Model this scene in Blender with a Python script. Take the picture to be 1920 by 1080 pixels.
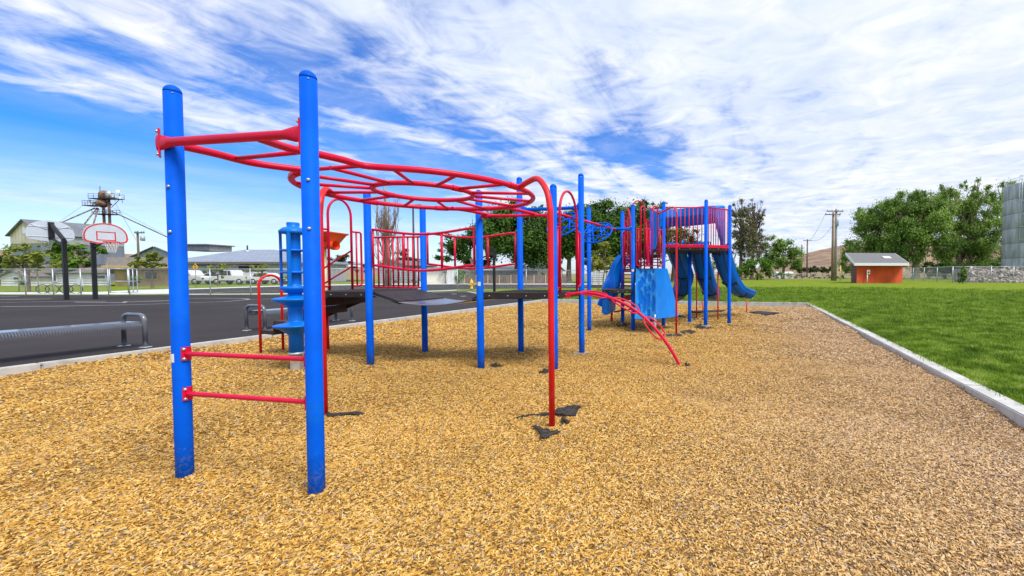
import bpy, bmesh, math, random
import numpy as np
from mathutils import Vector, Matrix

for _o in list(bpy.data.objects):
    bpy.data.objects.remove(_o, do_unlink=True)
SC = bpy.context.scene
COL = SC.collection
R = math.radians

# ------------------------------------------------------------------ camera
FOC, CX, CY, EYE, PITCH = 790.0, 1210.0, 540.0, 1.45, R(1.958)
cam_d = bpy.data.cameras.new('camera')
cam = bpy.data.objects.new('camera', cam_d)
COL.objects.link(cam)
cam.location = (0, 0, EYE)
cam.rotation_euler = (R(90) - PITCH, 0, 0)
cam_d.sensor_width = 36
cam_d.lens = FOC / 1920 * 36
cam_d.shift_x = (960 - CX) / 1920
cam_d.clip_start = 0.05
cam_d.clip_end = 9000
SC.camera = cam

# ------------------------------------------------------------------ sun, sky, exposure
SUN_EL, SUN_AZ = R(56), R(128)          # azimuth clockwise from +Y: behind and to the right
sd = Vector((math.sin(SUN_AZ) * math.cos(SUN_EL), math.cos(SUN_AZ) * math.cos(SUN_EL), math.sin(SUN_EL)))
sun_d = bpy.data.lights.new('sun', 'SUN')
sun_d.energy = 2.2
sun_d.angle = R(24)
sun_d.color = (1.0, 0.95, 0.87)
sun = bpy.data.objects.new('sun', sun_d)
COL.objects.link(sun)
sun.location = sd * 60
sun.rotation_euler = (-sd).to_track_quat('-Z', 'Y').to_euler()
SC.view_settings.view_transform = 'Standard'
SC.view_settings.look = 'None'
SC.view_settings.exposure = 0.75
SC.view_settings.gamma = 1.0
SC.view_settings.use_curve_mapping = False


class NT:
    """small helper for node trees"""
    def __init__(s, tree):
        s.t = tree
        s.t.nodes.clear()

    def n(s, kind, **kw):
        nd = s.t.nodes.new(kind)
        for k, v in kw.items():
            if k.startswith('i_'):
                key = k[2:]
                key = int(key) if key.isdigit() else key.replace('_', ' ')
                s.put(nd.inputs[key], v)
            else:
                setattr(nd, k, v)
        return nd

    def put(s, sock, v):
        if isinstance(v, bpy.types.NodeSocket):
            s.t.links.new(v, sock)
        elif isinstance(v, bpy.types.Node):
            s.t.links.new(v.outputs[0], sock)
        else:
            sock.default_value = v

    def m(s, op, a, b=0.0, c=0.0, clamp=False):
        nd = s.t.nodes.new('ShaderNodeMath')
        nd.operation = op
        nd.use_clamp = clamp
        for i, v in enumerate((a, b, c)):
            s.put(nd.inputs[i], v)
        return nd.outputs[0]

    def ramp(s, fac, stops, interp='LINEAR'):
        nd = s.t.nodes.new('ShaderNodeValToRGB')
        nd.color_ramp.interpolation = interp
        el = nd.color_ramp.elements
        while len(el) < len(stops):
            el.new(0.5)
        for e, (p, c) in zip(el, stops):
            e.position = p
            e.color = (*c, 1) if len(c) == 3 else c
        s.put(nd.inputs[0], fac)
        return nd.outputs[0]

    def mix(s, fac, a, b, blend='MIX'):
        nd = s.t.nodes.new('ShaderNodeMix')
        nd.data_type = 'RGBA'
        nd.blend_type = blend
        s.put(nd.inputs[0], fac)
        for i, v in ((6, a), (7, b)):
            if isinstance(v, tuple) and len(v) == 3:
                v = (*v, 1)
            s.put(nd.inputs[i], v)
        return nd.outputs[2]

    def sstep(s, x, lo, hi):
        nd = s.t.nodes.new('ShaderNodeMapRange')
        nd.interpolation_type = 'SMOOTHSTEP'
        s.put(nd.inputs[0], x)
        s.put(nd.inputs[1], lo)
        s.put(nd.inputs[2], hi)
        return nd.outputs[0]


world = bpy.data.worlds.new('World')
SC.world = world
world.use_nodes = True
w = NT(world.node_tree)
sky = w.n('ShaderNodeTexSky', sky_type='NISHITA')
sky.sun_disc = False
sky.sun_elevation = SUN_EL
sky.sun_rotation = SUN_AZ
sky.air_density = 1.0
sky.dust_density = 0.6
sky.ozone_density = 2.0
tc = w.n('ShaderNodeTexCoord')
sep = w.n('ShaderNodeSeparateXYZ', i_0=tc.outputs['Generated'])
dz = w.m('ADD', w.m('MAXIMUM', sep.outputs[2], 0.0), 0.035)
px_, py_ = w.m('DIVIDE', sep.outputs[0], dz), w.m('DIVIDE', sep.outputs[1], dz)
AX = R(17)       # the cloud streets run towards this bearing
cu = w.m('SUBTRACT', w.m('MULTIPLY', px_, math.cos(AX)), w.m('MULTIPLY', py_, math.sin(AX)))
cv = w.m('ADD', w.m('MULTIPLY', px_, math.sin(AX)), w.m('MULTIPLY', py_, math.cos(AX)))


SKY_GAPS = [(-1.05, 3.1, 0.26, 0.8, 0.24), (-0.75, 1.78, 0.14, 0.20, 0.10), (-2.72, 2.6, 0.24, 0.8, 0.30), (-2.4, 1.4, 0.22, 0.5, 0.16)]


def cnoise(su, sv, det, rough, off, dist=0.0):
    cb = w.n('ShaderNodeCombineXYZ', i_0=w.m('MULTIPLY', cu, su), i_1=w.m('MULTIPLY', cv, sv), i_2=off)
    return w.n('ShaderNodeTexNoise', i_Vector=cb, i_Scale=1.0, i_Detail=det, i_Roughness=rough, i_Distortion=dist).outputs[0]


big = cnoise(0.42, 0.26, 3.0, 0.5, 21.3, 0.4)          # banks and gaps
streak = cnoise(2.0, 0.80, 7.0, 0.58, 9.1, 0.9)        # drawn-out wisps
rib = cnoise(3.6, 4.4, 5.0, 0.6, 1.3, 0.7)             # ribs across the streets
wisp = cnoise(0.9, 0.20, 6.0, 0.6, 5.2, 0.3)
cov = w.sstep(cu, -4.15, -3.0)                          # the bank begins along one street
thick = w.m('MULTIPLY', w.sstep(cu, -2.6, -0.2), 0.20)  # and is denser further in
d0 = w.m('ADD', w.m('MULTIPLY', big, 0.75), w.m('MULTIPLY', streak, 0.85))
d0 = w.m('ADD', d0, w.m('MULTIPLY', rib, 0.42))
d0 = w.m('ADD', d0, thick)
def gap(u0, v0, ru, rv, k):
    a = w.m('DIVIDE', w.m('SUBTRACT', cu, u0), ru)
    b = w.m('DIVIDE', w.m('SUBTRACT', cv, v0), rv)
    e = w.m('EXPONENT', w.m('MULTIPLY', w.m('ADD', w.m('MULTIPLY', a, a), w.m('MULTIPLY', b, b)), -1.0))
    return w.m('MULTIPLY', e, k)
for g_ in SKY_GAPS:
    d0 = w.m('SUBTRACT', d0, gap(*g_))
dens = w.sstep(w.m('ADD', d0, w.m('MULTIPLY', w.m('SUBTRACT', cov, 1.0), 1.0)), 0.80, 1.20)
thin = w.m('MULTIPLY', w.sstep(wisp, 0.55, 0.80), 0.40)
dens = w.m('MAXIMUM', dens, thin)
dens = w.m('MAXIMUM', dens, w.m('MULTIPLY', cov, w.m('ADD', 0.02, w.m('MULTIPLY', rib, 0.34))))
low = w.sstep(sep.outputs[2], 0.24, 0.0)                 # pale air and flat banks near the skyline
flatb = w.n('ShaderNodeTexNoise', i_Vector=w.n('ShaderNodeCombineXYZ', i_0=w.m('MULTIPLY', sep.outputs[0], 2.2), i_1=w.m('MULTIPLY', sep.outputs[1], 2.2), i_2=w.m('MULTIPLY', sep.outputs[2], 26.0)), i_Scale=1.0, i_Detail=5.0, i_Roughness=0.55).outputs[0]
dens = w.m('MAXIMUM', dens, w.m('MULTIPLY', low, w.m('ADD', 0.22, w.m('MULTIPLY', w.sstep(flatb, 0.42, 0.68), 0.62))))
dens = w.m('MAXIMUM', dens, w.m('MULTIPLY', w.sstep(cu, -2.0, 5.0), 0.50))
shade = cnoise(1.3, 0.8, 6.0, 0.6, 7.7, 0.4)
ccol = w.ramp(w.m('ADD', w.m('MULTIPLY', shade, 0.5), w.m('MULTIPLY', rib, 0.5)), [(0.33, (0.36, 0.43, 0.60)), (0.48, (0.485, 0.535, 0.645)), (0.63, (0.62, 0.63, 0.66))])
skyc = w.n('ShaderNodeHueSaturation', i_Hue=0.508, i_Saturation=w.m('ADD', 1.0, w.m('MULTIPLY', w.sstep(sep.outputs[2], 0.0, 0.22), 0.62)), i_Value=1.0, i_Color=sky.outputs[0])
skys = w.mix(1.0, skyc.outputs[0], (0.082, 0.094, 0.118), 'MULTIPLY')
allc = w.mix(dens, skys, ccol)
bg = w.n('ShaderNodeBackground', i_Color=allc, i_Strength=1.0)
wo = w.n('ShaderNodeOutputWorld')
world.node_tree.links.new(bg.outputs[0], wo.inputs[0])

# ------------------------------------------------------------------ from a point of the photograph to a place
_c, _s = math.cos(PITCH), math.sin(PITCH)


def ray(px, py):
    a, b = (px - CX) / FOC, -(py - CY) / FOC
    return Vector((a, _c + b * _s, -_s + b * _c))


def G(px, py, z=0.0):
    d = ray(px, py)
    t = (z - EYE) / d.z
    return Vector((d.x * t, d.y * t, z))


def D(px, py, Y):
    d = ray(px, py)
    t = Y / d.y
    return Vector((d.x * t, Y, EYE + d.z * t))


def ZH(py, Y):
    d = ray(CX, py)
    return EYE + d.z * Y / d.y


# ------------------------------------------------------------------ objects
ORG = {}


def tag(o, label=None, cat=None, group=None, kind=None):
    if label: o['label'] = label
    if cat: o['category'] = cat
    if group: o['group'] = group
    if kind: o['kind'] = kind
    return o


def thing(name, label, cat, loc=(0, 0, 0), group=None, kind=None):
    o = bpy.data.objects.new(name, None)
    COL.objects.link(o)
    o.empty_display_size = 0.2
    o.location = loc
    ORG[o.name] = Vector(loc)
    return tag(o, label, cat, group, kind)


def link_mesh(name, me, mat, parent, org):
    o = bpy.data.objects.new(name, me)
    COL.objects.link(o)
    if mat is not None:
        for m_ in (mat if isinstance(mat, (list, tuple)) else [mat]):
            me.materials.append(m_)
    if parent is not None:
        o.parent = parent
        ORG[o.name] = ORG[parent.name]
    else:
        o.location = org
        ORG[o.name] = Vector(org)
    return o


def fast_mesh(name, V, F, mat, parent=None, org=None, attr=None, smooth=False):
    """V (n,3) array, F (m,k) array of equal-sized faces"""
    V = np.asarray(V, dtype=np.float32)
    F = np.asarray(F, dtype=np.int32)
    if parent is not None:
        o0 = np.array(ORG[parent.name], dtype=np.float32)
    elif org is not None:
        o0 = np.array(org, dtype=np.float32)
    else:
        o0 = np.array([(V[:, 0].min() + V[:, 0].max()) / 2, (V[:, 1].min() + V[:, 1].max()) / 2, V[:, 2].min()], dtype=np.float32)
    me = bpy.data.meshes.new(name)
    m, k = F.shape
    me.vertices.add(len(V))
    me.vertices.foreach_set('co', (V - o0).ravel())
    me.loops.add(m * k)
    me.loops.foreach_set('vertex_index', F.ravel())
    me.polygons.add(m)
    me.polygons.foreach_set('loop_start', np.arange(0, m * k, k, dtype=np.int32))
    me.polygons.foreach_set('use_smooth', np.full(m, smooth, dtype=bool))
    me.update(calc_edges=True)
    if attr is not None:
        a = me.attributes.new('lv', 'FLOAT', 'FACE')
        a.data.foreach_set('value', np.asarray(attr, dtype=np.float32))
    return link_mesh(name, me, mat, parent, Vector([float(q) for q in o0]))


def perp(d):
    d = d.normalized()
    a = Vector((0, 0, 1)) if abs(d.z) < 0.9 else Vector((1, 0, 0))
    u = d.cross(a).normalized()
    return u, d.cross(u).normalized()


class MB:
    def __init__(s):
        s.v, s.f, s.sm, s.mi = [], [], [], []

    def add(s, vs, fs, smooth=False, mi=0):
        n = len(s.v)
        s.v += [tuple(v) for v in vs]
        s.f += [tuple(i + n for i in f) for f in fs]
        s.sm += [smooth] * len(fs)
        s.mi += [mi] * len(fs)
        return s

    def obox(s, c, ax, ay, az, mi=0):
        c, ax, ay, az = Vector(c), Vector(ax), Vector(ay), Vector(az)
        vs = [c + sx * ax + sy * ay + sz * az for sz in (-1, 1) for sy in (-1, 1) for sx in (-1, 1)]
        return s.add(vs, [(0, 2, 3, 1), (4, 5, 7, 6), (0, 1, 5, 4), (2, 6, 7, 3), (0, 4, 6, 2), (1, 3, 7, 5)], False, mi)

    def box(s, c, size, rz=0.0, mi=0):
        x, y, z = (q / 2 for q in size)
        cs, sn = math.cos(rz), math.sin(rz)
        return s.obox(c, (x * cs, x * sn, 0), (-y * sn, y * cs, 0), (0, 0, z), mi)

    def tube(s, pts, r, n=10, closed=False, caps=True, mi=0):
        P = [Vector(p) for p in pts]
        k = len(P)
        rr = r if isinstance(r, (list, tuple)) else [r] * k
        T = []
        for i in range(k):
            if closed:
                t = P[(i + 1) % k] - P[i - 1]
            else:
                t = P[min(i + 1, k - 1)] - P[max(i - 1, 0)]
            T.append(t.normalized())
        u, _ = perp(T[0])
        vs = []
        for i in range(k):
            u = (u - T[i] * u.dot(T[i])).normalized()
            w_ = T[i].cross(u)
            for j in range(n):
                a = 2 * math.pi * j / n
                vs.append(P[i] + rr[i] * (math.cos(a) * u + math.sin(a) * w_))
        fs = []
        for i in range(k if closed else k - 1):
            for j in range(n):
                a, b = i * n + j, i * n + (j + 1) % n
                c_, d_ = ((i + 1) % k) * n + (j + 1) % n, ((i + 1) % k) * n + j
                fs.append((a, b, c_, d_))
        s.add(vs, fs, True, mi)
        if caps and not closed:
            m0 = len(s.v) - k * n
            s.f += [tuple(m0 + j for j in reversed(range(n))), tuple(m0 + (k - 1) * n + j for j in range(n))]
            s.sm += [False, False]
            s.mi += [mi, mi]
        return s

    def lathe(s, c, prof, n=20, mi=0, axis=None):
        c = Vector(c)
        if axis is None:
            ex, ey, ez = Vector((1, 0, 0)), Vector((0, 1, 0)), Vector((0, 0, 1))
        else:
            ez = Vector(axis).normalized()
            ex, ey = perp(ez)
        vs = []
        for r, z in prof:
            for j in range(n):
                a = 2 * math.pi * j / n
                vs.append(c + ez * z + r * (math.cos(a) * ex + math.sin(a) * ey))
        fs = []
        for i in range(len(prof) - 1):
            for j in range(n):
                fs.append((i * n + j, i * n + (j + 1) % n, (i + 1) * n + (j + 1) % n, (i + 1) * n + j))
        s.add(vs, fs, True, mi)
        m0 = len(s.v) - len(prof) * n
        s.f += [tuple(m0 + j for j in reversed(range(n))), tuple(m0 + (len(prof) - 1) * n + j for j in range(n))]
        s.sm += [False, False]
        s.mi += [mi, mi]
        return s

    def sph(s, c, r, n=10, m=6):
        prof = [(max(1e-4, math.sin(math.pi * i / m)) * r, -math.cos(math.pi * i / m) * r) for i in range(m + 1)]
        return s.lathe(c, prof, n)

    def prism(s, poly, vec, mi=0):
        vec = Vector(vec)
        k = len(poly)
        vs = [Vector(p) for p in poly] + [Vector(p) + vec for p in poly]
        fs = [tuple(reversed(range(k))), tuple(range(k, 2 * k))] + [(i, (i + 1) % k, k + (i + 1) % k, k + i) for i in range(k)]
        return s.add(vs, fs, False, mi)

    def build(s, name, mat, parent=None, bevel=0.0, label=None, cat=None, group=None, kind=None):
        V = np.array(s.v, dtype=np.float64)
        if parent is not None:
            o0 = np.array(ORG[parent.name])
        else:
            o0 = np.array([(V[:, 0].min() + V[:, 0].max()) / 2, (V[:, 1].min() + V[:, 1].max()) / 2, V[:, 2].min()])
        me = bpy.data.meshes.new(name)
        me.from_pydata((V - o0).tolist(), [], s.f)
        me.polygons.foreach_set('use_smooth', s.sm)
        if any(s.mi):
            me.polygons.foreach_set('material_index', s.mi)
        bm = bmesh.new()
        bm.from_mesh(me)
        bmesh.ops.recalc_face_normals(bm, faces=bm.faces[:])
        if bevel > 0:
            ed = [e for e in bm.edges if len(e.link_faces) == 2 and e.calc_face_angle(0) > 0.6]
            bmesh.ops.bevel(bm, geom=ed, offset=bevel, segments=2, affect='EDGES', clamp_overlap=True)
        bm.to_mesh(me)
        bm.free()
        me.update()
        o = link_mesh(name, me, mat, parent, Vector(o0))
        return tag(o, label, cat, group, kind)


def cr(pts, n=6, closed=False):
    """smooth curve through points"""
    P = [Vector(p) for p in pts]
    k = len(P)
    out = []
    for i in range(k if closed else k - 1):
        if closed:
            a, b, c_, d_ = P[i - 1], P[i], P[(i + 1) % k], P[(i + 2) % k]
        else:
            a, b, c_, d_ = P[max(i - 1, 0)], P[i], P[i + 1], P[min(i + 2, k - 1)]
        for j in range(n):
            t = j / n
            out.append(0.5 * ((2 * b) + (c_ - a) * t + (2 * a - 5 * b + 4 * c_ - d_) * t * t + (3 * b - a - 3 * c_ + d_) * t ** 3))
    if not closed:
        out.append(P[-1])
    return out


def arc(c, ex, ey, r, a0, a1, n):
    c, ex, ey = Vector(c), Vector(ex), Vector(ey)
    return [c + r * (math.cos(a0 + (a1 - a0) * i / n) * ex + math.sin(a0 + (a1 - a0) * i / n) * ey) for i in range(n + 1)]


# ------------------------------------------------------------------ materials
MATS = {}


def mat(name, col, rough=0.5, metal=0.0, var=0.12, scale=6.0, bump=0.0, bscale=60.0, spec=0.5, col2=None, coat=0.0, det=4.0, stretch=None, grime=None, dirt=None):
    if name in MATS:
        return MATS[name]
    m_ = bpy.data.materials.new(name)
    m_.use_nodes = True
    t = NT(m_.node_tree)
    tcn = t.n('ShaderNodeTexCoord')
    vec = tcn.outputs['Object']
    if stretch:
        mp = t.n('ShaderNodeMapping', i_Vector=vec)
        mp.inputs['Scale'].default_value = stretch
        vec = mp.outputs[0]
    nz = t.n('ShaderNodeTexNoise', i_Vector=vec, i_Scale=scale, i_Detail=det, i_Roughness=0.6).outputs[0]
    fac = t.sstep(nz, 0.3, 0.7)
    lo = tuple(max(0, c_ * (1 - var)) for c_ in col)
    hi = tuple(min(1, c_ * (1 + var)) for c_ in (col2 or col))
    base = t.mix(fac, lo, hi)
    if grime:
        gcol, gamt, gscale = grime
        gn = t.n('ShaderNodeTexNoise', i_Vector=tcn.outputs['Object'], i_Scale=gscale, i_Detail=6.0, i_Roughness=0.7).outputs[0]
        base = t.mix(t.m('MULTIPLY', t.sstep(gn, 0.52, 0.72), gamt), base, gcol)
    if dirt:
        gz = t.n('ShaderNodeSeparateXYZ', i_0=t.n('ShaderNodeNewGeometry').outputs['Position']).outputs[2]
        dn = t.n('ShaderNodeTexNoise', i_Vector=tcn.outputs['Object'], i_Scale=34.0, i_Detail=5.0, i_Roughness=0.75).outputs[0]
        dm = t.n('ShaderNodeTexNoise', i_Vector=tcn.outputs['Object'], i_Scale=5.0, i_Detail=3.0).outputs[0]
        lim = t.m('ADD', 0.50, t.m('MULTIPLY', t.sstep(gz, 0.0, 0.75), 0.26))
        spk = t.m('MULTIPLY', t.sstep(dn, lim, t.m('ADD', lim, 0.06)), t.sstep(dm, 0.38, 0.62))
        base = t.mix(t.m('MULTIPLY', spk, 0.38), base, dirt)
        scr = t.n('ShaderNodeMapping', i_Vector=tcn.outputs['Object'])
        scr.inputs['Scale'].default_value = (60, 60, 4)
        sn = t.n('ShaderNodeTexNoise', i_Vector=scr.outputs[0], i_Scale=1.0, i_Detail=4.0, i_Roughness=0.7).outputs[0]
        base = t.mix(t.m('MULTIPLY', t.sstep(sn, 0.70, 0.78), 0.35), base, tuple(min(1.0, c_ * 0.6 + 0.22) for c_ in col))
    p = t.n('ShaderNodeBsdfPrincipled', i_Base_Color=base, i_Metallic=metal)
    rr = t.m('ADD', rough - 0.06, t.m('MULTIPLY', nz, 0.12))
    t.put(p.inputs['Roughness'], rr)
    p.inputs['Specular IOR Level'].default_value = spec
    if coat:
        p.inputs['Coat Weight'].default_value = coat
    if bump:
        bn = t.n('ShaderNodeTexNoise', i_Vector=vec, i_Scale=bscale, i_Detail=3.0)
        bp = t.n('ShaderNodeBump', i_Strength=bump, i_Distance=0.01, i_Height=bn.outputs[0])
        t.put(p.inputs['Normal'], bp)
    o = t.n('ShaderNodeOutputMaterial')
    t.put(o.inputs[0], p)
    MATS[name] = m_
    return m_


M_BLUE = mat('blue_powder_coat', (0.0, 0.105, 0.70), 0.58, var=0.12, scale=3.0, bump=0.08, bscale=260, spec=0.08, grime=((0.01, 0.17, 0.42), 0.6, 1.6), dirt=(0.22, 0.20, 0.14))
M_RED = mat('red_powder_coat', (0.64, 0.002, 0.042), 0.38, var=0.10, scale=4.0, bump=0.06, bscale=200, spec=0.28, grime=((0.45, 0.03, 0.08), 0.45, 4.0), dirt=(0.32, 0.12, 0.10))
M_REDV = mat('red_vinyl_pole', (0.72, 0.006, 0.012), 0.40, var=0.08, scale=3.0, bump=0.06, bscale=200, spec=0.4, grime=((0.45, 0.08, 0.08), 0.3, 6.0))
M_BPLAST = mat('blue_moulded_plastic', (0.0, 0.20, 0.72), 0.38, var=0.10, scale=3.0, bump=0.05, bscale=120, spec=0.3, grime=((0.15, 0.38, 0.65), 0.25, 4.0))
M_SLIDE = mat('blue_slide_plastic', (0.0, 0.155, 0.66), 0.38, var=0.10, scale=2.0, bump=0.04, bscale=90, spec=0.22)
M_STEEL = mat('bolt_steel', (0.55, 0.55, 0.53), 0.32, 0.9, var=0.15)
M_GALV = mat('galvanised_steel', (0.48, 0.52, 0.55), 0.42, 0.55, var=0.12, scale=12)
M_DECK = mat('dark_coated_deck', (0.030, 0.023, 0.023), 0.55, var=0.2, scale=5, bump=0.15, bscale=150, spec=0.3, grime=((0.085, 0.07, 0.06), 0.4, 6.0))
M_STEP = mat('brown_coated_step', (0.035, 0.012, 0.010), 0.55, var=0.3, scale=10, bump=0.2, bscale=120)
M_BELT = mat('grey_belt_rubber', (0.16, 0.15, 0.165), 0.24, var=0.15, scale=3, spec=0.6)
M_BENCH = mat('grey_coated_bench', (0.10, 0.115, 0.15), 0.30, var=0.12, scale=8, bump=0.02, bscale=150, spec=0.9, coat=0.5)
M_BLACK = mat('black_coated_steel', (0.012, 0.013, 0.017), 0.45, var=0.2, scale=6)
M_FABRIC = mat('black_torn_fabric', (0.022, 0.019, 0.020), 0.9, var=0.35, scale=20, bump=0.6, bscale=120, grime=((0.25, 0.17, 0.06), 0.35, 22.0))
M_CONC = mat('pale_concrete', (0.50, 0.49, 0.46), 0.85, var=0.12, scale=4, bump=0.3, bscale=90, grime=((0.30, 0.27, 0.23), 0.7, 5.0))
M_FOOT = mat('grey_footing', (0.36, 0.33, 0.27), 0.9, var=0.2, scale=8, bump=0.4, bscale=60)
M_WHITE = mat('white_paint', (0.78, 0.79, 0.80), 0.5, var=0.05, scale=4)
M_LINE = mat('worn_line_paint', (0.50, 0.50, 0.50), 0.7, var=0.25, scale=14)
M_YELLOW = mat('yellow_paint', (0.80, 0.50, 0.01), 0.4, var=0.08)
M_ORANGE = mat('orange_plastic', (0.80, 0.10, 0.015), 0.4, var=0.1)
M_CREAM = mat('cream_post', (0.70, 0.62, 0.36), 0.5, var=0.08)
M_GLASS = mat('dark_window_glass', (0.03, 0.045, 0.06), 0.08, var=0.2, spec=0.8)
M_WOOD = mat('weathered_pole_wood', (0.16, 0.115, 0.08), 0.85, var=0.3, scale=3, stretch=(6, 6, 0.6), bump=0.3, bscale=20)
M_WIRE = mat('fence_wire', (0.40, 0.43, 0.46), 0.5, 0.4, var=0.05)
M_CABLE = mat('dark_cable', (0.03, 0.03, 0.035), 0.6, var=0.05)
M_BARK = mat('tree_bark', (0.15, 0.11, 0.08), 0.9, var=0.3, scale=3, stretch=(3, 3, 0.7), bump=0.6, bscale=12)
M_PALEB = mat('pale_bark', (0.33, 0.26, 0.19), 0.9, var=0.3, scale=2, stretch=(3, 3, 0.7), bump=0.5, bscale=12)
# ------------------------------------------------------------------ the ground
KT, LZ = 0.11, 0.085                                      # kerb top, lawn and asphalt level
KL0, KL1 = G(0, 691, KT), G(1017, 562, KT)
KR1, KR0 = G(1513, 569, KT), G(1920, 779, KT)


def ext(a, b, y):
    t = (y - a.y) / (b.y - a.y)
    return Vector((a.x + (b.x - a.x) * t, y, a.z))


BL, BR = ext(KL0, KL1, -6.0), ext(KR0, KR1, -6.0)          # behind the camera
FL, FR = KL1.copy(), KR1.copy()
VD = (KL1 - KL0).normalized()                              # along the bed
UD = Vector((VD.y, -VD.x, 0))                              # across the bed, to the right


def flat(p, z):
    return Vector((p.x, p.y, z))


def ground_mat(name, stops, scale, rough=0.95, bump=0.3, bscale=40.0, fine=None, far=None):
    m_ = bpy.data.materials.new(name)
    m_.use_nodes = True
    t = NT(m_.node_tree)
    geo = t.n('ShaderNodeNewGeometry')
    n1 = t.n('ShaderNodeTexNoise', i_Vector=geo.outputs['Position'], i_Scale=scale, i_Detail=8.0, i_Roughness=0.65).outputs[0]
    base = t.ramp(n1, stops)
    if fine:
        sc_, c_, k = fine
        n2 = t.n('ShaderNodeTexNoise', i_Vector=geo.outputs['Position'], i_Scale=sc_, i_Detail=3.0).outputs[0]
        base = t.mix(t.m('MULTIPLY', t.sstep(n2, 0.45, 0.7), k), base, c_)
    bn = t.n('ShaderNodeTexNoise', i_Vector=geo.outputs['Position'], i_Scale=bscale, i_Detail=4.0)
    bp = t.n('ShaderNodeBump', i_Strength=bump, i_Distance=0.02, i_Height=bn.outputs[0])
    p = t.n('ShaderNodeBsdfPrincipled', i_Base_Color=base, i_Roughness=rough)
    p.inputs['Specular IOR Level'].default_value = 0.06
    t.put(p.inputs['Normal'], bp)
    o = t.n('ShaderNodeOutputMaterial')
    t.put(o.inputs[0], p)
    return m_


M_LAWN = ground_mat('lawn_turf', [(0.30, (0.075, 0.13, 0.009)), (0.5, (0.145, 0.21, 0.014)), (0.72, (0.27, 0.31, 0.028))], 1.3, fine=(9.0, (0.30, 0.34, 0.04), 0.45), bump=0.8, bscale=25)
M_ASPH = ground_mat('asphalt', [(0.3, (0.034, 0.030, 0.031)), (0.55, (0.045, 0.040, 0.041)), (0.8, (0.062, 0.056, 0.057))], 0.35, rough=0.85, fine=(170.0, (0.11, 0.10, 0.102), 0.38), bump=0.25, bscale=200)
M_FIELD = ground_mat('dry_field', [(0.3, (0.20, 0.16, 0.06)), (0.5, (0.27, 0.21, 0.09)), (0.7, (0.12, 0.17, 0.04))], 0.02, bump=0.4, bscale=3)
M_HILL = ground_mat('dry_hill', [(0.3, (0.15, 0.105, 0.09)), (0.5, (0.26, 0.18, 0.125)), (0.72, (0.40, 0.29, 0.17))], 0.02, bump=0.3, bscale=0.05)

bed = [flat(BL, LZ), flat(BR, LZ), flat(FR, LZ), flat(FL, LZ)]
OUT = [Vector((-700, -120, LZ)), Vector((500, -120, LZ)), Vector((500, 105, LZ)), Vector((-700, 105, LZ))]
lm = MB()
lm.add(bed + OUT, [(0, 4, 5, 1), (1, 5, 6, 2), (2, 6, 7, 3), (3, 7, 4, 0)])
lm.build('lawn', M_LAWN, kind='structure')
fm = MB()
fm.add([(-2600, 105, LZ - 0.01), (2600, 105, LZ - 0.01), (3200, 3600, LZ - 0.01), (-3200, 3600, LZ - 0.01)], [(0, 1, 2, 3)])
fm.build('field', M_FIELD, kind='structure')

# hills on the skyline
def hill(name, pts, Yd, depth):
    """pts: (pixel x, pixel y of the crest)"""
    mb = MB()
    n = 60
    rng = np.random.default_rng(len(pts) + int(Yd))
    ph = rng.uniform(0, 6.28, 8)
    xs = np.linspace(pts[0][0], pts[-1][0], n)
    ys = np.interp(xs, [p[0] for p in pts], [p[1] for p in pts])
    rows = 14
    vs = []
    for r_ in range(rows):
        f = r_ / (rows - 1)
        for i in range(n):
            c_ = D(xs[i], ys[i], Yd)
            h = c_.z
            k = f if f <= 1 else 1
            wob = 1 + 0.10 * math.sin(i * 0.5 + ph[0] + 5 * f) * (1 - f) * f * 4 + 0.05 * math.sin(i * 1.3 + ph[1] + 9 * f) * (1 - f) * f * 4
            vs.append((c_.x * (1 - (1 - f) * depth / Yd), Yd - (1 - f) * depth + 25 * math.sin(i * 0.7 + ph[2]) * (1 - f), max(0.0, (h * (k ** 1.3)) * wob)))
    fs = [(r_ * n + i, r_ * n + i + 1, (r_ + 1) * n + i + 1, (r_ + 1) * n + i) for r_ in range(rows - 1) for i in range(n - 1)]
    mb.add(vs, fs, True)
    return mb.build(name, M_HILL, kind='structure')


hill('hill', [(1380, 512), (1430, 500), (1490, 481), (1530, 470), (1570, 462), (1600, 455), (1680, 448), (1780, 452), (1900, 462), (2100, 480), (2300, 511)], 1500, 700)
hill('hill', [(-500, 511), (-300, 480), (-100, 466), (0, 468), (90, 474), (240, 476), (400, 486), (600, 497), (760, 505), (900, 511)], 2300, 900)

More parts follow.
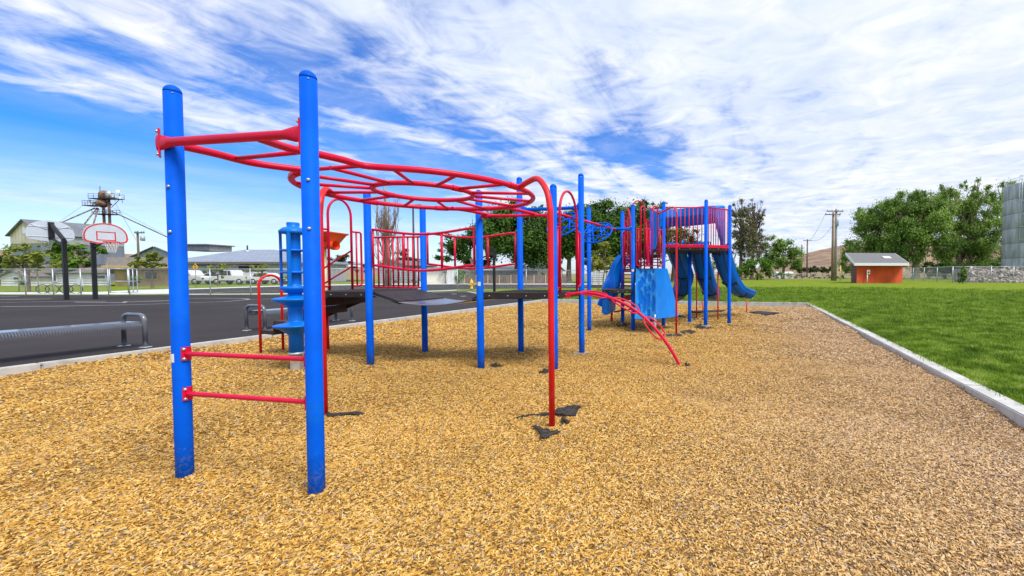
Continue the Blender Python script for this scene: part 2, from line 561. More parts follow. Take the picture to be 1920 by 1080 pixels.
# ------------------------------------------------------------------ wood-chip bed
def mulch_mat(name, chips):
    m_ = bpy.data.materials.new(name)
    m_.use_nodes = True
    t = NT(m_.node_tree)
    geo = t.n('ShaderNodeNewGeometry')
    sp = t.n('ShaderNodeSeparateXYZ', i_0=geo.outputs['Position'])
    big_ = t.n('ShaderNodeTexNoise', i_Vector=geo.outputs['Position'], i_Scale=0.28, i_Detail=3.0).outputs[0]
    # golden chips in the middle, pinkish ones along the right border
    edge = t.m('SUBTRACT', sp.outputs[0], t.m('MULTIPLY', sp.outputs[1], 0.24))
    pink_mix = t.sstep(t.m('ADD', edge, t.m('MULTIPLY', t.m('SUBTRACT', big_, 0.5), 4.0)), -1.6, 2.6)
    if chips:
        rnd = t.n('ShaderNodeObjectInfo').outputs['Random']
        loc = t.n('ShaderNodeTexNoise', i_Vector=geo.outputs['Position'], i_Scale=40.0, i_Detail=2.0).outputs[0]
        rnd = t.m('ADD', t.m('MULTIPLY', rnd, 0.86), t.m('MULTIPLY', loc, 0.14))
    else:
        mp = t.n('ShaderNodeMapping', i_Vector=geo.outputs['Position'])
        mp.inputs['Rotation'].default_value = (0, 0, 0.6)
        vo = t.n('ShaderNodeTexVoronoi', i_Vector=mp.outputs[0], i_Scale=34.0, i_Randomness=1.0)
        rnd = t.n('ShaderNodeSeparateColor', i_0=vo.outputs['Color']).outputs[0]
    gold = t.ramp(rnd, [(0.0, (0.09, 0.045, 0.012)), (0.14, (0.29, 0.14, 0.026)), (0.34, (0.52, 0.275, 0.045)), (0.62, (0.68, 0.405, 0.085)), (0.82, (0.79, 0.55, 0.20)), (0.91, (0.36, 0.27, 0.21)), (1.0, (0.84, 0.74, 0.55))])
    pink = t.ramp(rnd, [(0.0, (0.08, 0.045, 0.022)), (0.14, (0.26, 0.155, 0.075)), (0.36, (0.50, 0.305, 0.14)), (0.62, (0.66, 0.44, 0.22)), (0.80, (0.73, 0.54, 0.34)), (0.91, (0.36, 0.28, 0.24)), (1.0, (0.86, 0.76, 0.64))])
    base = t.mix(pink_mix, gold, pink)
    dmp = t.n('ShaderNodeTexNoise', i_Vector=geo.outputs['Position'], i_Scale=1.1, i_Detail=5.0, i_Roughness=0.65).outputs[0]
    base = t.mix(t.m('MULTIPLY', t.sstep(dmp, 0.50, 0.70), 0.32), base, (0.24, 0.135, 0.045))
    if not chips:
        base = t.mix(0.72, base, (0.10, 0.052, 0.018))
    p = t.n('ShaderNodeBsdfPrincipled', i_Base_Color=base, i_Roughness=0.75)
    p.inputs['Specular IOR Level'].default_value = 0.3
    if not chips:
        bn = t.n('ShaderNodeTexNoise', i_Vector=geo.outputs['Position'], i_Scale=50.0, i_Detail=4.0)
        bp = t.n('ShaderNodeBump', i_Strength=0.9, i_Distance=0.03, i_Height=bn.outputs[0])
        t.put(p.inputs['Normal'], bp)
    o = t.n('ShaderNodeOutputMaterial')
    t.put(o.inputs[0], p)
    return m_


M_MULCH, M_CHIP = mulch_mat('wood_chip_bed', False), mulch_mat('wood_chip', True)
MOUND = [(-0.85, 4.2, 0.45, -0.035), (-3.4, 4.6, 0.5, -0.03), (-2.5, 4.7, 1.0, -0.03), (-1.2, 7.1, 0.6, 0.03), (0.4, 6.7, 0.5, -0.03), (-0.3, 12.0, 0.7, 0.09), (-3.29, 3.05, 0.22, 0.025), (-2.16, 2.88, 0.22, 0.025), (0.8, 3.2, 0.8, 0.03), (-4.5, 4.1, 0.9, 0.03), (1.9, 5.5, 1.0, -0.03)]          # (x, y, radius, height): small dips and heaps round the posts


def mulch_z(x, y):
    z = 0.026 * math.sin(x * 1.7 + 0.6 * y) * math.cos(y * 1.3 - 0.4 * x) + 0.012 * math.sin(3.1 * x - 1.2 * y + 1) + 0.009 * math.sin(6.3 * y + 2.2 * x) * math.sin(4.1 * x - y)
    for mx, my, mr, mh in MOUND:
        z += mh * math.exp(-((x - mx) ** 2 + (y - my) ** 2) / (mr * mr))
    return z - 0.014


def scatter_group(name, coll, dens_scale, smin, smax, tilt, ztilt=0.0, zscale=(0.7, 1.3)):
    ng = bpy.data.node_groups.new(name, 'GeometryNodeTree')
    ng.interface.new_socket('Geometry', in_out='INPUT', socket_type='NodeSocketGeometry')
    ng.interface.new_socket('Geometry', in_out='OUTPUT', socket_type='NodeSocketGeometry')
    N, L = ng.nodes, ng.links
    gi, go = N.new('NodeGroupInput'), N.new('NodeGroupOutput')
    at = N.new('GeometryNodeInputNamedAttribute')
    at.data_type = 'FLOAT'
    at.inputs[0].default_value = 'dens'
    sz = N.new('GeometryNodeInputNamedAttribute')
    sz.data_type = 'FLOAT'
    sz.inputs[0].default_value = 'size'
    dp = N.new('GeometryNodeDistributePointsOnFaces')
    L.new(gi.outputs[0], dp.inputs['Mesh'])
    L.new(at.outputs[0], dp.inputs['Density'])
    dp.inputs['Seed'].default_value = 7
    ci = N.new('GeometryNodeCollectionInfo')
    ci.inputs[0].default_value = coll
    ci.inputs[1].default_value = True
    ci.inputs[2].default_value = True
    ip = N.new('GeometryNodeInstanceOnPoints')
    L.new(dp.outputs['Points'], ip.inputs['Points'])
    L.new(ci.outputs[0], ip.inputs['Instance'])
    ip.inputs['Pick Instance'].default_value = True
    rv = N.new('FunctionNodeRandomValue')
    rv.data_type = 'FLOAT_VECTOR'
    rv.inputs[0].default_value = (-tilt, -tilt, 0)
    rv.inputs[1].default_value = (tilt, tilt, 6.283)
    L.new(rv.outputs[0], ip.inputs['Rotation'])
    rs = N.new('FunctionNodeRandomValue')
    rs.data_type = 'FLOAT_VECTOR'
    rs.inputs[0].default_value = (smin, smin, zscale[0])
    rs.inputs[1].default_value = (smax, smax, zscale[1])
    rs.inputs['Seed'].default_value = 3
    vm = N.new('ShaderNodeVectorMath')
    vm.operation = 'SCALE'
    L.new(rs.outputs[0], vm.inputs[0])
    L.new(sz.outputs[0], vm.inputs['Scale'])
    L.new(vm.outputs[0], ip.inputs['Scale'])
    jn = N.new('GeometryNodeJoinGeometry')
    L.new(gi.outputs[0], jn.inputs[0])
    L.new(ip.outputs[0], jn.inputs[0])
    L.new(jn.outputs[0], go.inputs[0])
    return ng


def piece_collection(name, meshes):
    c_ = bpy.data.collections.new(name)
    for i, me in enumerate(meshes):
        o = bpy.data.objects.new(name + '_piece', me)
        c_.objects.link(o)
    return c_


rng = np.random.default_rng(5)
chips = []
for i in range(8):
    L_, W_, T_ = rng.uniform(0.018, 0.042), rng.uniform(0.0028, 0.0062), rng.uniform(0.0018, 0.004)
    bend = rng.uniform(-0.005, 0.006)
    vs, fs = [], []
    for k, x in enumerate((-1, -0.35, 0.4, 1)):
        wk = W_ * (1.0 if abs(x) < 0.9 else rng.uniform(0.25, 0.8))
        zc = bend * (1 - x * x) + 0.004
        sk = rng.uniform(-0.3, 0.3) * W_
        vs += [(x * L_ * 0.5, -wk + sk, zc - T_), (x * L_ * 0.5, wk + sk, zc - T_ * 0.6), (x * L_ * 0.5, wk * 0.85 + sk, zc + T_), (x * L_ * 0.5, -wk * 0.8 + sk, zc + T_ * 0.8)]
    for k in range(3):
        a = k * 4
        fs += [(a + j, a + (j + 1) % 4, a + 4 + (j + 1) % 4, a + 4 + j) for j in range(4)]
    fs += [(3, 2, 1, 0), (12, 13, 14, 15)]
    me = bpy.data.meshes.new('wood_chip')
    me.from_pydata(vs, [], fs)
    me.materials.append(M_CHIP)
    chips.append(me)
chip_col = piece_collection('wood_chips', chips)

ns, ntt = 150, 230
tt = np.concatenate([np.linspace(0, 0.30, 40)[:-1], np.linspace(0.30, 1.0, ntt - 39)])
vs, dens_a, size_a = [], [], []
for t_ in tt:
    a = BL.lerp(FL, t_)
    b = BR.lerp(FR, t_)
    a, b = a + (a - b).normalized() * 0.02, b + (b - a).normalized() * 0.02
    for i in range(ns):
        s_ = i / (ns - 1)
        p = a.lerp(b, s_)
        e = min(s_, 1 - s_, (1 - t_)) * 12.0
        z = mulch_z(p.x, p.y) + (0.045 * math.exp(-(s_ * 13 / 0.5)) * (0.55 + 0.45 * math.sin(p.y * 1.9)) if s_ < 0.5 else (0.075 if p.y > 5.2 else 0.075 - 0.045 * min(1, (5.2 - p.y) / 1.2)) * math.exp(-((1 - s_) * 13 / 0.6)) * (0.8 + 0.2 * math.sin(p.y * 1.3)))
        z -= 0.05 * math.exp(-(1 - t_) * 27 / 0.8)
        vs.append((p.x, p.y, z))
        dist = math.hypot(p.x, p.y)
        vis = p.y > 0.9 and -1.72 * p.y - 1.0 < p.x < 0.95 * p.y + 1.0
        dens_a.append(0.0 if not vis else (7000 if dist < 3.4 else 5600 if dist < 5 else 3600 if dist < 7.5 else 1500 if dist < 11 else 560))
        size_a.append(0.82 if dist < 4 else 0.92 if dist < 7.5 else 1.25 if dist < 11 else 1.9)
fs = [(r_ * ns + i, r_ * ns + i + 1, (r_ + 1) * ns + i + 1, (r_ + 1) * ns + i) for r_ in range(ntt - 1 + 0) for i in range(ns - 1) if (r_ + 1) < len(tt)]
mulch = fast_mesh('wood_chips', vs, fs, M_MULCH, org=(0, 0, 0), smooth=True)
for nm, arr in (('dens', dens_a), ('size', size_a)):
    a_ = mulch.data.attributes.new(nm, 'FLOAT', 'POINT')
    a_.data.foreach_set('value', np.array(arr, dtype=np.float32))
tag(mulch, 'golden wood chips spread over the play area', 'wood chips', kind='stuff')
md = mulch.modifiers.new('scatter', 'NODES')
md.node_group = scatter_group('chip_scatter', chip_col, 1.0, 0.40, 1.5, 0.42)

# ------------------------------------------------------------------ kerb round the bed, cast in sections
kerb = bpy.data.objects.new('kerb', None)
COL.objects.link(kerb)
kerb['kind'] = 'structure'
ORG[kerb.name] = Vector((0, 0, 0))


def kerb_run(a, b, width, side, seg, z0=-0.12, zt=KT):
    d = (b - a)
    d.z = 0
    Ln = d.length
    d.normalize()
    n_ = Vector((d.y, -d.x, 0)) * side
    k = max(1, round(Ln / seg))
    for i in range(k):
        p0, p1 = a + d * (Ln * i / k + 0.004), a + d * (Ln * (i + 1) / k - 0.004)
        mb = MB()
        c_ = (p0 + p1) / 2 + n_ * width / 2
        mb.obox((c_.x, c_.y, (zt + z0) / 2), d * ((p1 - p0).length / 2), n_ * width / 2, (0, 0, (zt - z0) / 2))
        mb.build('kerb_section', M_CONC, kerb, bevel=0.012)


kerb_run(BL, FL + VD * 0.0, 0.14, -1, 3.0)
fd = (FR - FL).normalized()
kerb_run(FL - fd * 0.10, FR + fd * 0.16, 0.20, -1, 3.0, zt=KT + 0.03)
kerb_run(BR, FR - (FR - BR).normalized() * 0.02, 0.21, 1, 3.0)

# ------------------------------------------------------------------ court, road, paths
AZ = LZ + 0.004


def sheet(name, pix, z, m_, extra=None, kind='structure', parent=None):
    P = [G(p[0], p[1], z) if len(p) == 2 else Vector(p) for p in pix]
    mb = MB()
    mb.add(P, [tuple(range(len(P)))])
    return mb.build(name, m_, parent, kind=kind if parent is None else None)


FENCE = [(-260, 552.5), (-20, 552.5), (250, 552.5), (545, 552.0), (700, 549.0), (858, 545.5), (987, 541.5), (1110, 538.0)]
kl = flat(BL, AZ) - UD * 0.13
kl1 = flat(FL, AZ) - UD * 0.13
sheet('court', [tuple(kl), tuple(kl1), G(1012, 559.5, AZ)[:], G(958, 547.5, AZ)[:], G(858, 546.2, AZ)[:], G(700, 549.5, AZ)[:], G(545, 552.6, AZ)[:], G(250, 553.2, AZ)[:], G(-20, 553.2, AZ)[:], G(-400, 553.2, AZ)[:], (-60, -6, AZ)], AZ, M_ASPH)
# road and car park beyond the fence
sheet('road', [(1200, 534.0), (1180, 539.2), (860, 542.6), (735, 547.5), (545, 549.6), (320, 551.0), (330, 543.5), (540, 536.8), (700, 534.0), (860, 533.2)], AZ, M_ASPH)
sheet('car_park', [(-60, 526.2), (330, 529.5), (620, 529.3), (700, 526.5), (600, 522.5), (300, 521.8)], AZ, M_ASPH)
PVM = mat('pale_pavement', (0.62, 0.62, 0.61), 0.9, var=0.1, scale=2)
sheet('pavement', [(-60, 548.2), (180, 547.5), (260, 543.5), (322, 541.8), (330, 543.3), (318, 551.2), (250, 552.0), (-60, 552.0)], AZ + 0.004, PVM)
sheet('pavement', [(330, 541.8), (545, 534.8), (700, 532.3), (860, 531.2), (1200, 531.8), (1200, 533.7), (860, 532.9), (700, 533.8), (540, 536.6), (330, 543.4)], AZ + 0.004, PVM)
sheet('pavement', [(322, 551.3), (545, 549.9), (735, 547.8), (860, 543.2), (860, 544.6), (735, 548.8), (545, 551.5), (322, 552.4)], AZ + 0.004, PVM)


def line(pix, wpx=0.06, z=None, m_=None, parent=None, name='painted_line'):
    z = z or AZ + 0.004
    P = [G(x, y, z) for x, y in pix]
    mb = MB()
    L_, Rr = [], []
    for i, p in enumerate(P):
        t_ = (P[min(i + 1, len(P) - 1)] - P[max(i - 1, 0)]).normalized()
        n_ = Vector((t_.y, -t_.x, 0)) * wpx / 2
        L_.append(p - n_)
        Rr.append(p + n_)
    k = len(P)
    mb.add(L_ + Rr, [(i, i + 1, k + i + 1, k + i) for i in range(k - 1)])
    return mb.build(name, m_ or M_LINE, kind='structure')


line([(0, 574.8), (120, 573.8), (240, 571.5), (318, 569.0), (420, 565.5), (460, 562.2), (468, 560.9), (455, 559.8), (400, 559.0), (340, 559.5)], 0.10)
line([(0, 567.5), (60, 566.0), (140, 564.8), (200, 564.8)], 0.09)
line([(0, 561.3), (60, 560.8), (97, 560.2)], 0.16)
line([(0, 556.4), (36, 555.6)], 0.2)
line([(140, 566.6), (232, 567.2), (262, 565.8), (318, 564.0)], 0.10)
line([(232, 566.9), (236, 565.6), (250, 564.8), (318, 563.5)], 0.12, AZ + 0.008)
line([(470, 561.3), (540, 559.8), (620, 559.6)], 0.09)
line([(810, 548.6), (858, 547.4), (940, 546.0)], 0.16)
line([(846, 551.3), (856, 551.0)], 0.3)
line([(864, 555.5), (874, 555.0)], 0.3)
line([(878, 546.6), (897, 550.5)], 0.22)
line([(935, 557.4), (951, 560.3)], 0.22)
line([(860, 547.5), (900, 548.2), (950, 550.5)], 0.08)
line([(402, 549.2), (415, 548.2), (440, 547.0), (520, 545.0)], 0.16, AZ + 0.004, mat('yellow_line_paint', (0.50, 0.30, 0.08), 0.8))

# ------------------------------------------------------------------ lawn grass near the bed
def grass_mat():
    m_ = bpy.data.materials.new('grass_blade')
    m_.use_nodes = True
    t = NT(m_.node_tree)
    geo = t.n('ShaderNodeNewGeometry')
    rnd = t.n('ShaderNodeObjectInfo').outputs['Random']
    nb = t.n('ShaderNodeTexNoise', i_Vector=geo.outputs['Position'], i_Scale=2.2, i_Detail=5.0, i_Roughness=0.75).outputs[0]
    f = t.m('ADD', t.m('MULTIPLY', rnd, 0.38), t.m('MULTIPLY', t.sstep(nb, 0.38, 0.62), 0.62))
    c_ = t.ramp(f, [(0.0, (0.035, 0.095, 0.004)), (0.3, (0.11, 0.205, 0.009)), (0.6, (0.20, 0.32, 0.020)), (0.85, (0.33, 0.44, 0.055)), (1.0, (0.45, 0.53, 0.16))])
    p = t.n('ShaderNodeBsdfPrincipled', i_Base_Color=c_, i_Roughness=0.6)
    p.inputs['Specular IOR Level'].default_value = 0.25
    tr = t.n('ShaderNodeBsdfTranslucent', i_Color=c_)
    mx = t.n('ShaderNodeMixShader', i_0=0.3)
    t.put(mx.inputs[1], p)
    t.put(mx.inputs[2], tr)
    o = t.n('ShaderNodeOutputMaterial')
    t.put(o.inputs[0], mx)
    return m_


M_GRASS = grass_mat()
tufts = []
for i in range(5):
    vs, fs = [], []
    for b_ in range(26):
        a = rng.uniform(0, 6.28)
        bx, by = rng.normal(0, 0.045, 2)
        h = rng.uniform(0.025, 0.055)
        ln = rng.uniform(0.2, 1.0) * h
        dx, dy = math.cos(a), math.sin(a)
        wx, wy = -dy * 0.0028, dx * 0.0028
        n0 = len(vs)
        vs += [(bx - wx, by - wy, 0), (bx + wx, by + wy, 0), (bx + dx * ln * 0.4 + wx * 0.7, by + dy * ln * 0.4 + wy * 0.7, h * 0.65), (bx + dx * ln * 0.4 - wx * 0.7, by + dy * ln * 0.4 - wy * 0.7, h * 0.65), (bx + dx * ln, by + dy * ln, h)]
        fs += [(n0, n0 + 1, n0 + 2, n0 + 3), (n0 + 3, n0 + 2, n0 + 4)]
    me = bpy.data.meshes.new('grass_tuft')
    me.from_pydata(vs, [], fs)
    me.materials.append(M_GRASS)
    tufts.append(me)
tuft_col = piece_collection('grass_tufts', tufts)


def grass_patch(name, quad, nu, nv, label, fdens):
    vs, da, sa = [], [], []
    a, b, c_, d_ = (Vector(q) for q in quad)
    for j in range(nv):
        for i in range(nu):
            s_, t_ = i / (nu - 1), j / (nv - 1)
            p = a.lerp(b, s_).lerp(d_.lerp(c_, s_), t_)
            vs.append((p.x, p.y, LZ + 0.004))
            dn, sz_ = fdens(math.hypot(p.x, p.y))
            lump = 0.5 + 0.5 * math.sin(p.x * 1.9 + 2.0 * math.sin(p.y * 0.8)) * math.sin(p.y * 2.3 + 1.5 * math.sin(p.x * 0.9))
            da.append(dn)
            sa.append(sz_ * (0.55 + 0.45 * lump + rng.uniform(0, 0.75)))
    fs = [(j * nu + i, j * nu + i + 1, (j + 1) * nu + i + 1, (j + 1) * nu + i) for j in range(nv - 1) for i in range(nu - 1)]
    o = fast_mesh(name, vs, fs, M_LAWN, org=(0, 0, 0))
    for nm, arr in (('dens', da), ('size', sa)):
        a_ = o.data.attributes.new(nm, 'FLOAT', 'POINT')
        a_.data.foreach_set('value', np.array(arr, dtype=np.float32))
    tag(o, label, 'grass', kind='stuff')
    m2 = o.modifiers.new('scatter', 'NODES')
    m2.node_group = scatter_group(name + '_scatter', tuft_col, 1.0, 0.8, 1.25, 0.1, zscale=(0.7, 1.5))


fdn = lambda q: (330, 1.0) if q < 9 else (330 - 30 * (q - 9), 1.0 + 0.09 * (q - 9)) if q < 15 else (max(0.0, 155 * math.exp(-(q - 15) / 9.0) - 5.5), min(3.2, 1.54 + 0.07 * (q - 15)))
ro = UD * 0.22
grass_patch('grass', [ext(KR0, KR1, 3.0) + ro, ext(KR0, KR1, 3.0) + UD * 20, FR + UD * 20 + VD * 2, FR + ro], 60, 60, 'mown green lawn grass along the right side of the kerb', fdn)
grass_patch('grass', [FL - fd * 1.0 + VD * 0.30, FR + UD * 30 + VD * 0.30, FR + UD * 40 + VD * 36, FL - fd * 1.0 + VD * 16], 60, 40, 'mown green lawn grass beyond the far kerb', fdn)
# ------------------------------------------------------------------ play equipment helpers
ZV = Vector((0, 0, 1))


def dome_cap(mb, p, r, rise, n=20):
    prof = [(r, 0.0)] + [(r * math.cos(a), rise * math.sin(a)) for a in np.linspace(0.15, 1.45, 7)]
    mb.lathe(p, prof, n)


def post(parent, base, top, r, m_=None, cap=True, z0=-0.15, sticker=None, n=24, footing=None):
    """a round steel post with a domed cap; base and top are points on its axis"""
    base, top = Vector(base), Vector(top)
    ax = (top - base).normalized()
    mb = MB()
    b0 = base + ax * (z0 / ax.z)
    tp = top - ax * (r * 1.1) if cap else top
    mb.tube([b0, base + ax * 0.3, tp], r, n)
    po = mb.build('post', m_ or M_BLUE, parent)
    if cap:
        cb = MB()
        cb.lathe(tp, [(r * 0.96, -0.004), (r * 0.96, 0.004)], n)
        dome_cap(cb, tp + ax * 0.004, r * 1.0, r * 1.05, n)
        cb.build('post_cap', M_BLUE, po)
        d = Vector((-tp.x, -tp.y, 0)).normalized()
        sb = MB()
        sb.sph(tp - ZV * 0.012 + d * r, 0.005, 8, 5)
        sb.build('rivet', M_STEEL, po)
    if sticker is not None:
        d = Vector((-base.x, -base.y, 0)).normalized()
        d = (Matrix.Rotation(sticker[1], 3, 'Z') @ d)
        t_ = Vector((-d.y, d.x, 0))
        kb = MB()
        c_ = base + ZV * sticker[0] + d * (r + 0.001)
        w_ = 0.022 if len(sticker) < 3 else sticker[2]
        vs = []
        for i in range(5):
            a = (i / 4 - 0.5) * 2 * w_ / r
            q = Matrix.Rotation(a, 3, 'Z') @ d * (r + 0.0015)
            vs += [flat(base + q, base.z + sticker[0] - 0.03), flat(base + q, base.z + sticker[0] + 0.03)]
        kb.add(vs, [(2 * i, 2 * i + 2, 2 * i + 3, 2 * i + 1) for i in range(4)])
        kb.build('sticker', M_WHITE, po)
    if footing:
        fb = MB()
        pts = []
        rg = random.Random(int(base.x * 100))
        k = 14
        for i in range(k):
            a = 2 * math.pi * i / k
            rr = footing * rg.uniform(0.75, 1.15)
            pts.append((base.x + rr * math.cos(a), base.y + rr * 0.8 * math.sin(a), -0.05))
        fb.prism(pts, (0, 0, 0.05 + 0.022))
        fb.build('concrete_footing', M_FOOT, po, bevel=0.008)
    return po


def bolt(parent, p, d, r=0.011):
    mb = MB()
    d = Vector(d).normalized()
    mb.lathe(p, [(r, -0.004), (r, 0.003), (r * 0.75, 0.008), (r * 0.3, 0.011)], 10, axis=d)
    return mb.build('bolt', M_STEEL, parent)


def pipe(parent, name, pts, r, m_=None, n=10, closed=False):
    mb = MB()
    mb.tube(pts, r, n, closed)
    return mb.build(name, m_ or M_RED, parent)


def flange_beam(parent, a, b, r, m_, pr, name='beam', plate_h=0.19, flare=True, bolts=True):
    """pipe between two posts, flattened and bolted to a plate at both ends"""
    a, b = Vector(a), Vector(b)
    d = (b - a).normalized()
    up = ZV
    sd_ = d.cross(up).normalized()
    mb = MB()
    k = 12
    st = [(0.0, 0.55, 1.75), (0.05, 0.6, 1.7), (0.11, 1, 1), (0.89, 1, 1), (0.95, 0.6, 1.7), (1.0, 0.55, 1.75)]
    if not flare:
        st = [(0.0, 1, 1), (1.0, 1, 1)]
    L_ = (b - a).length
    a2, b2 = a + d * pr, b - d * pr
    vs = []
    for f, sx, sz in st:
        c_ = a2.lerp(b2, f)
        for j in range(k):
            an = 2 * math.pi * j / k
            vs.append(c_ + sd_ * (math.cos(an) * r * sx) + up * (math.sin(an) * r * sz))
    fs = [(i * k + j, i * k + (j + 1) % k, (i + 1) * k + (j + 1) % k, (i + 1) * k + j) for i in range(len(st) - 1) for j in range(k)]
    mb.add(vs, fs, True)
    be = mb.build(name, m_, parent)
    for c_, s_ in ((a, 1), (b, -1)):
        pb = MB()
        # a plate curved round the post
        vs = []
        q0 = d * s_
        for zz in (-plate_h / 2, plate_h / 2):
            for rr in (pr + 0.001, pr + 0.009):
                for i in range(7):
                    an = (i / 6 - 0.5) * 1.1
                    q = Matrix.Rotation(an, 3, 'Z') @ q0
                    vs.append(c_ + q * rr + up * zz)
        I = lambda z, r_, i: z * 14 + r_ * 7 + i
        fs = []
        for i in range(6):
            fs += [(I(0, 1, i), I(0, 1, i + 1), I(1, 1, i + 1), I(1, 1, i)), (I(0, 0, i), I(1, 0, i), I(1, 0, i + 1), I(0, 0, i + 1)), (I(0, 0, i), I(0, 0, i + 1), I(0, 1, i + 1), I(0, 1, i)), (I(1, 0, i), I(1, 1, i), I(1, 1, i + 1), I(1, 0, i + 1))]
        for i in (0, 6):
            fs.append((I(0, 0, i), I(0, 1, i), I(1, 1, i), I(1, 0, i)))
        pb.add(vs, fs)
        pl = pb.build('flange_plate', m_, be)
        if bolts:
            for zz in (-plate_h * 0.36, plate_h * 0.36):
                for an in ((-0.3,) if s_ > 0 else (0.3,)):
                    q = Matrix.Rotation(an, 3, 'Z') @ q0
                    mbb = MB()
                    mbb.lathe(c_ + q * (pr + 0.009) + up * zz, [(0.011, -0.003), (0.011, 0.003), (0.008, 0.008), (0.003, 0.011)], 10, axis=q)
                    mbb.build('bolt', M_STEEL, be)
    return be


# ------------------------------------------------------------------ overhead loop climber, nearest the camera
HB = 2.36
P1b, P2b = G(347, 893), G(594, 922)
oc = thing('overhead_loop_climber', 'red double-ring overhead climber on two tall blue posts, nearest the camera', 'climbing frame', (P1b + P2b) / 2)
P1t, P2t = D(323, 160, P1b.y), D(577.5, 133, P2b.y)
p1 = post(oc, P1b, P1t, 0.0475, sticker=(0.86, -1.05, 0.018))
p2 = post(oc, P2b, P2t, 0.0475)


def on_post(b, t, z):
    return b + (t - b) * ((z - b.z) / (t.z - b.z))


ba, bb = on_post(P1b, P1t, 2.345) + Vector((-0.052, -0.050, 0)), on_post(P2b, P2t, 2.345) + Vector((-0.046, -0.022, 0))
bd_ = (bb - ba).normalized()
bs_ = bd_.cross(ZV).normalized()
mb = MB()
k_ = 14
st_ = [(-0.01, 0.35, 1.75), (0.03, 0.45, 1.7), (0.10, 1, 1), (0.90, 1, 1), (0.97, 0.45, 1.7), (1.01, 0.35, 1.75)]
vs_ = []
for f_, sx_, sz_ in st_:
    q_ = ba.lerp(bb, f_)
    for j_ in range(k_):
        an_ = 2 * math.pi * j_ / k_
        vs_.append(q_ + bs_ * (math.cos(an_) * 0.030 * sx_) + ZV * (math.sin(an_) * 0.030 * sz_))
mb.add(vs_, [(i_ * k_ + j_, i_ * k_ + (j_ + 1) % k_, (i_ + 1) * k_ + (j_ + 1) % k_, (i_ + 1) * k_ + j_) for i_ in range(5) for j_ in range(k_)], True)
mb.add(vs_[:k_], [tuple(range(k_))])
mb.add(vs_[-k_:], [tuple(range(k_))])
tb = mb.build('top_beam', M_RED, oc)
for q_, px_o in ((ba, P1b), (bb, P2b)):
    out_ = Vector((q_.x - on_post(px_o, P1t if px_o is P1b else P2t, 2.345).x, q_.y - on_post(px_o, P1t if px_o is P1b else P2t, 2.345).y, 0)).normalized()
    tg_ = Vector((-out_.y, out_.x, 0))
    mb = MB()
    mb.obox(q_ - out_ * 0.004, out_ * 0.005, tg_ * 0.024, (0, 0, 0.098))
    fp_ = mb.build('flange_plate', M_RED, tb, bevel=0.003)
    for zz_ in (-0.078, 0.078):
        mb = MB()
        mb.lathe(q_ + out_ * 0.002 + ZV * zz_, [(0.012, -0.003), (0.012, 0.004), (0.009, 0.010), (0.003, 0.013)], 12, axis=out_)
        mb.build('bolt', M_STEEL, tb)
for z in (0.885, 0.60):
    flange_beam(oc, on_post(P1b, P1t, z), on_post(P2b, P2t, z), 0.0165, M_RED, 0.0475, 'ladder_rung', 0.095, flare=False)
for z in (2.05, 1.74):
    for b_, t_ in ((P1b, P1t), (P2b, P2t)):
        q = on_post(b_, t_, z)
        d = Vector((-q.x - 0.8, -q.y, 0)).normalized() if b_ is P2b else Vector((-q.x * 0.1, -q.y, 0)).normalized()
        bolt(p1 if b_ is P1b else p2, q + d * 0.0475, d)
q = on_post(P1b, P1t, 1.165)
pipe(oc, 'peg', [q + Vector((-0.06, 0.05, 0)), q + Vector((-0.16, 0.12, 0)), q + Vector((-0.172, 0.128, 0))], [0.016, 0.016, 0.009], M_BLUE, 12)

RC = Vector((-2.48, 4.80, HB))
RI = Vector((-2.47, 4.76, HB))
RO_, RI_ = 1.17, 0.50
EX, EY = Vector((1, 0, 0)), Vector((0, 1, 0))
pipe(oc, 'inner_ring', arc(RI, EX, EY, RI_, 0, 2 * math.pi, 44)[:-1], 0.026, M_RED, 14, True)
for k in range(14):
    a = R(-75.5 + 360 / 14 * k)
    d = Vector((math.cos(a), math.sin(a), 0))
    pipe(oc, 'ring_rung', [RI + d * RI_, RC + d * RO_], 0.0175, M_RED, 10)
lrail = [ba.lerp(bb, 0.06) + Vector((0, 0.03, 0)), G(400, 287, HB), G(477, 306, HB), RC + Vector((math.cos(R(-116)), math.sin(R(-116)), 0)) * RO_]
rrail = cr([ba.lerp(bb, 0.70) + Vector((0, 0.03, 0)), G(540, 277, HB), G(599, 289.6, HB), G(644, 300, HB), G(682, 310.5, HB), RC + Vector((math.cos(R(-76)), math.sin(R(-76)), 0)) * RO_], 6)
pipe(oc, 'approach_rail', cr(lrail, 6), 0.028, M_RED, 14)
pipe(oc, 'outer_ring', rrail + arc(RC, EX, EY, RO_, R(-71), R(-71), 1)[:1] + arc(RC, EX, EY, RO_, R(-66), R(240), 60), 0.028, M_RED, 14)
pipe(oc, 'approach_rung', [G(445, 297, HB), G(566, 285, HB)], 0.0175, M_RED)
pipe(oc, 'approach_rung', [G(556, 320, HB), G(676, 311, HB)], 0.0175, M_RED)
# tails that run on to the beam of the deck
CB_, EB_ = G(902, 688), G(1040, 690)
for pix in ([(848, 390.5), (880, 395), (905, 400.5), (936, 406.5)], [(955, 390.5), (966, 393), (982, 396.5), (1008, 402.5)]):
    pipe(oc, 'tail_rail', cr([G(x, y, HB) for x, y in pix], 5), 0.026, M_RED, 12)
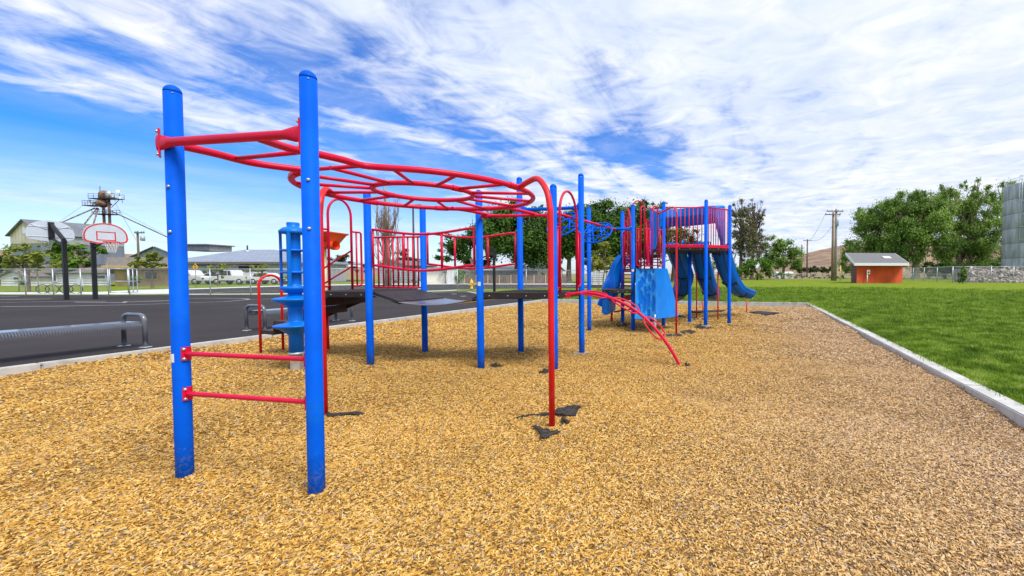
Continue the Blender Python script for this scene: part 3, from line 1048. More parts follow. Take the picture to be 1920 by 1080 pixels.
# sleeves where the sections join
for ang in (-18, -128, 150, 78, 108):
    d0_ = R(ang)
    mb = MB()
    mb.tube(arc(RC, EX, EY, RO_, d0_ - 0.07, d0_ + 0.07, 6), 0.033, 14)
    mb.build('sleeve', M_RED, oc)
for ang in (-25, 165):
    d0_ = R(ang)
    mb = MB()
    mb.tube(arc(RI, EX, EY, RI_, d0_ - 0.12, d0_ + 0.12, 5), 0.031, 14)
    mb.build('sleeve', M_RED, oc)
# two red legs
lg = G(1035, 795)
j1 = RC + Vector((math.cos(R(-14)), math.sin(R(-14)), 0)) * RO_
pipe(oc, 'support_leg', [flat(lg, -0.15), flat(lg, 1.0), flat(lg, 1.98)] + cr([flat(lg, 2.05), flat(lg.lerp(j1, 0.10), 2.24), flat(lg.lerp(j1, 0.36), 2.385), flat(lg.lerp(j1, 0.70), 2.39), j1], 7), 0.029, M_REDV, 16)
lg2 = G(609, 768)
j2 = RC + Vector((math.cos(R(172)), math.sin(R(172)), 0)) * RO_
pipe(oc, 'support_leg', [flat(lg2, -0.15), flat(lg2, 1.0), flat(lg2, 1.98)] + cr([flat(lg2, 2.05), flat(lg2.lerp(j2, 0.10), 2.24), flat(lg2.lerp(j2, 0.36), 2.37), flat(lg2.lerp(j2, 0.7), 2.385), j2], 7), 0.029, M_REDV, 16)

# ------------------------------------------------------------------ low deck structure with the swaying bridge
A, B, C, Dp, E, F = G(695, 681), G(797, 656), G(902, 688), G(977, 658), G(1040, 690), G(1091, 663)
Gp = G(1105, 620)
ds = thing('bridge_deck_structure', 'blue-post play deck with sagging bridge, red railings and low dark platforms', 'play structure', (C + Dp) / 2)
PR = 0.052
tops = {'A': 358, 'B': 388, 'C': 356, 'D': 332, 'E': 345, 'F': 325}
PT = {}
for nm, b_ in (('A', A), ('B', B), ('C', C), ('D', Dp), ('E', E), ('F', F)):
    zt = ZH(tops[nm], b_.y)
    PT[nm] = zt
    post(ds, b_, flat(b_, zt), PR, sticker=(ZH(532, C.y), -0.25, 0.022) if nm == 'C' else None, footing=0.16 if nm == 'F' else None)
DZ = 1.155


def deck(parent, poly, z, th=0.095, rib=True, name='platform'):
    mb = MB()
    mb.prism([flat(p, z - th) for p in poly], (0, 0, th))
    dk = mb.build(name, M_DECK, parent, bevel=0.012)
    # bolts along the near edge
    k = len(poly)
    for i in range(k):
        a, b_ = Vector(poly[i]), Vector(poly[(i + 1) % k])
        e = (b_ - a)
        n_ = Vector((e.y, -e.x, 0)).normalized()
        if n_.dot(Vector((-a.x, -a.y, 0))) < 0:
            continue
        nb = max(2, int(e.length / 0.24))
        for j in range(nb):
            mbb = MB()
            mbb.lathe(flat(a.lerp(b_, (j + 0.5) / nb), z - th / 2) + n_ * 0.002, [(0.010, -0.002), (0.010, 0.004), (0.006, 0.007)], 8, axis=n_)
            mbb.build('bolt', M_STEEL, dk)
    return dk


def ccw(poly):
    s_ = sum(poly[i].x * poly[(i + 1) % len(poly)].y - poly[(i + 1) % len(poly)].x * poly[i].y for i in range(len(poly)))
    return poly if s_ > 0 else list(reversed(poly))


AL, BLp = D(578, 540, 6.95), D(697, 540, 8.15)
deckL = deck(ds, ccw([A, B, flat(BLp, 0), flat(AL, 0)]), DZ)
deckR = deck(ds, ccw([C, E, F, Dp]), DZ)
# raised grip ribs on the decks
for poly, dk in (([A, B, flat(BLp, 0), flat(AL, 0)], deckL), ([C, Dp, F, E], deckR)):
    for i in range(1, 16):
        f = i / 16
        a = poly[0].lerp(poly[1], 0.06).lerp(poly[3].lerp(poly[2], 0.06), f)
        b_ = poly[0].lerp(poly[1], 0.94).lerp(poly[3].lerp(poly[2], 0.94), f)
        mb = MB()
        mb.tube([flat(a, DZ + 0.001), flat(b_, DZ + 0.001)], 0.006, 5)
        mb.build('grip_rib', M_DECK, dk)
# ramp plate and the sagging belt
n_, m_n = 30, 8
va, vb = A.lerp(B, 0.06), A.lerp(B, 0.94)
wa, wb = C.lerp(Dp, 0.06), C.lerp(Dp, 0.94)
vs, fs = [], []
for side in (0, 1):
    for i in range(n_ + 1):
        f = i / n_
        sag = -0.155 * (1 - (2 * f - 1) ** 2) - 0.05
        for j in range(m_n + 1):
            g = j / m_n
            p = va.lerp(vb, g).lerp(wa.lerp(wb, g), f)
            vs.append((p.x, p.y, DZ + sag - 0.014 * side - 0.008 * math.sin(math.pi * g)))
K = (n_ + 1) * (m_n + 1)
I = lambda s_, i, j: s_ * K + i * (m_n + 1) + j
for i in range(n_):
    for j in range(m_n):
        fs += [(I(0, i, j), I(0, i, j + 1), I(0, i + 1, j + 1), I(0, i + 1, j)), (I(1, i, j), I(1, i + 1, j), I(1, i + 1, j + 1), I(1, i, j + 1))]
    for j in (0, m_n):
        fs.append((I(0, i, j), I(0, i + 1, j), I(1, i + 1, j), I(1, i, j)))
mb = MB()
mb.add(vs, fs, True)
mb.build('bridge_belt', M_BELT, ds)
for a0, a1, b0, b1 in ((va, vb, wa, wb), (wa, wb, va, vb)):
    f1 = 0.24 if a0 is va else 0.10
    mb = MB()
    q0, q1 = a0.lerp(b0, f1), a1.lerp(b1, f1)
    sg = -0.155 * (1 - (2 * f1 - 1) ** 2) - 0.05
    top = [flat(a0, DZ - 0.002), flat(a1, DZ - 0.002), flat(q1, DZ + sg + 0.012), flat(q0, DZ + sg + 0.012)]
    mb.prism([p - ZV * 0.05 for p in top], (0, 0, 0.05))
    mb.build('ramp_plate', M_DECK, ds, bevel=0.006)


def sag_rail(parent, a, b, z_end, dip, r, nmid, zlow, name='bridge_rail', rise=0.0):
    """handrail of the bridge: top and bottom pipe sagging between two posts, with uprights"""
    a, b = Vector(a), Vector(b)
    pt, pb_ = [], []
    for i in range(17):
        f = i / 16
        s_ = -dip * math.sin(math.pi * f) ** 1.3
        p = a.lerp(b, 0.045 + 0.91 * f)
        pt.append(flat(p, z_end + s_))
        pb_.append(flat(p, zlow + s_))
    mb = MB()
    mb.tube(pt, r, 10)
    fr = mb.build(name, M_RED, parent)
    pipe(fr, 'bottom_rail', pb_, r, M_RED)
    for k in range(nmid + 2):
        i = round(16 * k / (nmid + 1))
        pipe(fr, 'upright', [pb_[i], pt[i]], r * 0.9, M_RED)
    for q in (pt[0], pt[-1], pb_[0], pb_[-1]):
        pass
    return fr


sag_rail(ds, A, C, ZH(429, (A.y + C.y) / 2), 0.085, 0.0205, 2, ZH(497, (A.y + C.y) / 2))
sag_rail(ds, B, Dp, ZH(437, (B.y + Dp.y) / 2), 0.085, 0.0205, 2, ZH(495, (B.y + Dp.y) / 2))
# C - E side overhead beam that carries the tails of the ring
flange_beam(ds, flat(C, 2.335), flat(E, 2.335), 0.022, M_RED, PR, 'cross_beam', 0.12)


def barrier(parent, a, b, zt, zb, nbar, r=0.0155, name='barrier', rr=0.018, m_=None):
    a, b = Vector(a), Vector(b)
    mb = MB()
    mb.tube([flat(a, zt), flat(b, zt)], rr, 10)
    fr = mb.build(name, m_ or M_RED, parent)
    pipe(fr, 'bottom_rail', [flat(a, zb), flat(b, zb)], rr, m_ or M_RED)
    for i in range(nbar):
        p = a.lerp(b, (i + 0.5) / nbar)
        pipe(fr, 'bar', [flat(p, zb), flat(p, zt)], r, m_ or M_RED, 8)
    return fr


bdir = (flat(B, 0) - flat(BLp, 0)).normalized()
barrier(ds, flat(BLp, 0), B - bdir * 0.06, ZH(445, 8.1), DZ + 0.03, 10)


def arch_gate(parent, a, b, z0, zt, sidew, pz, r=0.0205):
    """tall inverted U with a small closed panel on either side, down to the platform"""
    a, b = flat(Vector(a), 0), flat(Vector(b), 0)
    d = (b - a)
    w_ = d.length
    d.normalize()
    p0, p1 = a + d * sidew, b - d * sidew
    rr = (p1 - p0).length / 2
    mid = (p0 + p1) / 2
    rise = min(rr * 1.35, 0.4)
    top = [flat(mid - d * (rr * math.cos(t)), zt - rise + rise * math.sin(t)) for t in np.linspace(0, math.pi, 16)]
    mb = MB()
    mb.tube([flat(p0, z0)] + top + [flat(p1, z0)], r, 10)
    ar = mb.build('arch_handle', M_RED, parent)
    for q, e in ((p0, a), (p1, b)):
        o_ = (e - q)
        o_.normalize()
        wd = (e - q).length - 0.01
        c_ = 0.06
        pts = [flat(q, pz), flat(q + o_ * (wd - 0.02), pz), flat(q + o_ * wd, pz - 0.02), flat(q + o_ * wd, z0 + 0.13)] + [flat(q + o_ * (wd - c_ + c_ * math.cos(t)), z0 + 0.13 - c_ * math.sin(t)) for t in np.linspace(0.3, 1.57, 5)] + [flat(q, z0 + 0.07)]
        pipe(ar, 'side_panel', pts, r * 0.85, M_RED)
        m2 = q + o_ * wd * 0.5
        pipe(ar, 'bar', [flat(m2, z0 + 0.07), flat(m2, pz)], r * 0.75, M_RED)
    return ar


ag0, ag1 = flat(D(617, 500, 7.35), 0), flat(D(660, 500, 7.75), 0)
agd = (ag1 - ag0).normalized()
arch_gate(ds, ag0 - agd * 0.20, ag1 + agd * 0.20, DZ + 0.0, ZH(373, 7.5), 0.20, ZH(434, 7.7))
arch_gate(ds, E + (F - E).normalized() * 0.06, F - (F - E).normalized() * 0.06, DZ, ZH(359, 7.0), 0.17, ZH(431, 7.0))
# steps down to the left
su = -(flat(B, 0) - flat(BLp, 0)).normalized()
sA, sB = flat(AL, 0).lerp(flat(BLp, 0), 0.12), flat(AL, 0).lerp(flat(BLp, 0), 0.95)
nst = 4
S_END = G(510, 657)
for i in range(nst):
    z = DZ - (i + 1) * 0.185
    f0, f1 = i / nst, (i + 1) / nst
    mb = MB()
    e0, e1 = G(488, 661), G(530, 654)
    q0, q1 = sA.lerp(e0, f0), sB.lerp(e1, f0)
    r0, r1 = sA.lerp(e0, f1), sB.lerp(e1, f1)
    mb.prism([flat(q0, z - 0.07), flat(r0, z - 0.07), flat(r1, z - 0.07), flat(q1, z - 0.07)], (0, 0, 0.07))
    tr = mb.build('stair_tread', M_STEP, ds, bevel=0.006)
    # riser sheet with a row of holes
    rb = MB()
    t_ = (q1 - q0).normalized()
    Lr = (q1 - q0).length
    nn = Vector((-t_.y, t_.x, 0))
    zt, zb = z + 0.145, z
    hz = (zt + zb) / 2
    for za, zc in ((zb, hz - 0.006), (hz + 0.006, zt)):
        rb.obox(flat((q0 + q1) / 2, (za + zc) / 2), t_ * Lr / 2, nn * 0.003, (0, 0, (zc - za) / 2))
    nh = max(4, int(Lr / 0.045))
    for j in range(nh + 1):
        c_ = q0.lerp(q1, j / nh)
        rb.obox(flat(c_, hz), t_ * 0.014, nn * 0.003, (0, 0, 0.006))
    rb.build('riser_sheet', M_STEP, tr)
# brown stringer plate under the far side
t_ = (G(530, 654) - sB).normalized()
nn = Vector((-t_.y, t_.x, 0)) * 0.006
e_ = sB.lerp(G(530, 654), 0.62)
mb = MB()
mb.prism([p - nn for p in (flat(sB, DZ - 0.06), flat(sB, DZ - 0.20), flat(e_, 0.52), flat(e_, 0.66))], nn * 2)
mb.build('stringer', M_STEP, ds)
# red hoop at the foot of the steps
h0, h1 = G(489, 661), G(531, 655)
hd = (h1 - h0)
hw = hd.length
hd.normalize()
zt = ZH(516, h0.y)
pts = [flat(h0, -0.1), flat(h0, zt - hw / 2)] + [flat((h0 + h1) / 2 - hd * (hw / 2) * math.cos(t), zt - hw / 2 + hw / 2 * math.sin(t)) for t in np.linspace(0.1, math.pi - 0.1, 12)] + [flat(h1, zt - hw / 2), flat(h1, -0.1)]
pipe(ds, 'hoop_handle', pts, 0.021, M_REDV, 12)
lgx = G(615, 656)
pipe(ds, 'support_leg', [flat(lgx, -0.1), flat(lgx, 0.75)], 0.026, M_REDV, 12)
# sloping handrails on the steps
for dzr in (0.0, -0.30):
    pipe(ds, 'stair_handrail', cr([D(659, 470 , 8.0) + ZV * dzr, D(640, 482, 8.1) + ZV * dzr, D(624, 492, 8.2) + ZV * dzr, D(585, 518, 8.3) + ZV * dzr], 4), 0.016, M_RED)
# arched climber with leaf-shaped loops
em = E.lerp(F, 0.45)
cl = [flat(em, 1.10), D(1100, 549, 6.98), D(1140, 557, 6.94), D(1181, 575, 6.9), D(1213, 600, 6.86), D(1240, 630, 6.8), D(1262, 662, 6.76), G(1274, 685, -0.03)]
clp = cr(cl, 6)
ac = pipe(ds, 'arch_climber', clp, 0.026, M_RED, 12)
mb = MB()
mb.box(cl[0] + Vector((0.0, -0.02, 0)), (0.09, 0.12, 0.085), 0.2)
mb.build('mounting_plate', M_RED, ac, bevel=0.006)
sdir = VD
for i0, i1 in ((4, 12), (13, 21), (23, 31)):
    for s_ in (-1, 1):
        lp = []
        seg = clp[i0:i1 + 1]
        k = len(seg)
        for j, p in enumerate(seg):
            f = j / (k - 1)
            wv = 0.115 * math.sin(math.pi * f) ** 0.30 if 0 < f < 1 else 0
            g_ = (i0 + j) / 34
            tg_ = (clp[min(i0 + j + 1, len(clp) - 1)] - clp[i0 + j - 1]).normalized()
            up_ = sdir.cross(tg_).normalized()
            up_ = up_ if up_.z > 0 else -up_
            lp.append(p + (sdir * 0.75 + up_ * (0.12 + 0.62 * g_)) * (s_ * wv))
        pipe(ac, 'foot_loop', cr(lp, 4), 0.0125, M_RED, 8)
# blue overhead beam D-F, the red runner and two star hangers
zb_ = ZH(391.5, (Dp.y + F.y) / 2)
flange_beam(ds, flat(Dp, zb_), flat(F, zb_), 0.032, M_BLUE, PR, 'overhead_beam', 0.16)

# ------------------------------------------------------------------ tower with slides
T1, T2, T4, T5, T6, T7 = G(1167.5, 608), G(1187, 618), G(1244, 611), G(1293, 605), G(1323, 611), G(1367, 607)
tw = thing('slide_tower', 'tall blue and red slide tower with climbing wall beside the lawn', 'play structure', (T2 + T6) / 2)
for nm, b_, ty, fo in (('T1', T1, 396, None), ('T2', T2, 383, None), ('T4', T4, 378, None), ('T6', T6, 374, 0.17), ('T7', T7, 384, None)):
    post(tw, b_, flat(b_, ZH(ty, b_.y)), PR, sticker=(ZH(507, T2.y), -0.1, 0.034) if nm == 'T2' else None, footing=fo)
T3 = T1 + (T4 - T2) * 1.02
post(tw, T3, flat(T3, ZH(391, T3.y)), PR)
post(tw, Gp, flat(Gp, ZH(387, Gp.y)), PR)
UZ = ZH(463, T6.y)          # upper platform
MZ = ZH(478, T4.y + 0.4)    # step between
WZ = ZH(503.5, T2.y)        # lower platform
post(tw, T5, flat(T5, UZ - 0.02), PR, cap=False, footing=0.17)
T8 = T7 + Vector((-0.35, 1.25, 0))
T9 = T3 + Vector((0.55, 1.0, 0))
deck(tw, ccw([T4, T6, T7, T8, T9, T3.lerp(T4, 0.1)]), UZ, 0.10)
deck(tw, ccw([T1, T2, T4, T3]), WZ, 0.09)
mb = MB()
mb.prism([flat(p, MZ - 0.08) for p in ccw([T3.lerp(T1, 0.75), T3.lerp(T1, 0.75) + (T4 - T3) * 0.9, T4 + (T3 - T4) * 0.25, T3 + (T1 - T3) * 0.02])], (0, 0, 0.08))
mb.build('step_platform', M_DECK, tw, bevel=0.01)
for k in range(4):
    z = WZ + 0.10 + k * 0.085
    a, b_ = T1.lerp(T3, 0.15) + Vector((0, -0.35, 0)), T4.lerp(T2, 0.2)
    pipe(tw, 'step_rung', [flat(T1.lerp(T2, 0.35), z), flat(T4.lerp(T3, 0.25), z)], 0.0135, M_RED)
barrier(tw, T4.lerp(T6, 0.05), T6.lerp(T4, 0.05), ZH(388.5, T6.y - 0.05), UZ + 0.05, 9, 0.0125, rr=0.017)
barrier(tw, T6.lerp(T7, 0.06), T7.lerp(T6, 0.06), ZH(388.5, T6.y), UZ + 0.05, 9, 0.0125, rr=0.017)
for a, b_ in ((T4, T6), (T6, T7)):
    mb = MB()
    e = (b_ - a).normalized()
    nn = Vector((e.y, -e.x, 0))
    mb.obox(flat((a + b_) / 2, UZ + 0.015) + nn * 0.01, e * ((b_ - a).length / 2 - PR), nn * 0.012, (0, 0, 0.035))
    mb.build('toe_board', M_RED, tw, bevel=0.004)
# blue hood over the three slide mouths
HZ0, HZ1, HZ2 = ZH(424, 13.9), ZH(405, 13.6), ZH(390, 13.6)
hp = cr([T3 + Vector((0.02, 0.45, 0)), T3 + Vector((0.35, 0.95, 0)), T9 + Vector((0.35, 0.22, 0)), (T9 + T8) / 2 + Vector((0.1, 0.25, 0)), T8 + Vector((-0.2, 0.10, 0)), T8 + Vector((0.12, -0.35, 0)), T7 + Vector((-0.06, 0.30, 0))], 6)
vs, fs = [], []
n_ = len(hp)
for i, p in enumerate(hp):
    f = i / (n_ - 1)
    t_ = (hp[min(i + 1, n_ - 1)] - hp[max(i - 1, 0)]).normalized()
    nn = Vector((t_.y, -t_.x, 0))            # towards the platform
    drop = 0.16 * abs(2 * f - 1) ** 3
    low = HZ0 - 0.02 - (UZ * 0 + 0.0)
    edge = min(f, 1 - f) * (n_ - 1)
    zlow = HZ0 - (0.9 if edge < 2.2 else 0.30 if edge < 3.2 else 0.08 if edge < 4.2 else 0.0)
    for off, z in ((0.30, HZ2 - drop), (0.30, HZ1 - drop), (0.03, zlow), (0.0, zlow), (0.0, HZ1 - drop + 0.02), (0.02, HZ2 - drop + 0.04)):
        q = p + nn * off
        vs.append((q.x, q.y, z))
for i in range(n_ - 1):
    for j in range(6):
        fs.append((i * 6 + j, (i + 1) * 6 + j, (i + 1) * 6 + (j + 1) % 6, i * 6 + (j + 1) % 6))
fs += [tuple(range(6)), tuple((n_ - 1) * 6 + j for j in reversed(range(6)))]
mb = MB()
mb.add(vs, fs)
mb.build('slide_hood', M_BPLAST, tw, bevel=0.012)
for f in (0.30, 0.62):
    p = hp[int(f * (n_ - 1))]
    mb = MB()
    mb.box((p.x, p.y - 0.1, UZ + 0.14), (0.42, 0.16, 0.28), 0.1)
    mb.build('slide_divider', M_BPLAST, tw, bevel=0.05)


def trough(parent, path, w_, h_, m_, name='slide', twist=None, ribs=True):
    """moulded half-pipe slide: swept U section with rolled lips, ribs and brackets under it"""
    P = cr(path, 8)
    n_ = len(P)
    sec = []
    for a in np.linspace(math.pi, 2 * math.pi, 11):
        sec.append((w_ / 2 * math.cos(a), h_ * (1 + math.sin(a) * 1.0)))
    sec = [(-w_ / 2 - 0.035, h_ + 0.0), (-w_ / 2 - 0.02, h_ + 0.025)] + sec + [(w_ / 2 + 0.02, h_ + 0.025), (w_ / 2 + 0.035, h_ + 0.0)]
    sec += [(x * (1 + 0.05), z - 0.022) for x, z in reversed(sec[2:-2])]
    k = len(sec)
    vs, fr = [], []
    for i, p in enumerate(P):
        t_ = (P[min(i + 1, n_ - 1)] - P[max(i - 1, 0)]).normalized()
        sd_ = t_.cross(ZV).normalized()
        up = sd_.cross(t_).normalized()
        fr.append((p, t_, sd_, up))
        for x, z in sec:
            vs.append(p + sd_ * x + up * z)
    fs = [(i * k + j, i * k + (j + 1) % k, (i + 1) * k + (j + 1) % k, (i + 1) * k + j) for i in range(n_ - 1) for j in range(k)]
    mb = MB()
    mb.add(vs, fs, True)
    mb.add(vs[:k], [tuple(range(k))])
    mb.add(vs[-k:], [tuple(reversed(range(k)))])
    sl = mb.build(name, m_, parent)
    if ribs:
        for x in (-0.22, 0.22):
            pipe(sl, 'rib', [p + sd_ * (x * w_) + up * (h_ * (1 - math.sqrt(max(0, 1 - (2 * x) ** 2))) - 0.030) for p, t_, sd_, up in fr[2:]], 0.011, M_BLACK, 6)
        for f in (0.12, 0.45, 0.74):
            p, t_, sd_, up = fr[int(f * (n_ - 1))]
            bb_ = MB()
            pts = [p + sd_ * (w_ / 2 * math.cos(a) * 1.06) + up * (h_ * (1 + math.sin(a)) - 0.034) for a in np.linspace(math.pi * 1.12, math.pi * 1.88, 9)]
            bb_.tube(pts, 0.014, 6)
            for a in (1.2, 1.5, 1.8):
                a *= math.pi
                c_ = p + sd_ * (w_ / 2 * math.cos(a) * 1.06) + up * (h_ * (1 + math.sin(a)) - 0.045)
                bb_.obox(c_, t_ * 0.07, sd_ * 0.022, up * 0.012)
            bb_.build('bracket', M_BLACK, sl)
    return sl


SW = 0.56
sl1 = trough(tw, [D(1262, 462, 12.7) , D(1270, 495, 13.3), D(1282, 530, 13.9), D(1278, 555, 14.6), D(1262, 566, 15.3)], SW, 0.24, M_SLIDE)
sl2 = trough(tw, [D(1307, 462, 12.9), D(1312, 496, 13.4), D(1321, 532, 14.0), D(1331, 555, 14.7), D(1336, 562, 15.5)], SW, 0.24, M_SLIDE)
sl3 = trough(tw, [D(1346, 462, 12.7), D(1353, 494, 13.1), D(1364, 527, 13.6), D(1379, 549, 14.1), D(1394, 557, 14.5), D(1402, 559, 14.75)], SW, 0.24, M_SLIDE)
for px, py, zt in ((1306, 597, 1.25), (1346, 599, 1.25), (1318, 583, 0.62), (1400, 586, 0.5), (1268.5, 584, 0.5)):
    b_ = G(px, py)
    zt2 = {1306: ZH(512, b_.y), 1346: ZH(510, b_.y), 1318: ZH(565, b_.y), 1400: ZH(563, b_.y), 1268.5: ZH(566, b_.y)}[px]
    pipe(tw, 'slide_leg', [flat(b_, -0.1), flat(b_, zt2)], 0.022, M_REDV, 10)
# left slide, seen from its side, with a low platform in front
trough(tw, [D(1180, 490, 12.3), D(1170, 503, 12.25), D(1161, 530, 12.2), D(1153, 558, 12.1), D(1146, 580, 12.0)], 0.50, 0.30, M_SLIDE, ribs=False)
mb = MB()
vs = [D(1134, 561, 10.6), D(1149, 557, 10.7), D(1149, 585, 10.7), D(1134, 587, 10.6)]
lp0 = [D(1129, 544, 10.9), D(1150, 542, 10.6), D(1184, 544, 10.7), T2 + Vector((0, 0.1, 0)), T1 + Vector((-0.05, -0.1, 0)), D(1138, 540, 12.1)]
deck(tw, ccw([flat(p, 0) for p in lp0]), 1.04, 0.085, name='low_platform')
lq = G(1147, 606)
pipe(tw, 'support_leg', [flat(lq, -0.1), flat(lq, 0.97)], 0.032, M_REDV, 12)
mb = MB()
mb.obox(D(1178, 558, 11.3), Vector((0.10, 0.30, 0)), Vector((0.010, -0.004, 0)), (0, 0, 0.075))
mb.build('under_panel', M_RED, tw, bevel=0.004)
pipe(tw, 'brace', [D(1151, 585, 12.0), D(1185, 579, 12.0)], 0.024, M_RED)
mb = MB()
e = Vector((0.05, 0.55, 0))
mb.obox(D(1142, 573, 11.5), e, Vector((0.10, -0.01, 0)), (0, 0, 0.20))
mb.build('slide_exit', M_BPLAST, tw, bevel=0.04)
# ladder between the low platform and the lower deck
for k in range(6):
    z = 1.12 + k * 0.10
    pipe(tw, 'ladder_rung', [flat(T1.lerp(T2, 0.12), z), flat(T2.lerp(T1, 0.10), z)], 0.013, M_RED)
for f in (0.13, 0.89):
    pipe(tw, 'ladder_side', [flat(T1.lerp(T2, f), 1.02), flat(T1.lerp(T2, f), WZ - 0.06)], 0.015, M_RED)
# arches round the lower deck
arch_gate(tw, T1.lerp(T2, 0.08), T2.lerp(T1, 0.06), WZ, ZH(392, T2.y + 0.5), 0.22, ZH(433, T2.y + 0.6))
arch_gate(tw, T2.lerp(T4, 0.10), T4.lerp(T2, 0.50), WZ, ZH(388, T2.y + 0.3), 0.16, ZH(430, T2.y + 0.3))
arch_gate(tw, T2.lerp(T4, 0.45), T4.lerp(T2, 0.04), WZ, ZH(387, T4.y - 0.2), 0.18, ZH(432, T4.y))
arch_gate(tw, T1.lerp(T3, 0.15), T3.lerp(T1, 0.10), WZ + 0.1, ZH(373, T1.y + 0.1), 0.17, ZH(414, T3.y))
for s_ in (0.3, 0.6):
    pass
# sliding pole with a curved top
fp = G(1268, 626)
st = D(1218, 389, 12.3)
zt = ZH(384, fp.y)
pipe(tw, 'slide_pole', [flat(fp, -0.1), flat(fp, 1.0), flat(fp, zt - 0.22)] + cr([flat(fp, zt - 0.16), flat(fp.lerp(st, 0.08), zt - 0.04), flat(fp.lerp(st, 0.25), zt), flat(fp.lerp(st, 0.6), zt + 0.0), flat(st, ZH(389, 12.3))], 6), 0.024, M_REDV, 12)
# blue beam from G to T2
zb2 = ZH(429.5, T2.y)
flange_beam(tw, flat(Gp, zb2), flat(T2, zb2), 0.032, M_BLUE, PR, 'overhead_beam', 0.15)
sc_ = thing('star_hanger_climber', 'red overhead runner carrying two blue star-shaped hanging grips', 'climbing frame', flat((Dp + T2) / 2, 2.3))
r0 = flat((Dp + F) / 2 + Vector((0.0, 0.03, 0)), zb_ - 0.045)
r1 = flat(Gp.lerp(T2, 0.60), zb2 - 0.02)
pipe(sc_, 'runner', [r0, r0.lerp(r1, 0.5), r1], 0.028, M_RED, 12)
for px, py, Y, sx, ty in ((1058, 420, 8.5, 1.0, 0.5), (1120, 436, 9.9, 1.0, -0.55)):
    c_ = D(px, py, Y)
    ax_ = Vector((0.86, 0.15, 0.46)).normalized()
    bx_ = Vector((-0.30, 0.72, 0.58))
    bx_ = (bx_ - ax_ * bx_.dot(ax_)).normalized()
    rr = 0.36
    ring = pipe(sc_, 'grip_ring', arc(c_, ax_, bx_, rr, 0, 2 * math.pi, 36)[:-1], 0.017, M_BLUE, 10, True)
    nrm = ax_.cross(bx_)
    star = [c_ + (ax_ * math.cos(R(90 + 144 * k)) + bx_ * math.sin(R(90 + 144 * k))) * rr * 1.02 + nrm * 0.0 for k in range(5)]
    for k in range(5):
        pipe(ring, 'star_bar', [star[k], star[(k + 1) % 5]], 0.015, M_BLUE, 8)
    tq = (c_ - r0).dot((r1 - r0).normalized())
    hp_ = r0 + (r1 - r0).normalized() * tq
    pipe(ring, 'hanger', [c_ + ax_ * rr * 0.95, hp_], 0.014, M_BLUE, 8)
    pipe(ring, 'hanger', [c_ - bx_ * rr * 0.95, hp_], 0.014, M_BLUE, 8)

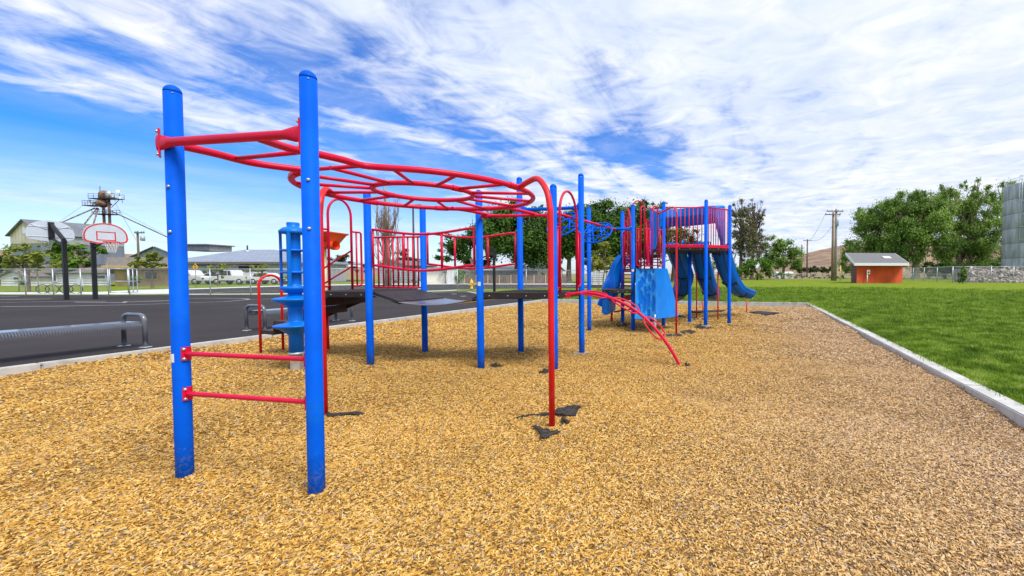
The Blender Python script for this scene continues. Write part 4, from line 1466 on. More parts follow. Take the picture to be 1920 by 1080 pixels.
# moulded climbing wall
def climb_wall():
    tl, tr_, br, bl_ = D(1192.5, 503.5, T2.y - 0.10), D(1230.5, 503, T2.y - 0.45), D(1230, 598, T2.y - 0.85), D(1190, 597.5, T2.y - 0.45)
    fr_, fb_ = D(1251, 503.5, T4.y - 0.25), D(1272.5, 592.5, T4.y - 0.40)
    nx, ny = 34, 64
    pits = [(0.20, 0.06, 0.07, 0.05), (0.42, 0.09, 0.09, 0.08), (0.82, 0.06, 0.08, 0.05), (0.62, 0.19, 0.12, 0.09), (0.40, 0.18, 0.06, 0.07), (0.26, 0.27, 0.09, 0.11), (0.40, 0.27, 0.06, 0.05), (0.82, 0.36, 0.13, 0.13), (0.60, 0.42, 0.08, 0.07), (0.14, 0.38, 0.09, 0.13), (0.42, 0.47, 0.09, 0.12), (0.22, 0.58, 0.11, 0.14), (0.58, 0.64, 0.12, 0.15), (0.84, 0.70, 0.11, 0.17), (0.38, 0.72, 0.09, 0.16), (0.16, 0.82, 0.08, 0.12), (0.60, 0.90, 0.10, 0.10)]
    nrm = (tr_ - tl).cross(bl_ - tl).normalized()
    if nrm.y > 0:
        nrm = -nrm
    vs, pit = [], []
    for j in range(ny + 1):
        v = j / ny
        for i in range(nx + 1):
            u = i / nx
            p = tl.lerp(tr_, u).lerp(bl_.lerp(br, u), v)
            dpt = -0.05 * math.sin(math.pi * u)
            inp = False
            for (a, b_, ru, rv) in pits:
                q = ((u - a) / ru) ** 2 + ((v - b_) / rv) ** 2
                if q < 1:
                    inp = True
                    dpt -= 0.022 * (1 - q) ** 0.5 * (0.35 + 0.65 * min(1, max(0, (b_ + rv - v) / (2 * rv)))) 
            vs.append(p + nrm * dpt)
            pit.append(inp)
    fs = [(j * (nx + 1) + i, j * (nx + 1) + i + 1, (j + 1) * (nx + 1) + i + 1, (j + 1) * (nx + 1) + i) for j in range(ny) for i in range(nx)]
    mb = MB()
    mb.add(vs, fs, True)
    mb.mi = [1 if sum(pit[q_] for q_ in f_) >= 3 else 0 for f_ in fs]  # darker pit blue paints in their shade; pale face mixes wear and painted highlight
    cw = mb.build('climbing_wall', [mat('worn_lit_blue_plastic', (0.02, 0.30, 0.78), 0.4, var=0.25, scale=5, spec=0.3, grime=((0.30, 0.58, 0.85), 0.6, 6.0)), M_SLIDE], tw)
    # right flank with a bowed outer edge
    mb = MB()
    vs = []
    nx2, ny2 = 8, 24
    for j in range(ny2 + 1):
        v = j / ny2
        for i in range(nx2 + 1):
            u = i / nx2
            p = tr_.lerp(fr_, u).lerp(br.lerp(fb_, u), v)
            p = p + (fr_ - tr_).normalized() * (0.05 * u * math.sin(math.pi * v) * 1.2)
            vs.append(p)
    fs = [(j * (nx2 + 1) + i, j * (nx2 + 1) + i + 1, (j + 1) * (nx2 + 1) + i + 1, (j + 1) * (nx2 + 1) + i) for j in range(ny2) for i in range(nx2)]
    mb.add(vs, fs, True)
    mb.build('wall_flank', M_BPLAST, cw)
    mb = MB()
    mb.add([tl, tr_, fr_, flat(T4, fr_.z), flat(T2, tl.z)], [(0, 1, 2, 3, 4)])
    mb.build('wall_top', M_BPLAST, cw)
    for b0, b1 in ((br, D(1229, 622, br.y)),):
        pipe(cw, 'wall_foot', [b0 + Vector((-0.02, 0.06, 0.1)), flat(b0, -0.1) + Vector((-0.02, 0.06, 0))], 0.03, M_GALV)


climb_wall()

# ------------------------------------------------------------------ spinning play column behind the near posts
sb_ = G(557, 691)
sp = thing('spinner_column', 'blue turning play column with two discs on a grey square stub', 'play column', sb_)
mb = MB()
mb.box((sb_.x, sb_.y, 0.03), (0.125, 0.125, 0.40), 0.3)
mb.build('square_stub', M_FOOT, sp, bevel=0.006)
mb = MB()
mb.lathe(sb_, [(0.10, 0.22), (0.10, 0.25), (0.085, 0.26)], 24)
mb.build('collar', M_GALV, sp)
mb = MB()
mb.lathe(sb_, [(0.092, 0.24), (0.092, 0.52), (0.10, 0.53), (0.13, 0.56), (0.20, 0.615), (0.255, 0.645), (0.275, 0.660), (0.272, 0.672), (0.25, 0.682), (0.15, 0.70), (0.105, 0.72), (0.092, 0.74), (0.092, 0.93), (0.10, 0.945), (0.16, 0.985), (0.24, 1.03), (0.275, 1.06), (0.270, 1.075), (0.24, 1.085), (0.14, 1.10), (0.09, 1.12), (0.085, 1.16)], 32)
mb.build('disc_column', M_SLIDE, sp)
mb = MB()
mb.lathe(sb_, [(0.07, 1.15), (0.13, 1.18), (0.175, 1.22), (0.175, 1.26), (0.09, 1.26), (0.085, 1.30), (0.085, 2.02), (0.09, 2.05), (0.17, 2.05), (0.175, 2.09), (0.12, 2.14), (0.075, 2.15), (0.08, 2.20), (0.075, 2.22), (0.03, 2.225)], 28)
cg = mb.build('cage_core', M_SLIDE, sp)
for k in range(4):
    a = k * math.pi / 2 + 0.35
    d = Vector((math.cos(a), math.sin(a), 0))
    t_ = Vector((-d.y, d.x, 0))
    mb = MB()
    mb.obox(sb_ + d * 0.160 + ZV * 1.655, d * 0.013, t_ * 0.024, (0, 0, 0.43))
    mb.build('cage_bar', M_SLIDE, sp, bevel=0.008)
for z in (1.47, 1.80):
    mb = MB()
    mb.lathe(sb_ + ZV * z, [(0.09, -0.02), (0.16, -0.014), (0.165, 0.0), (0.16, 0.014), (0.09, 0.02)], 28)
    mb.build('cage_ring', M_SLIDE, sp)

# ------------------------------------------------------------------ ball funnel on the court
fb = D(609, 500, 12.4)
fu = thing('ball_funnel', 'orange ball funnel marked with a number on a cream post', 'ball game', flat(fb, AZ))
zc = ZH(466, 12.4)
pipe(fu, 'post', [flat(fb, AZ - 0.05), flat(fb, zc + 0.1)], 0.055, M_CREAM, 16)
ztf = ZH(436, 12.4)
mb = MB()
vs = []
for z, hx in ((zc, 0.20), (zc + 0.12, 0.25), (ztf - 0.05, 0.40), (ztf - 0.045, 0.43), (ztf, 0.44), (ztf, 0.40), (ztf - 0.06, 0.36), (zc + 0.14, 0.2)):
    for sx, sy in ((-1, -1), (1, -1), (1, 1), (-1, 1)):
        vs.append((fb.x + sx * hx, fb.y + sy * hx, z))
fs = [(r_ * 4 + j, r_ * 4 + (j + 1) % 4, (r_ + 1) * 4 + (j + 1) % 4, (r_ + 1) * 4 + j) for r_ in range(7) for j in range(4)] + [(3, 2, 1, 0), (28, 29, 30, 31)]
mb.add(vs, fs)
fn = mb.build('funnel', M_ORANGE, fu, bevel=0.012)
for sx in (-1, 1):
    c_ = Vector((fb.x + sx * 0.24, fb.y - 0.1, zc + 0.10))
    mb = MB()
    pts = [c_, c_ + Vector((sx * 0.10, 0, -0.03)), c_ + Vector((sx * 0.2, -0.02, -0.02))]
    mb.tube(pts, [0.11, 0.12, 0.13], 14, caps=False)
    mb.tube(list(reversed(pts)), [0.115, 0.105, 0.095], 14, caps=False)
    mb.build('outlet', M_ORANGE, fn)
tcv = bpy.data.curves.new('number', 'FONT')
tcv.body = '.2'
tcv.size = 0.27
tcv.extrude = 0.003
to = bpy.data.objects.new('number_tmp', tcv)
COL.objects.link(to)
bpy.context.view_layer.update()
me = bpy.data.meshes.new_from_object(to)
bpy.data.objects.remove(to, do_unlink=True)
slope = math.atan2(ztf - 0.05 - zc - 0.12, 0.15)
Mx = Matrix.Translation(Vector((fb.x + 0.13, fb.y - 0.335, zc + 0.20)) - ORG[fu.name]) @ Matrix.Rotation(math.pi - slope if False else R(116), 4, 'X')
me.transform(Mx)
num = link_mesh('number', me, M_BLACK, fn, None)
# ------------------------------------------------------------------ benches
def bench(name, label, n0, length, group, sgn=1):
    """n0: foot of the near right-hand leg; the bench runs along the bed"""
    root = thing(name, label, 'bench', flat(n0, AZ), group)
    dv, du = Vector((VD.x, VD.y, 0)).normalized() * sgn, -Vector((UD.x, UD.y, 0)).normalized()
    n0 = flat(n0, AZ)
    wd = 0.58
    for f in (0.0, 1.0):
        c0 = n0 + dv * length * f
        c1 = c0 + du * wd
        zt, rr = AZ + 0.60, 0.13
        pts = [c0, c0 + ZV * (zt - AZ - rr)] + [flat(c0 + du * (rr - rr * math.cos(t)), zt - rr + rr * math.sin(t)) for t in np.linspace(0.2, math.pi / 2, 6)] + [flat(c1 - du * (rr - rr * math.cos(t)), zt - rr + rr * math.sin(t)) for t in np.linspace(math.pi / 2, 0.2, 6)] + [c1 + ZV * (zt - AZ - rr), c1]
        mb = MB()
        mb.tube(pts, 0.034, 14)
        lg_ = mb.build('leg_frame', M_BENCH, root)
        for c_ in (c0, c1):
            mb = MB()
            mb.lathe(flat(c_, AZ), [(0.085, 0.0), (0.085, 0.008), (0.04, 0.010)], 18)
            mb.build('foot_plate', M_GALV, lg_)
    # perforated seat with rolled edges: a sheet of diamond openings
    sw, ro = 0.40, 0.085
    front = [(-ro * math.sin(t), -ro + ro * math.cos(t)) for t in np.linspace(0.0, 1.95, 9)]
    back = [(sw + ro * math.sin(t), -ro + ro * math.cos(t)) for t in np.linspace(0.0, 1.95, 9)]
    prof = list(reversed(front)) + [(x * sw, 0.0) for x in np.linspace(0, 1, 13)[1:-1]] + back
    k = len(prof)
    nL = int((length - 0.05) / 0.030)
    o0 = n0 + du * 0.085 + dv * 0.03
    zs = AZ + 0.475
    V, Fc = [], []

    def pt(i, j):
        x, z = prof[j]
        p = o0 + du * x + dv * ((length - 0.06) * i / nL)
        return np.array([p.x, p.y, zs + z])
    grid = [[pt(i, j) for j in range(k)] for i in range(nL + 1)]
    for i in range(nL):
        for j in range(k - 1):
            q = [grid[i][j], grid[i][j + 1], grid[i + 1][j + 1], grid[i + 1][j]]
            c_ = sum(q) / 4
            b0 = len(V)
            V += q
            h = 0.16 if 8 <= j <= k - 10 else 0.66
            mids = [(q[e] + q[(e + 1) % 4]) / 2 for e in range(4)]
            V += [c_ + (m_ - c_) * h * 1.25 for m_ in mids]
            for e in range(4):
                a, b_ = e, (e + 1) % 4
                Fc.append((b0 + a, b0 + b_, b0 + 4 + e, b0 + 4 + (e - 1) % 4))
    s_ = fast_mesh('seat', V, Fc, M_BENCH, root)
    sm_ = s_.modifiers.new('sheet', 'SOLIDIFY')
    sm_.thickness = 0.005
    for x in (0.06, sw - 0.06):
        mb = MB()
        a = o0 + du * x
        mb.tube([flat(a, zs - 0.06), flat(a + dv * (length - 0.06), zs - 0.06)], 0.018, 10)
        mb.build('seat_rail', M_BENCH, root)
    return root


bench('bench', 'grey perforated metal bench at the left edge, seat running out of the picture', G(273, 651, AZ), 2.3, 'metal benches along the court', -1)
bench('bench', 'grey perforated metal bench behind the red hoop of the steps', G(497, 621, AZ), 2.25, 'metal benches along the court')

# ------------------------------------------------------------------ basketball hoops
M_BOARD = mat('grey_backboard', (0.60, 0.66, 0.74), 0.5, var=0.05)
M_HRED = mat('hoop_red', (0.70, 0.02, 0.015), 0.45, var=0.06)
M_NET = mat('white_net', (0.75, 0.74, 0.70), 0.8, var=0.05)


def hoop(label, base, face, over, zpole, zc, w_, h_, fan=True):
    """base: foot of the pole, face: unit direction the board looks to"""
    root = thing('basketball_hoop', label, 'basketball hoop', flat(base, AZ), 'basketball hoops on the court')
    face = Vector(face).normalized()
    sd_ = Vector((-face.y, face.x, 0))
    mb = MB()
    hw_ = 0.074
    mb.obox(flat(base, (AZ + zpole) / 2), face * hw_, sd_ * hw_, (0, 0, (zpole - AZ) / 2))
    mb.build('pole', M_BLACK, root, bevel=0.012)
    mb = MB()
    mb.obox(flat(base, zpole - 0.14), face * (hw_ + 0.012), sd_ * (hw_ + 0.012), (0, 0, 0.03))
    mb.build('pole_band', M_BLACK, root)
    bc = flat(base, zc) + face * over
    mb = MB()
    a, b_ = flat(base, zpole - 0.02), bc - face * 0.08 + ZV * h_ * 0.30
    t_ = (b_ - a).normalized()
    up = t_.cross(sd_).normalized()
    mb.obox((a + b_) / 2, t_ * (b_ - a).length / 2, sd_ * 0.06, up * 0.075)
    mb.build('arm', M_BLACK, root, bevel=0.01)
    mb = MB()
    a, b_ = flat(base, zpole - 0.35), bc - face * 0.08 - ZV * h_ * 0.36
    t_ = (b_ - a).normalized()
    up = t_.cross(sd_).normalized()
    mb.obox((a + b_) / 2, t_ * (b_ - a).length / 2, sd_ * 0.035, up * 0.045)
    mb.build('arm', M_BLACK, root)
    mb = MB()
    mb.obox(bc - face * 0.06, face * 0.03, sd_ * 0.10, (0, 0, h_ * 0.42))
    mb.build('mount_plate', M_BLACK, root)
    # fan-shaped board outline
    out = []
    for t in np.linspace(R(8), R(172), 23):
        out.append((math.cos(t) * w_ / 2 / math.cos(R(8)) * 0.985, (math.sin(t) ** 0.85) * h_ * 0.72 - h_ * 0.22))
    out += [(-w_ / 2 * 0.985, -h_ * 0.30), (-w_ * 0.45, -h_ * 0.40), (-w_ * 0.20, -h_ * 0.5), (w_ * 0.20, -h_ * 0.5), (w_ * 0.45, -h_ * 0.40), (w_ / 2 * 0.985, -h_ * 0.30)]
    mb = MB()
    mb.prism([bc + sd_ * x + ZV * z - face * 0.02 for x, z in out], face * 0.04)
    bo = mb.build('backboard', M_BOARD, root)
    # red border and target box
    mb = MB()
    k = len(out)
    vs = [bc + sd_ * x * 0.99 + ZV * z * 0.985 + face * 0.024 for x, z in out] + [bc + sd_ * x * 0.915 + ZV * (z * 0.87) + face * 0.024 for x, z in out]
    mb.add(vs, [(i, (i + 1) % k, k + (i + 1) % k, k + i) for i in range(k)])
    mb.build('border_stripe', M_HRED, bo)
    bw, bh, t2 = w_ * 0.215, h_ * 0.21, 0.045
    zz = -h_ * 0.12
    mb = MB()
    for (x0, x1, z0, z1) in ((-bw, bw, zz + bh - t2, zz + bh), (-bw, bw, zz - bh, zz - bh + t2), (-bw, -bw + t2, zz - bh, zz + bh), (bw - t2, bw, zz - bh, zz + bh)):
        mb.add([bc + sd_ * x + ZV * z + face * 0.026 for x, z in ((x0, z0), (x1, z0), (x1, z1), (x0, z1))], [(0, 1, 2, 3)])
    mb.build('target_box', M_HRED, bo)
    # stiffening ribs on the back
    for (x0, z0, x1, z1) in ((-w_ * 0.46, h_ * 0.18, w_ * 0.46, h_ * 0.18), (0, 0, -w_ * 0.40, h_ * 0.28), (0, 0, w_ * 0.40, h_ * 0.28), (-w_ * 0.45, -h_ * 0.30, w_ * 0.45, -h_ * 0.30)):
        pipe(bo, 'stiffener', [bc + sd_ * x0 + ZV * z0 - face * 0.03, bc + sd_ * x1 + ZV * z1 - face * 0.03], 0.016, M_BOARD, 6)
    rc = bc + face * 0.42 - ZV * h_ * 0.40
    rim = pipe(root, 'rim', arc(rc, sd_, face, 0.27, 0, 2 * math.pi, 28)[:-1], 0.022, M_HRED, 8, True)
    mb = MB()
    mb.obox(bc + face * 0.08 - ZV * h_ * 0.40, face * 0.08, sd_ * 0.10, (0, 0, 0.04))
    mb.build('rim_bracket', M_HRED, rim)
    mb = MB()
    for i in range(12):
        for s_ in (-1, 1):
            pts = []
            for j in range(5):
                f = j / 4
                an = 2 * math.pi * (i + s_ * f * 1.6) / 12
                rr = 0.26 * (1 - 0.48 * f ** 0.8)
                pts.append(rc + sd_ * math.cos(an) * rr + face * math.sin(an) * rr - ZV * (0.55 * f))
            mb.tube(pts, 0.007, 4, caps=False)
    mb.build('net', M_NET, root, kind='stuff')
    return root


HU = Vector((UD.x, UD.y, 0)).normalized()
hb1, hb2, hb3 = G(125, 562, AZ), G(179, 561, AZ), G(927, 547.5, AZ)
hoop('basketball hoop at far left seen from behind its grey fan board', hb1, -HU, 1.05, ZH(449, hb1.y), ZH(433, hb1.y + 0.3), 1.62, 1.08)
hoop('basketball hoop at left facing the camera with red-edged board', hb2, HU, 1.05, ZH(452, hb2.y), ZH(438, hb2.y - 0.3), 1.62, 1.10)
hoop('basketball hoop beyond the bridge seen edge-on', hb3, -HU, 1.30, ZH(467, hb3.y), ZH(474, hb3.y + 0.4), 1.7, 1.15)

# ------------------------------------------------------------------ hydrant
hy = G(884.5, 544.0, AZ)
hr = thing('fire_hydrant', 'yellow fire hydrant at the far edge of the court', 'hydrant', flat(hy, AZ))
hs = hy.y / 790
mb = MB()
mb.lathe(flat(hy, AZ), [(3.2 * hs, 0), (3.2 * hs, 2.5 * hs), (2.2 * hs, 2.6 * hs)], 16)
mb.build('base_flange', mat('dark_iron', (0.08, 0.08, 0.08), 0.7), hr)
mb = MB()
mb.lathe(flat(hy, AZ), [(3.0 * hs, 2.6 * hs), (3.0 * hs, 3.6 * hs), (2.5 * hs, 4 * hs), (2.5 * hs, 12.5 * hs), (3.4 * hs, 13 * hs), (3.4 * hs, 14.2 * hs), (2.9 * hs, 15 * hs), (2.4 * hs, 17.5 * hs), (1.2 * hs, 19 * hs), (0.8 * hs, 19.2 * hs), (0.8 * hs, 21 * hs), (0.2 * hs, 21.3 * hs)], 18)
mb.build('barrel', M_YELLOW, hr)
for d in (Vector((-1, 0, 0)), Vector((1, 0, 0)), Vector((0, -1, 0))):
    mb = MB()
    mb.lathe(flat(hy, AZ + 10.5 * hs), [(1.5 * hs, 1.5 * hs), (1.5 * hs, 4.4 * hs), (1.9 * hs, 4.5 * hs), (1.9 * hs, 5.4 * hs), (0.6 * hs, 5.6 * hs), (0.6 * hs, 6.1 * hs)], 12, axis=d)
    mb.build('outlet_cap', M_YELLOW, hr)

# ------------------------------------------------------------------ chain-link fences
def chain_fence(name, label, pts, h_, spacing, cell=0.07, wr=0.0022, pr=0.03, gate=None, postm=None, mid=False, group=None, top=True, skip=()):
    root = thing(name, label, 'fence', pts[0], group)
    m_ = postm or M_GALV
    wires = []
    for s_ in range(len(pts) - 1):
        a, b_ = Vector(pts[s_]), Vector(pts[s_ + 1])
        if s_ in skip:
            continue
        L_ = (b_ - a).length
        d = (b_ - a).normalized()
        k = max(1, round(L_ / spacing))
        for i in range(k + (1 if s_ == len(pts) - 2 or (s_ + 1) in skip else 0)):
            p = a.lerp(b_, i / k)
            mb = MB()
            mb.tube([p - ZV * 0.1, p + ZV * (h_ + 0.02)], pr, 10)
            mb.sph(p + ZV * (h_ + 0.03), pr * 1.2, 8, 5)
            mb.build('fence_post', m_, root)
        if top:
            pipe(root, 'top_rail', [a + ZV * h_, b_ + ZV * h_], pr * 0.7, m_, 8)
        if mid:
            pipe(root, 'middle_rail', [a + ZV * h_ * 0.5, b_ + ZV * h_ * 0.5], pr * 0.6, m_, 8)
        pipe(root, 'bottom_wire', [a + ZV * 0.05, b_ + ZV * 0.05], 0.008, m_, 6)
        n_ = int(L_ / cell)
        for i in range(-int(h_ / cell), n_):
            for s2 in (1, -1):
                x0 = i * cell
                x1 = x0 + h_
                t0, t1 = 0.0, 1.0
                if x0 < 0: t0 = -x0 / h_
                if x1 > L_: t1 = (L_ - x0) / h_
                if t1 <= t0: continue
                z0, z1 = 0.05 + (h_ - 0.07) * t0, 0.05 + (h_ - 0.07) * t1
                if s2 < 0: z0, z1 = h_ - z0 + 0.03, h_ - z1 + 0.03
                wires.append((a + d * (x0 + h_ * t0) + ZV * z0, a + d * (x0 + h_ * t1) + ZV * z1))
    V = []
    for p, q in wires:
        t_ = (q - p).normalized()
        u, v = perp(t_)
        for an in (0.5, 2.6, 4.7):
            o_ = (u * math.cos(an) + v * math.sin(an)) * wr
            V += [p + o_, q + o_]
    V = np.array([tuple(v) for v in V])
    nW = len(wires)
    base = np.arange(nW)[:, None] * 6
    Fc = np.concatenate([base + np.array([[0, 1, 3, 2]]), base + np.array([[2, 3, 5, 4]]), base + np.array([[4, 5, 1, 0]])])
    w_ = fast_mesh('wire_mesh', V, Fc, M_WIRE, root)
    w_['kind'] = 'stuff'
    return root


fz = [G(x, y, AZ) for x, y in FENCE]
H1 = ZH(504.5, fz[1].y) - AZ
g1, g2 = G(204, 552.5, AZ), G(243, 552.5, AZ)
chain_fence('chain_link_fence', 'galvanised chain-link fence left of the gate beside the court', [G(-210, 552.5, AZ), g1], H1, 1.78, cell=0.11)
chain_fence('chain_link_fence', 'galvanised chain-link fence right of the gate, running behind the near posts', [g2, fz[3]], H1, 2.4, cell=0.11)
chain_fence('chain_link_fence', 'galvanised chain-link fence behind the bridge and hydrant', [fz[3], fz[4], fz[5], fz[6], fz[7]], H1 * 1.02, 3.4, cell=0.12)
for (xa, xb), lab in (((207, 219), 'narrow gate leaf hinged on the left gate post'), ((227, 241), 'gate leaf standing open on the right gate post')):
    a, b_ = G(xa, 552.2, AZ), G(xb, 552.2, AZ)
    b_ = b_ + Vector((0, 0.9, 0)) if xa == 207 else b_
    a = a + Vector((0, 0.9, 0)) if xa == 227 else a
    root = thing('fence_gate', lab, 'gate', a, 'leaves of the court gate')
    pts = [a + ZV * 0.12, b_ + ZV * 0.12, b_ + ZV * (H1 + 0.02), a + ZV * (H1 + 0.02)]
    for i in range(4):
        pipe(root, 'gate_bar', [pts[i], pts[(i + 1) % 4]], 0.026, M_GALV, 8)
    pipe(root, 'gate_bar', [a.lerp(b_, 0) + ZV * H1 * 0.52, b_ + ZV * H1 * 0.52], 0.02, M_GALV, 8)

# ------------------------------------------------------------------ bike rack beyond the fence
br0 = G(56, 551.0, AZ)
bk = thing('bike_rack', 'dark bike rack of overlapping steel loops beyond the fence', 'bike rack', br0)
for i in range(4):
    c_ = G(68 + 22.5 * i, 550.6, AZ)
    c_ = c_ + Vector((0, 0.25, 0))
    w_ = 12.5 / 790 * c_.y
    pts = [c_ + Vector((-w_ * math.cos(t) * 1.0, 0.06 * (-1) ** i, 0)) + ZV * (0.30 + 0.30 * math.sin(t)) for t in np.linspace(-1.4, math.pi + 1.4, 30)]
    pipe(bk, 'loop', pts, 0.026, M_BLACK, 8)

# ------------------------------------------------------------------ torn liner fabric and slide mats
def scrap(label, px, py, wpx, hpx, seed, curl=0.05, name='torn_fabric', rot=0.0):
    """ragged piece of ground liner poking out of the chips"""
    c_ = G(px, py)
    sx, sy = wpx / 790 * c_.y, hpx * c_.y * c_.y / 1145
    rg = random.Random(seed)
    n_ = 22
    outl = []
    for i in range(n_):
        a = 2 * math.pi * i / n_
        r_ = rg.uniform(0.55, 1.0) if i % 3 else rg.uniform(0.85, 1.15)
        outl.append((math.cos(a) * r_, math.sin(a) * r_))
    V = [(0, 0, 0)]
    rings = 4
    for k in range(1, rings + 1):
        for x, y in outl:
            f = k / rings
            V.append((x * f, y * f, f))
    pts = []
    for x, y, f in V:
        wx, wy = x * sx / 2, y * sy / 2
        cs, sn = math.cos(rot), math.sin(rot)
        wx, wy = wx * cs - wy * sn, wx * sn + wy * cs
        z = 0.0 + curl * max(0, math.sin(x * 2.1 + seed) * 0.6 + y * 0.5) * f + 0.008 * math.sin(7 * x + seed) * f
        pts.append(Vector((c_.x + wx, c_.y + wy, z + mulch_z(c_.x, c_.y) + 0.012)))
    fs = [(0, 1 + i, 1 + (i + 1) % n_) for i in range(n_)]
    for k in range(1, rings):
        o1, o2 = 1 + (k - 1) * n_, 1 + k * n_
        fs += [(o1 + i, o2 + i, o2 + (i + 1) % n_, o1 + (i + 1) % n_) for i in range(n_)]
    mb = MB()
    mb.add(pts, fs, True)
    o = mb.build(name, M_FABRIC, label=label, cat='fabric' if name == 'torn_fabric' else 'mat', group='scraps of black ground liner' if name == 'torn_fabric' else 'slide mats')
    s_ = o.modifiers.new('thick', 'SOLIDIFY')
    s_.thickness = 0.004
    return o


def scrap_poly(label, pix, seed, lift=0.05):
    """ragged piece of liner with a torn outline"""
    rg = random.Random(seed)
    pts = []
    for i, (x, y) in enumerate(pix):
        x2, y2 = pix[(i + 1) % len(pix)]
        for f in (0.0, 0.5):
            p = G(x + (x2 - x) * f + rg.uniform(-1.2, 1.2) * (f > 0), y + (y2 - y) * f + rg.uniform(-0.7, 0.7) * (f > 0))
            pts.append(flat(p, mulch_z(p.x, p.y) + 0.006 + 0.6 * lift * rg.random() ** 2))
    mb = MB()
    mb.prism(ccw(pts), (0, 0, 0.005))
    return mb.build('torn_fabric', M_FABRIC, label=label, cat='fabric', group='scraps of black ground liner')


scrap_poly('largest scrap of black liner just behind the near red pole', [(1005, 773), (1020, 769), (1038, 770), (1052, 763), (1064, 762), (1092, 761), (1083, 768), (1080, 778), (1060, 777), (1045, 776), (1038, 773), (1015, 776)], 3, 0.06)
scrap_poly('thin strip of black liner left of the near red pole', [(962, 779), (982, 774), (1004, 771), (1004, 773.5), (984, 777)], 8, 0.01)
scrap_poly('ragged black liner scrap in front of the near red pole', [(996, 799), (1005, 797), (1013, 796), (1015, 801), (1026, 800), (1032, 806), (1051, 810), (1036, 813), (1030, 819), (1015, 820), (1009, 828), (1011, 818), (1015, 814), (1008, 806)], 5, 0.05)
scrap_poly('small curled black liner scrap right of the near red pole', [(1052, 779), (1060, 783), (1069, 791), (1064, 795), (1057, 790), (1053, 796)], 9, 0.07)
scrap_poly('black liner strip at the foot of the second near post', [(613, 766), (625, 769), (650, 764), (684, 764), (672, 769), (645, 769), (630, 772), (614, 774)], 12, 0.04)
scrap('black liner bit at the foot of the right deck corner post', 1020, 697, 22, 5, 14, 0.04)
scrap('thin black liner bit below the middle bridge post', 930, 684, 26, 4, 15, 0.03)
scrap('black liner bit by the foot of the arched climber', 1289, 683, 12, 5, 16, 0.03)
scrap('long black liner strip at the foot of the sliding pole', 1262, 629, 46, 5, 17, 0.03)
scrap('black liner heap right of the sliding pole', 1288, 623, 32, 8, 18, 0.05)
scrap('black liner bit under the left corner of the tower', 1164, 612, 22, 6, 19, 0.05)
scrap('black liner scrap under the climbing wall flank', 1272, 595, 28, 6, 20, 0.05)
scrap('black liner strip at the front tower post', 1318, 613, 36, 5, 21, 0.05)
scrap('black liner strip between the tower posts', 1308, 599, 40, 5, 22, 0.03)
scrap('dark bit of liner in front of the right tower post', 1375, 611, 22, 3, 23, 0.02)


def slide_mat(label, pix):
    P = [G(x, y) for x, y in pix]
    mb = MB()
    mb.prism([flat(p, 0.0) for p in ccw(P)], (0, 0, 0.045))
    return mb.build('slide_mat', mat('black_rubber_mat', (0.018, 0.016, 0.020), 0.85, var=0.3, scale=15, bump=0.5, bscale=60), label=label, cat='mat', group='rubber mats at the slide ends', bevel=0.01)


slide_mat('black rubber mat on the chips right of the right slide', [(1404, 586.5), (1424, 585), (1461, 588), (1437, 592)])
slide_mat('black rubber mat under the middle slide', [(1290, 584.5), (1330, 583.5), (1360, 582.8), (1351, 586.5), (1305, 587.2)])
# ------------------------------------------------------------------ buildings
def corr_mat(name, col, scale=18.0, axis='Z', rough=0.5, metal=0.2, col2=None, var=0.12):
    """ribbed sheet metal or boards"""
    if name in MATS:
        return MATS[name]
    m_ = bpy.data.materials.new(name)
    m_.use_nodes = True
    t = NT(m_.node_tree)
    geo = t.n('ShaderNodeNewGeometry')
    tcn = t.n('ShaderNodeTexCoord')
    sp_ = t.n('ShaderNodeSeparateXYZ', i_0=tcn.outputs['Object'])
    if axis == 'Z':
        x = t.m('ADD', t.m('MULTIPLY', sp_.outputs[0], 1.0), t.m('MULTIPLY', sp_.outputs[1], 0.77))
    else:
        x = sp_.outputs[2]
    wv = t.m('SINE', t.m('MULTIPLY', x, scale))
    nz = t.n('ShaderNodeTexNoise', i_Vector=tcn.outputs['Object'], i_Scale=0.5, i_Detail=6.0, i_Roughness=0.65).outputs[0]
    st = t.n('ShaderNodeMapping', i_Vector=tcn.outputs['Object'])
    st.inputs['Scale'].default_value = (2.0, 2.0, 0.15)
    n2 = t.n('ShaderNodeTexNoise', i_Vector=st.outputs[0], i_Scale=1.5, i_Detail=5.0).outputs[0]
    base = t.mix(t.sstep(nz, 0.3, 0.7), tuple(c_ * (1 - var) for c_ in col), tuple(min(1, c_ * (1 + var)) for c_ in (col2 or col)))
    base = t.mix(t.m('MULTIPLY', t.sstep(n2, 0.5, 0.75), 0.35), base, tuple(c_ * 0.55 for c_ in col))
    bp = t.n('ShaderNodeBump', i_Strength=0.5, i_Distance=0.05, i_Height=wv)
    p = t.n('ShaderNodeBsdfPrincipled', i_Base_Color=base, i_Roughness=rough, i_Metallic=metal)
    t.put(p.inputs['Normal'], bp)
    o = t.n('ShaderNodeOutputMaterial')
    t.put(o.inputs[0], p)
    MATS[name] = m_
    return m_


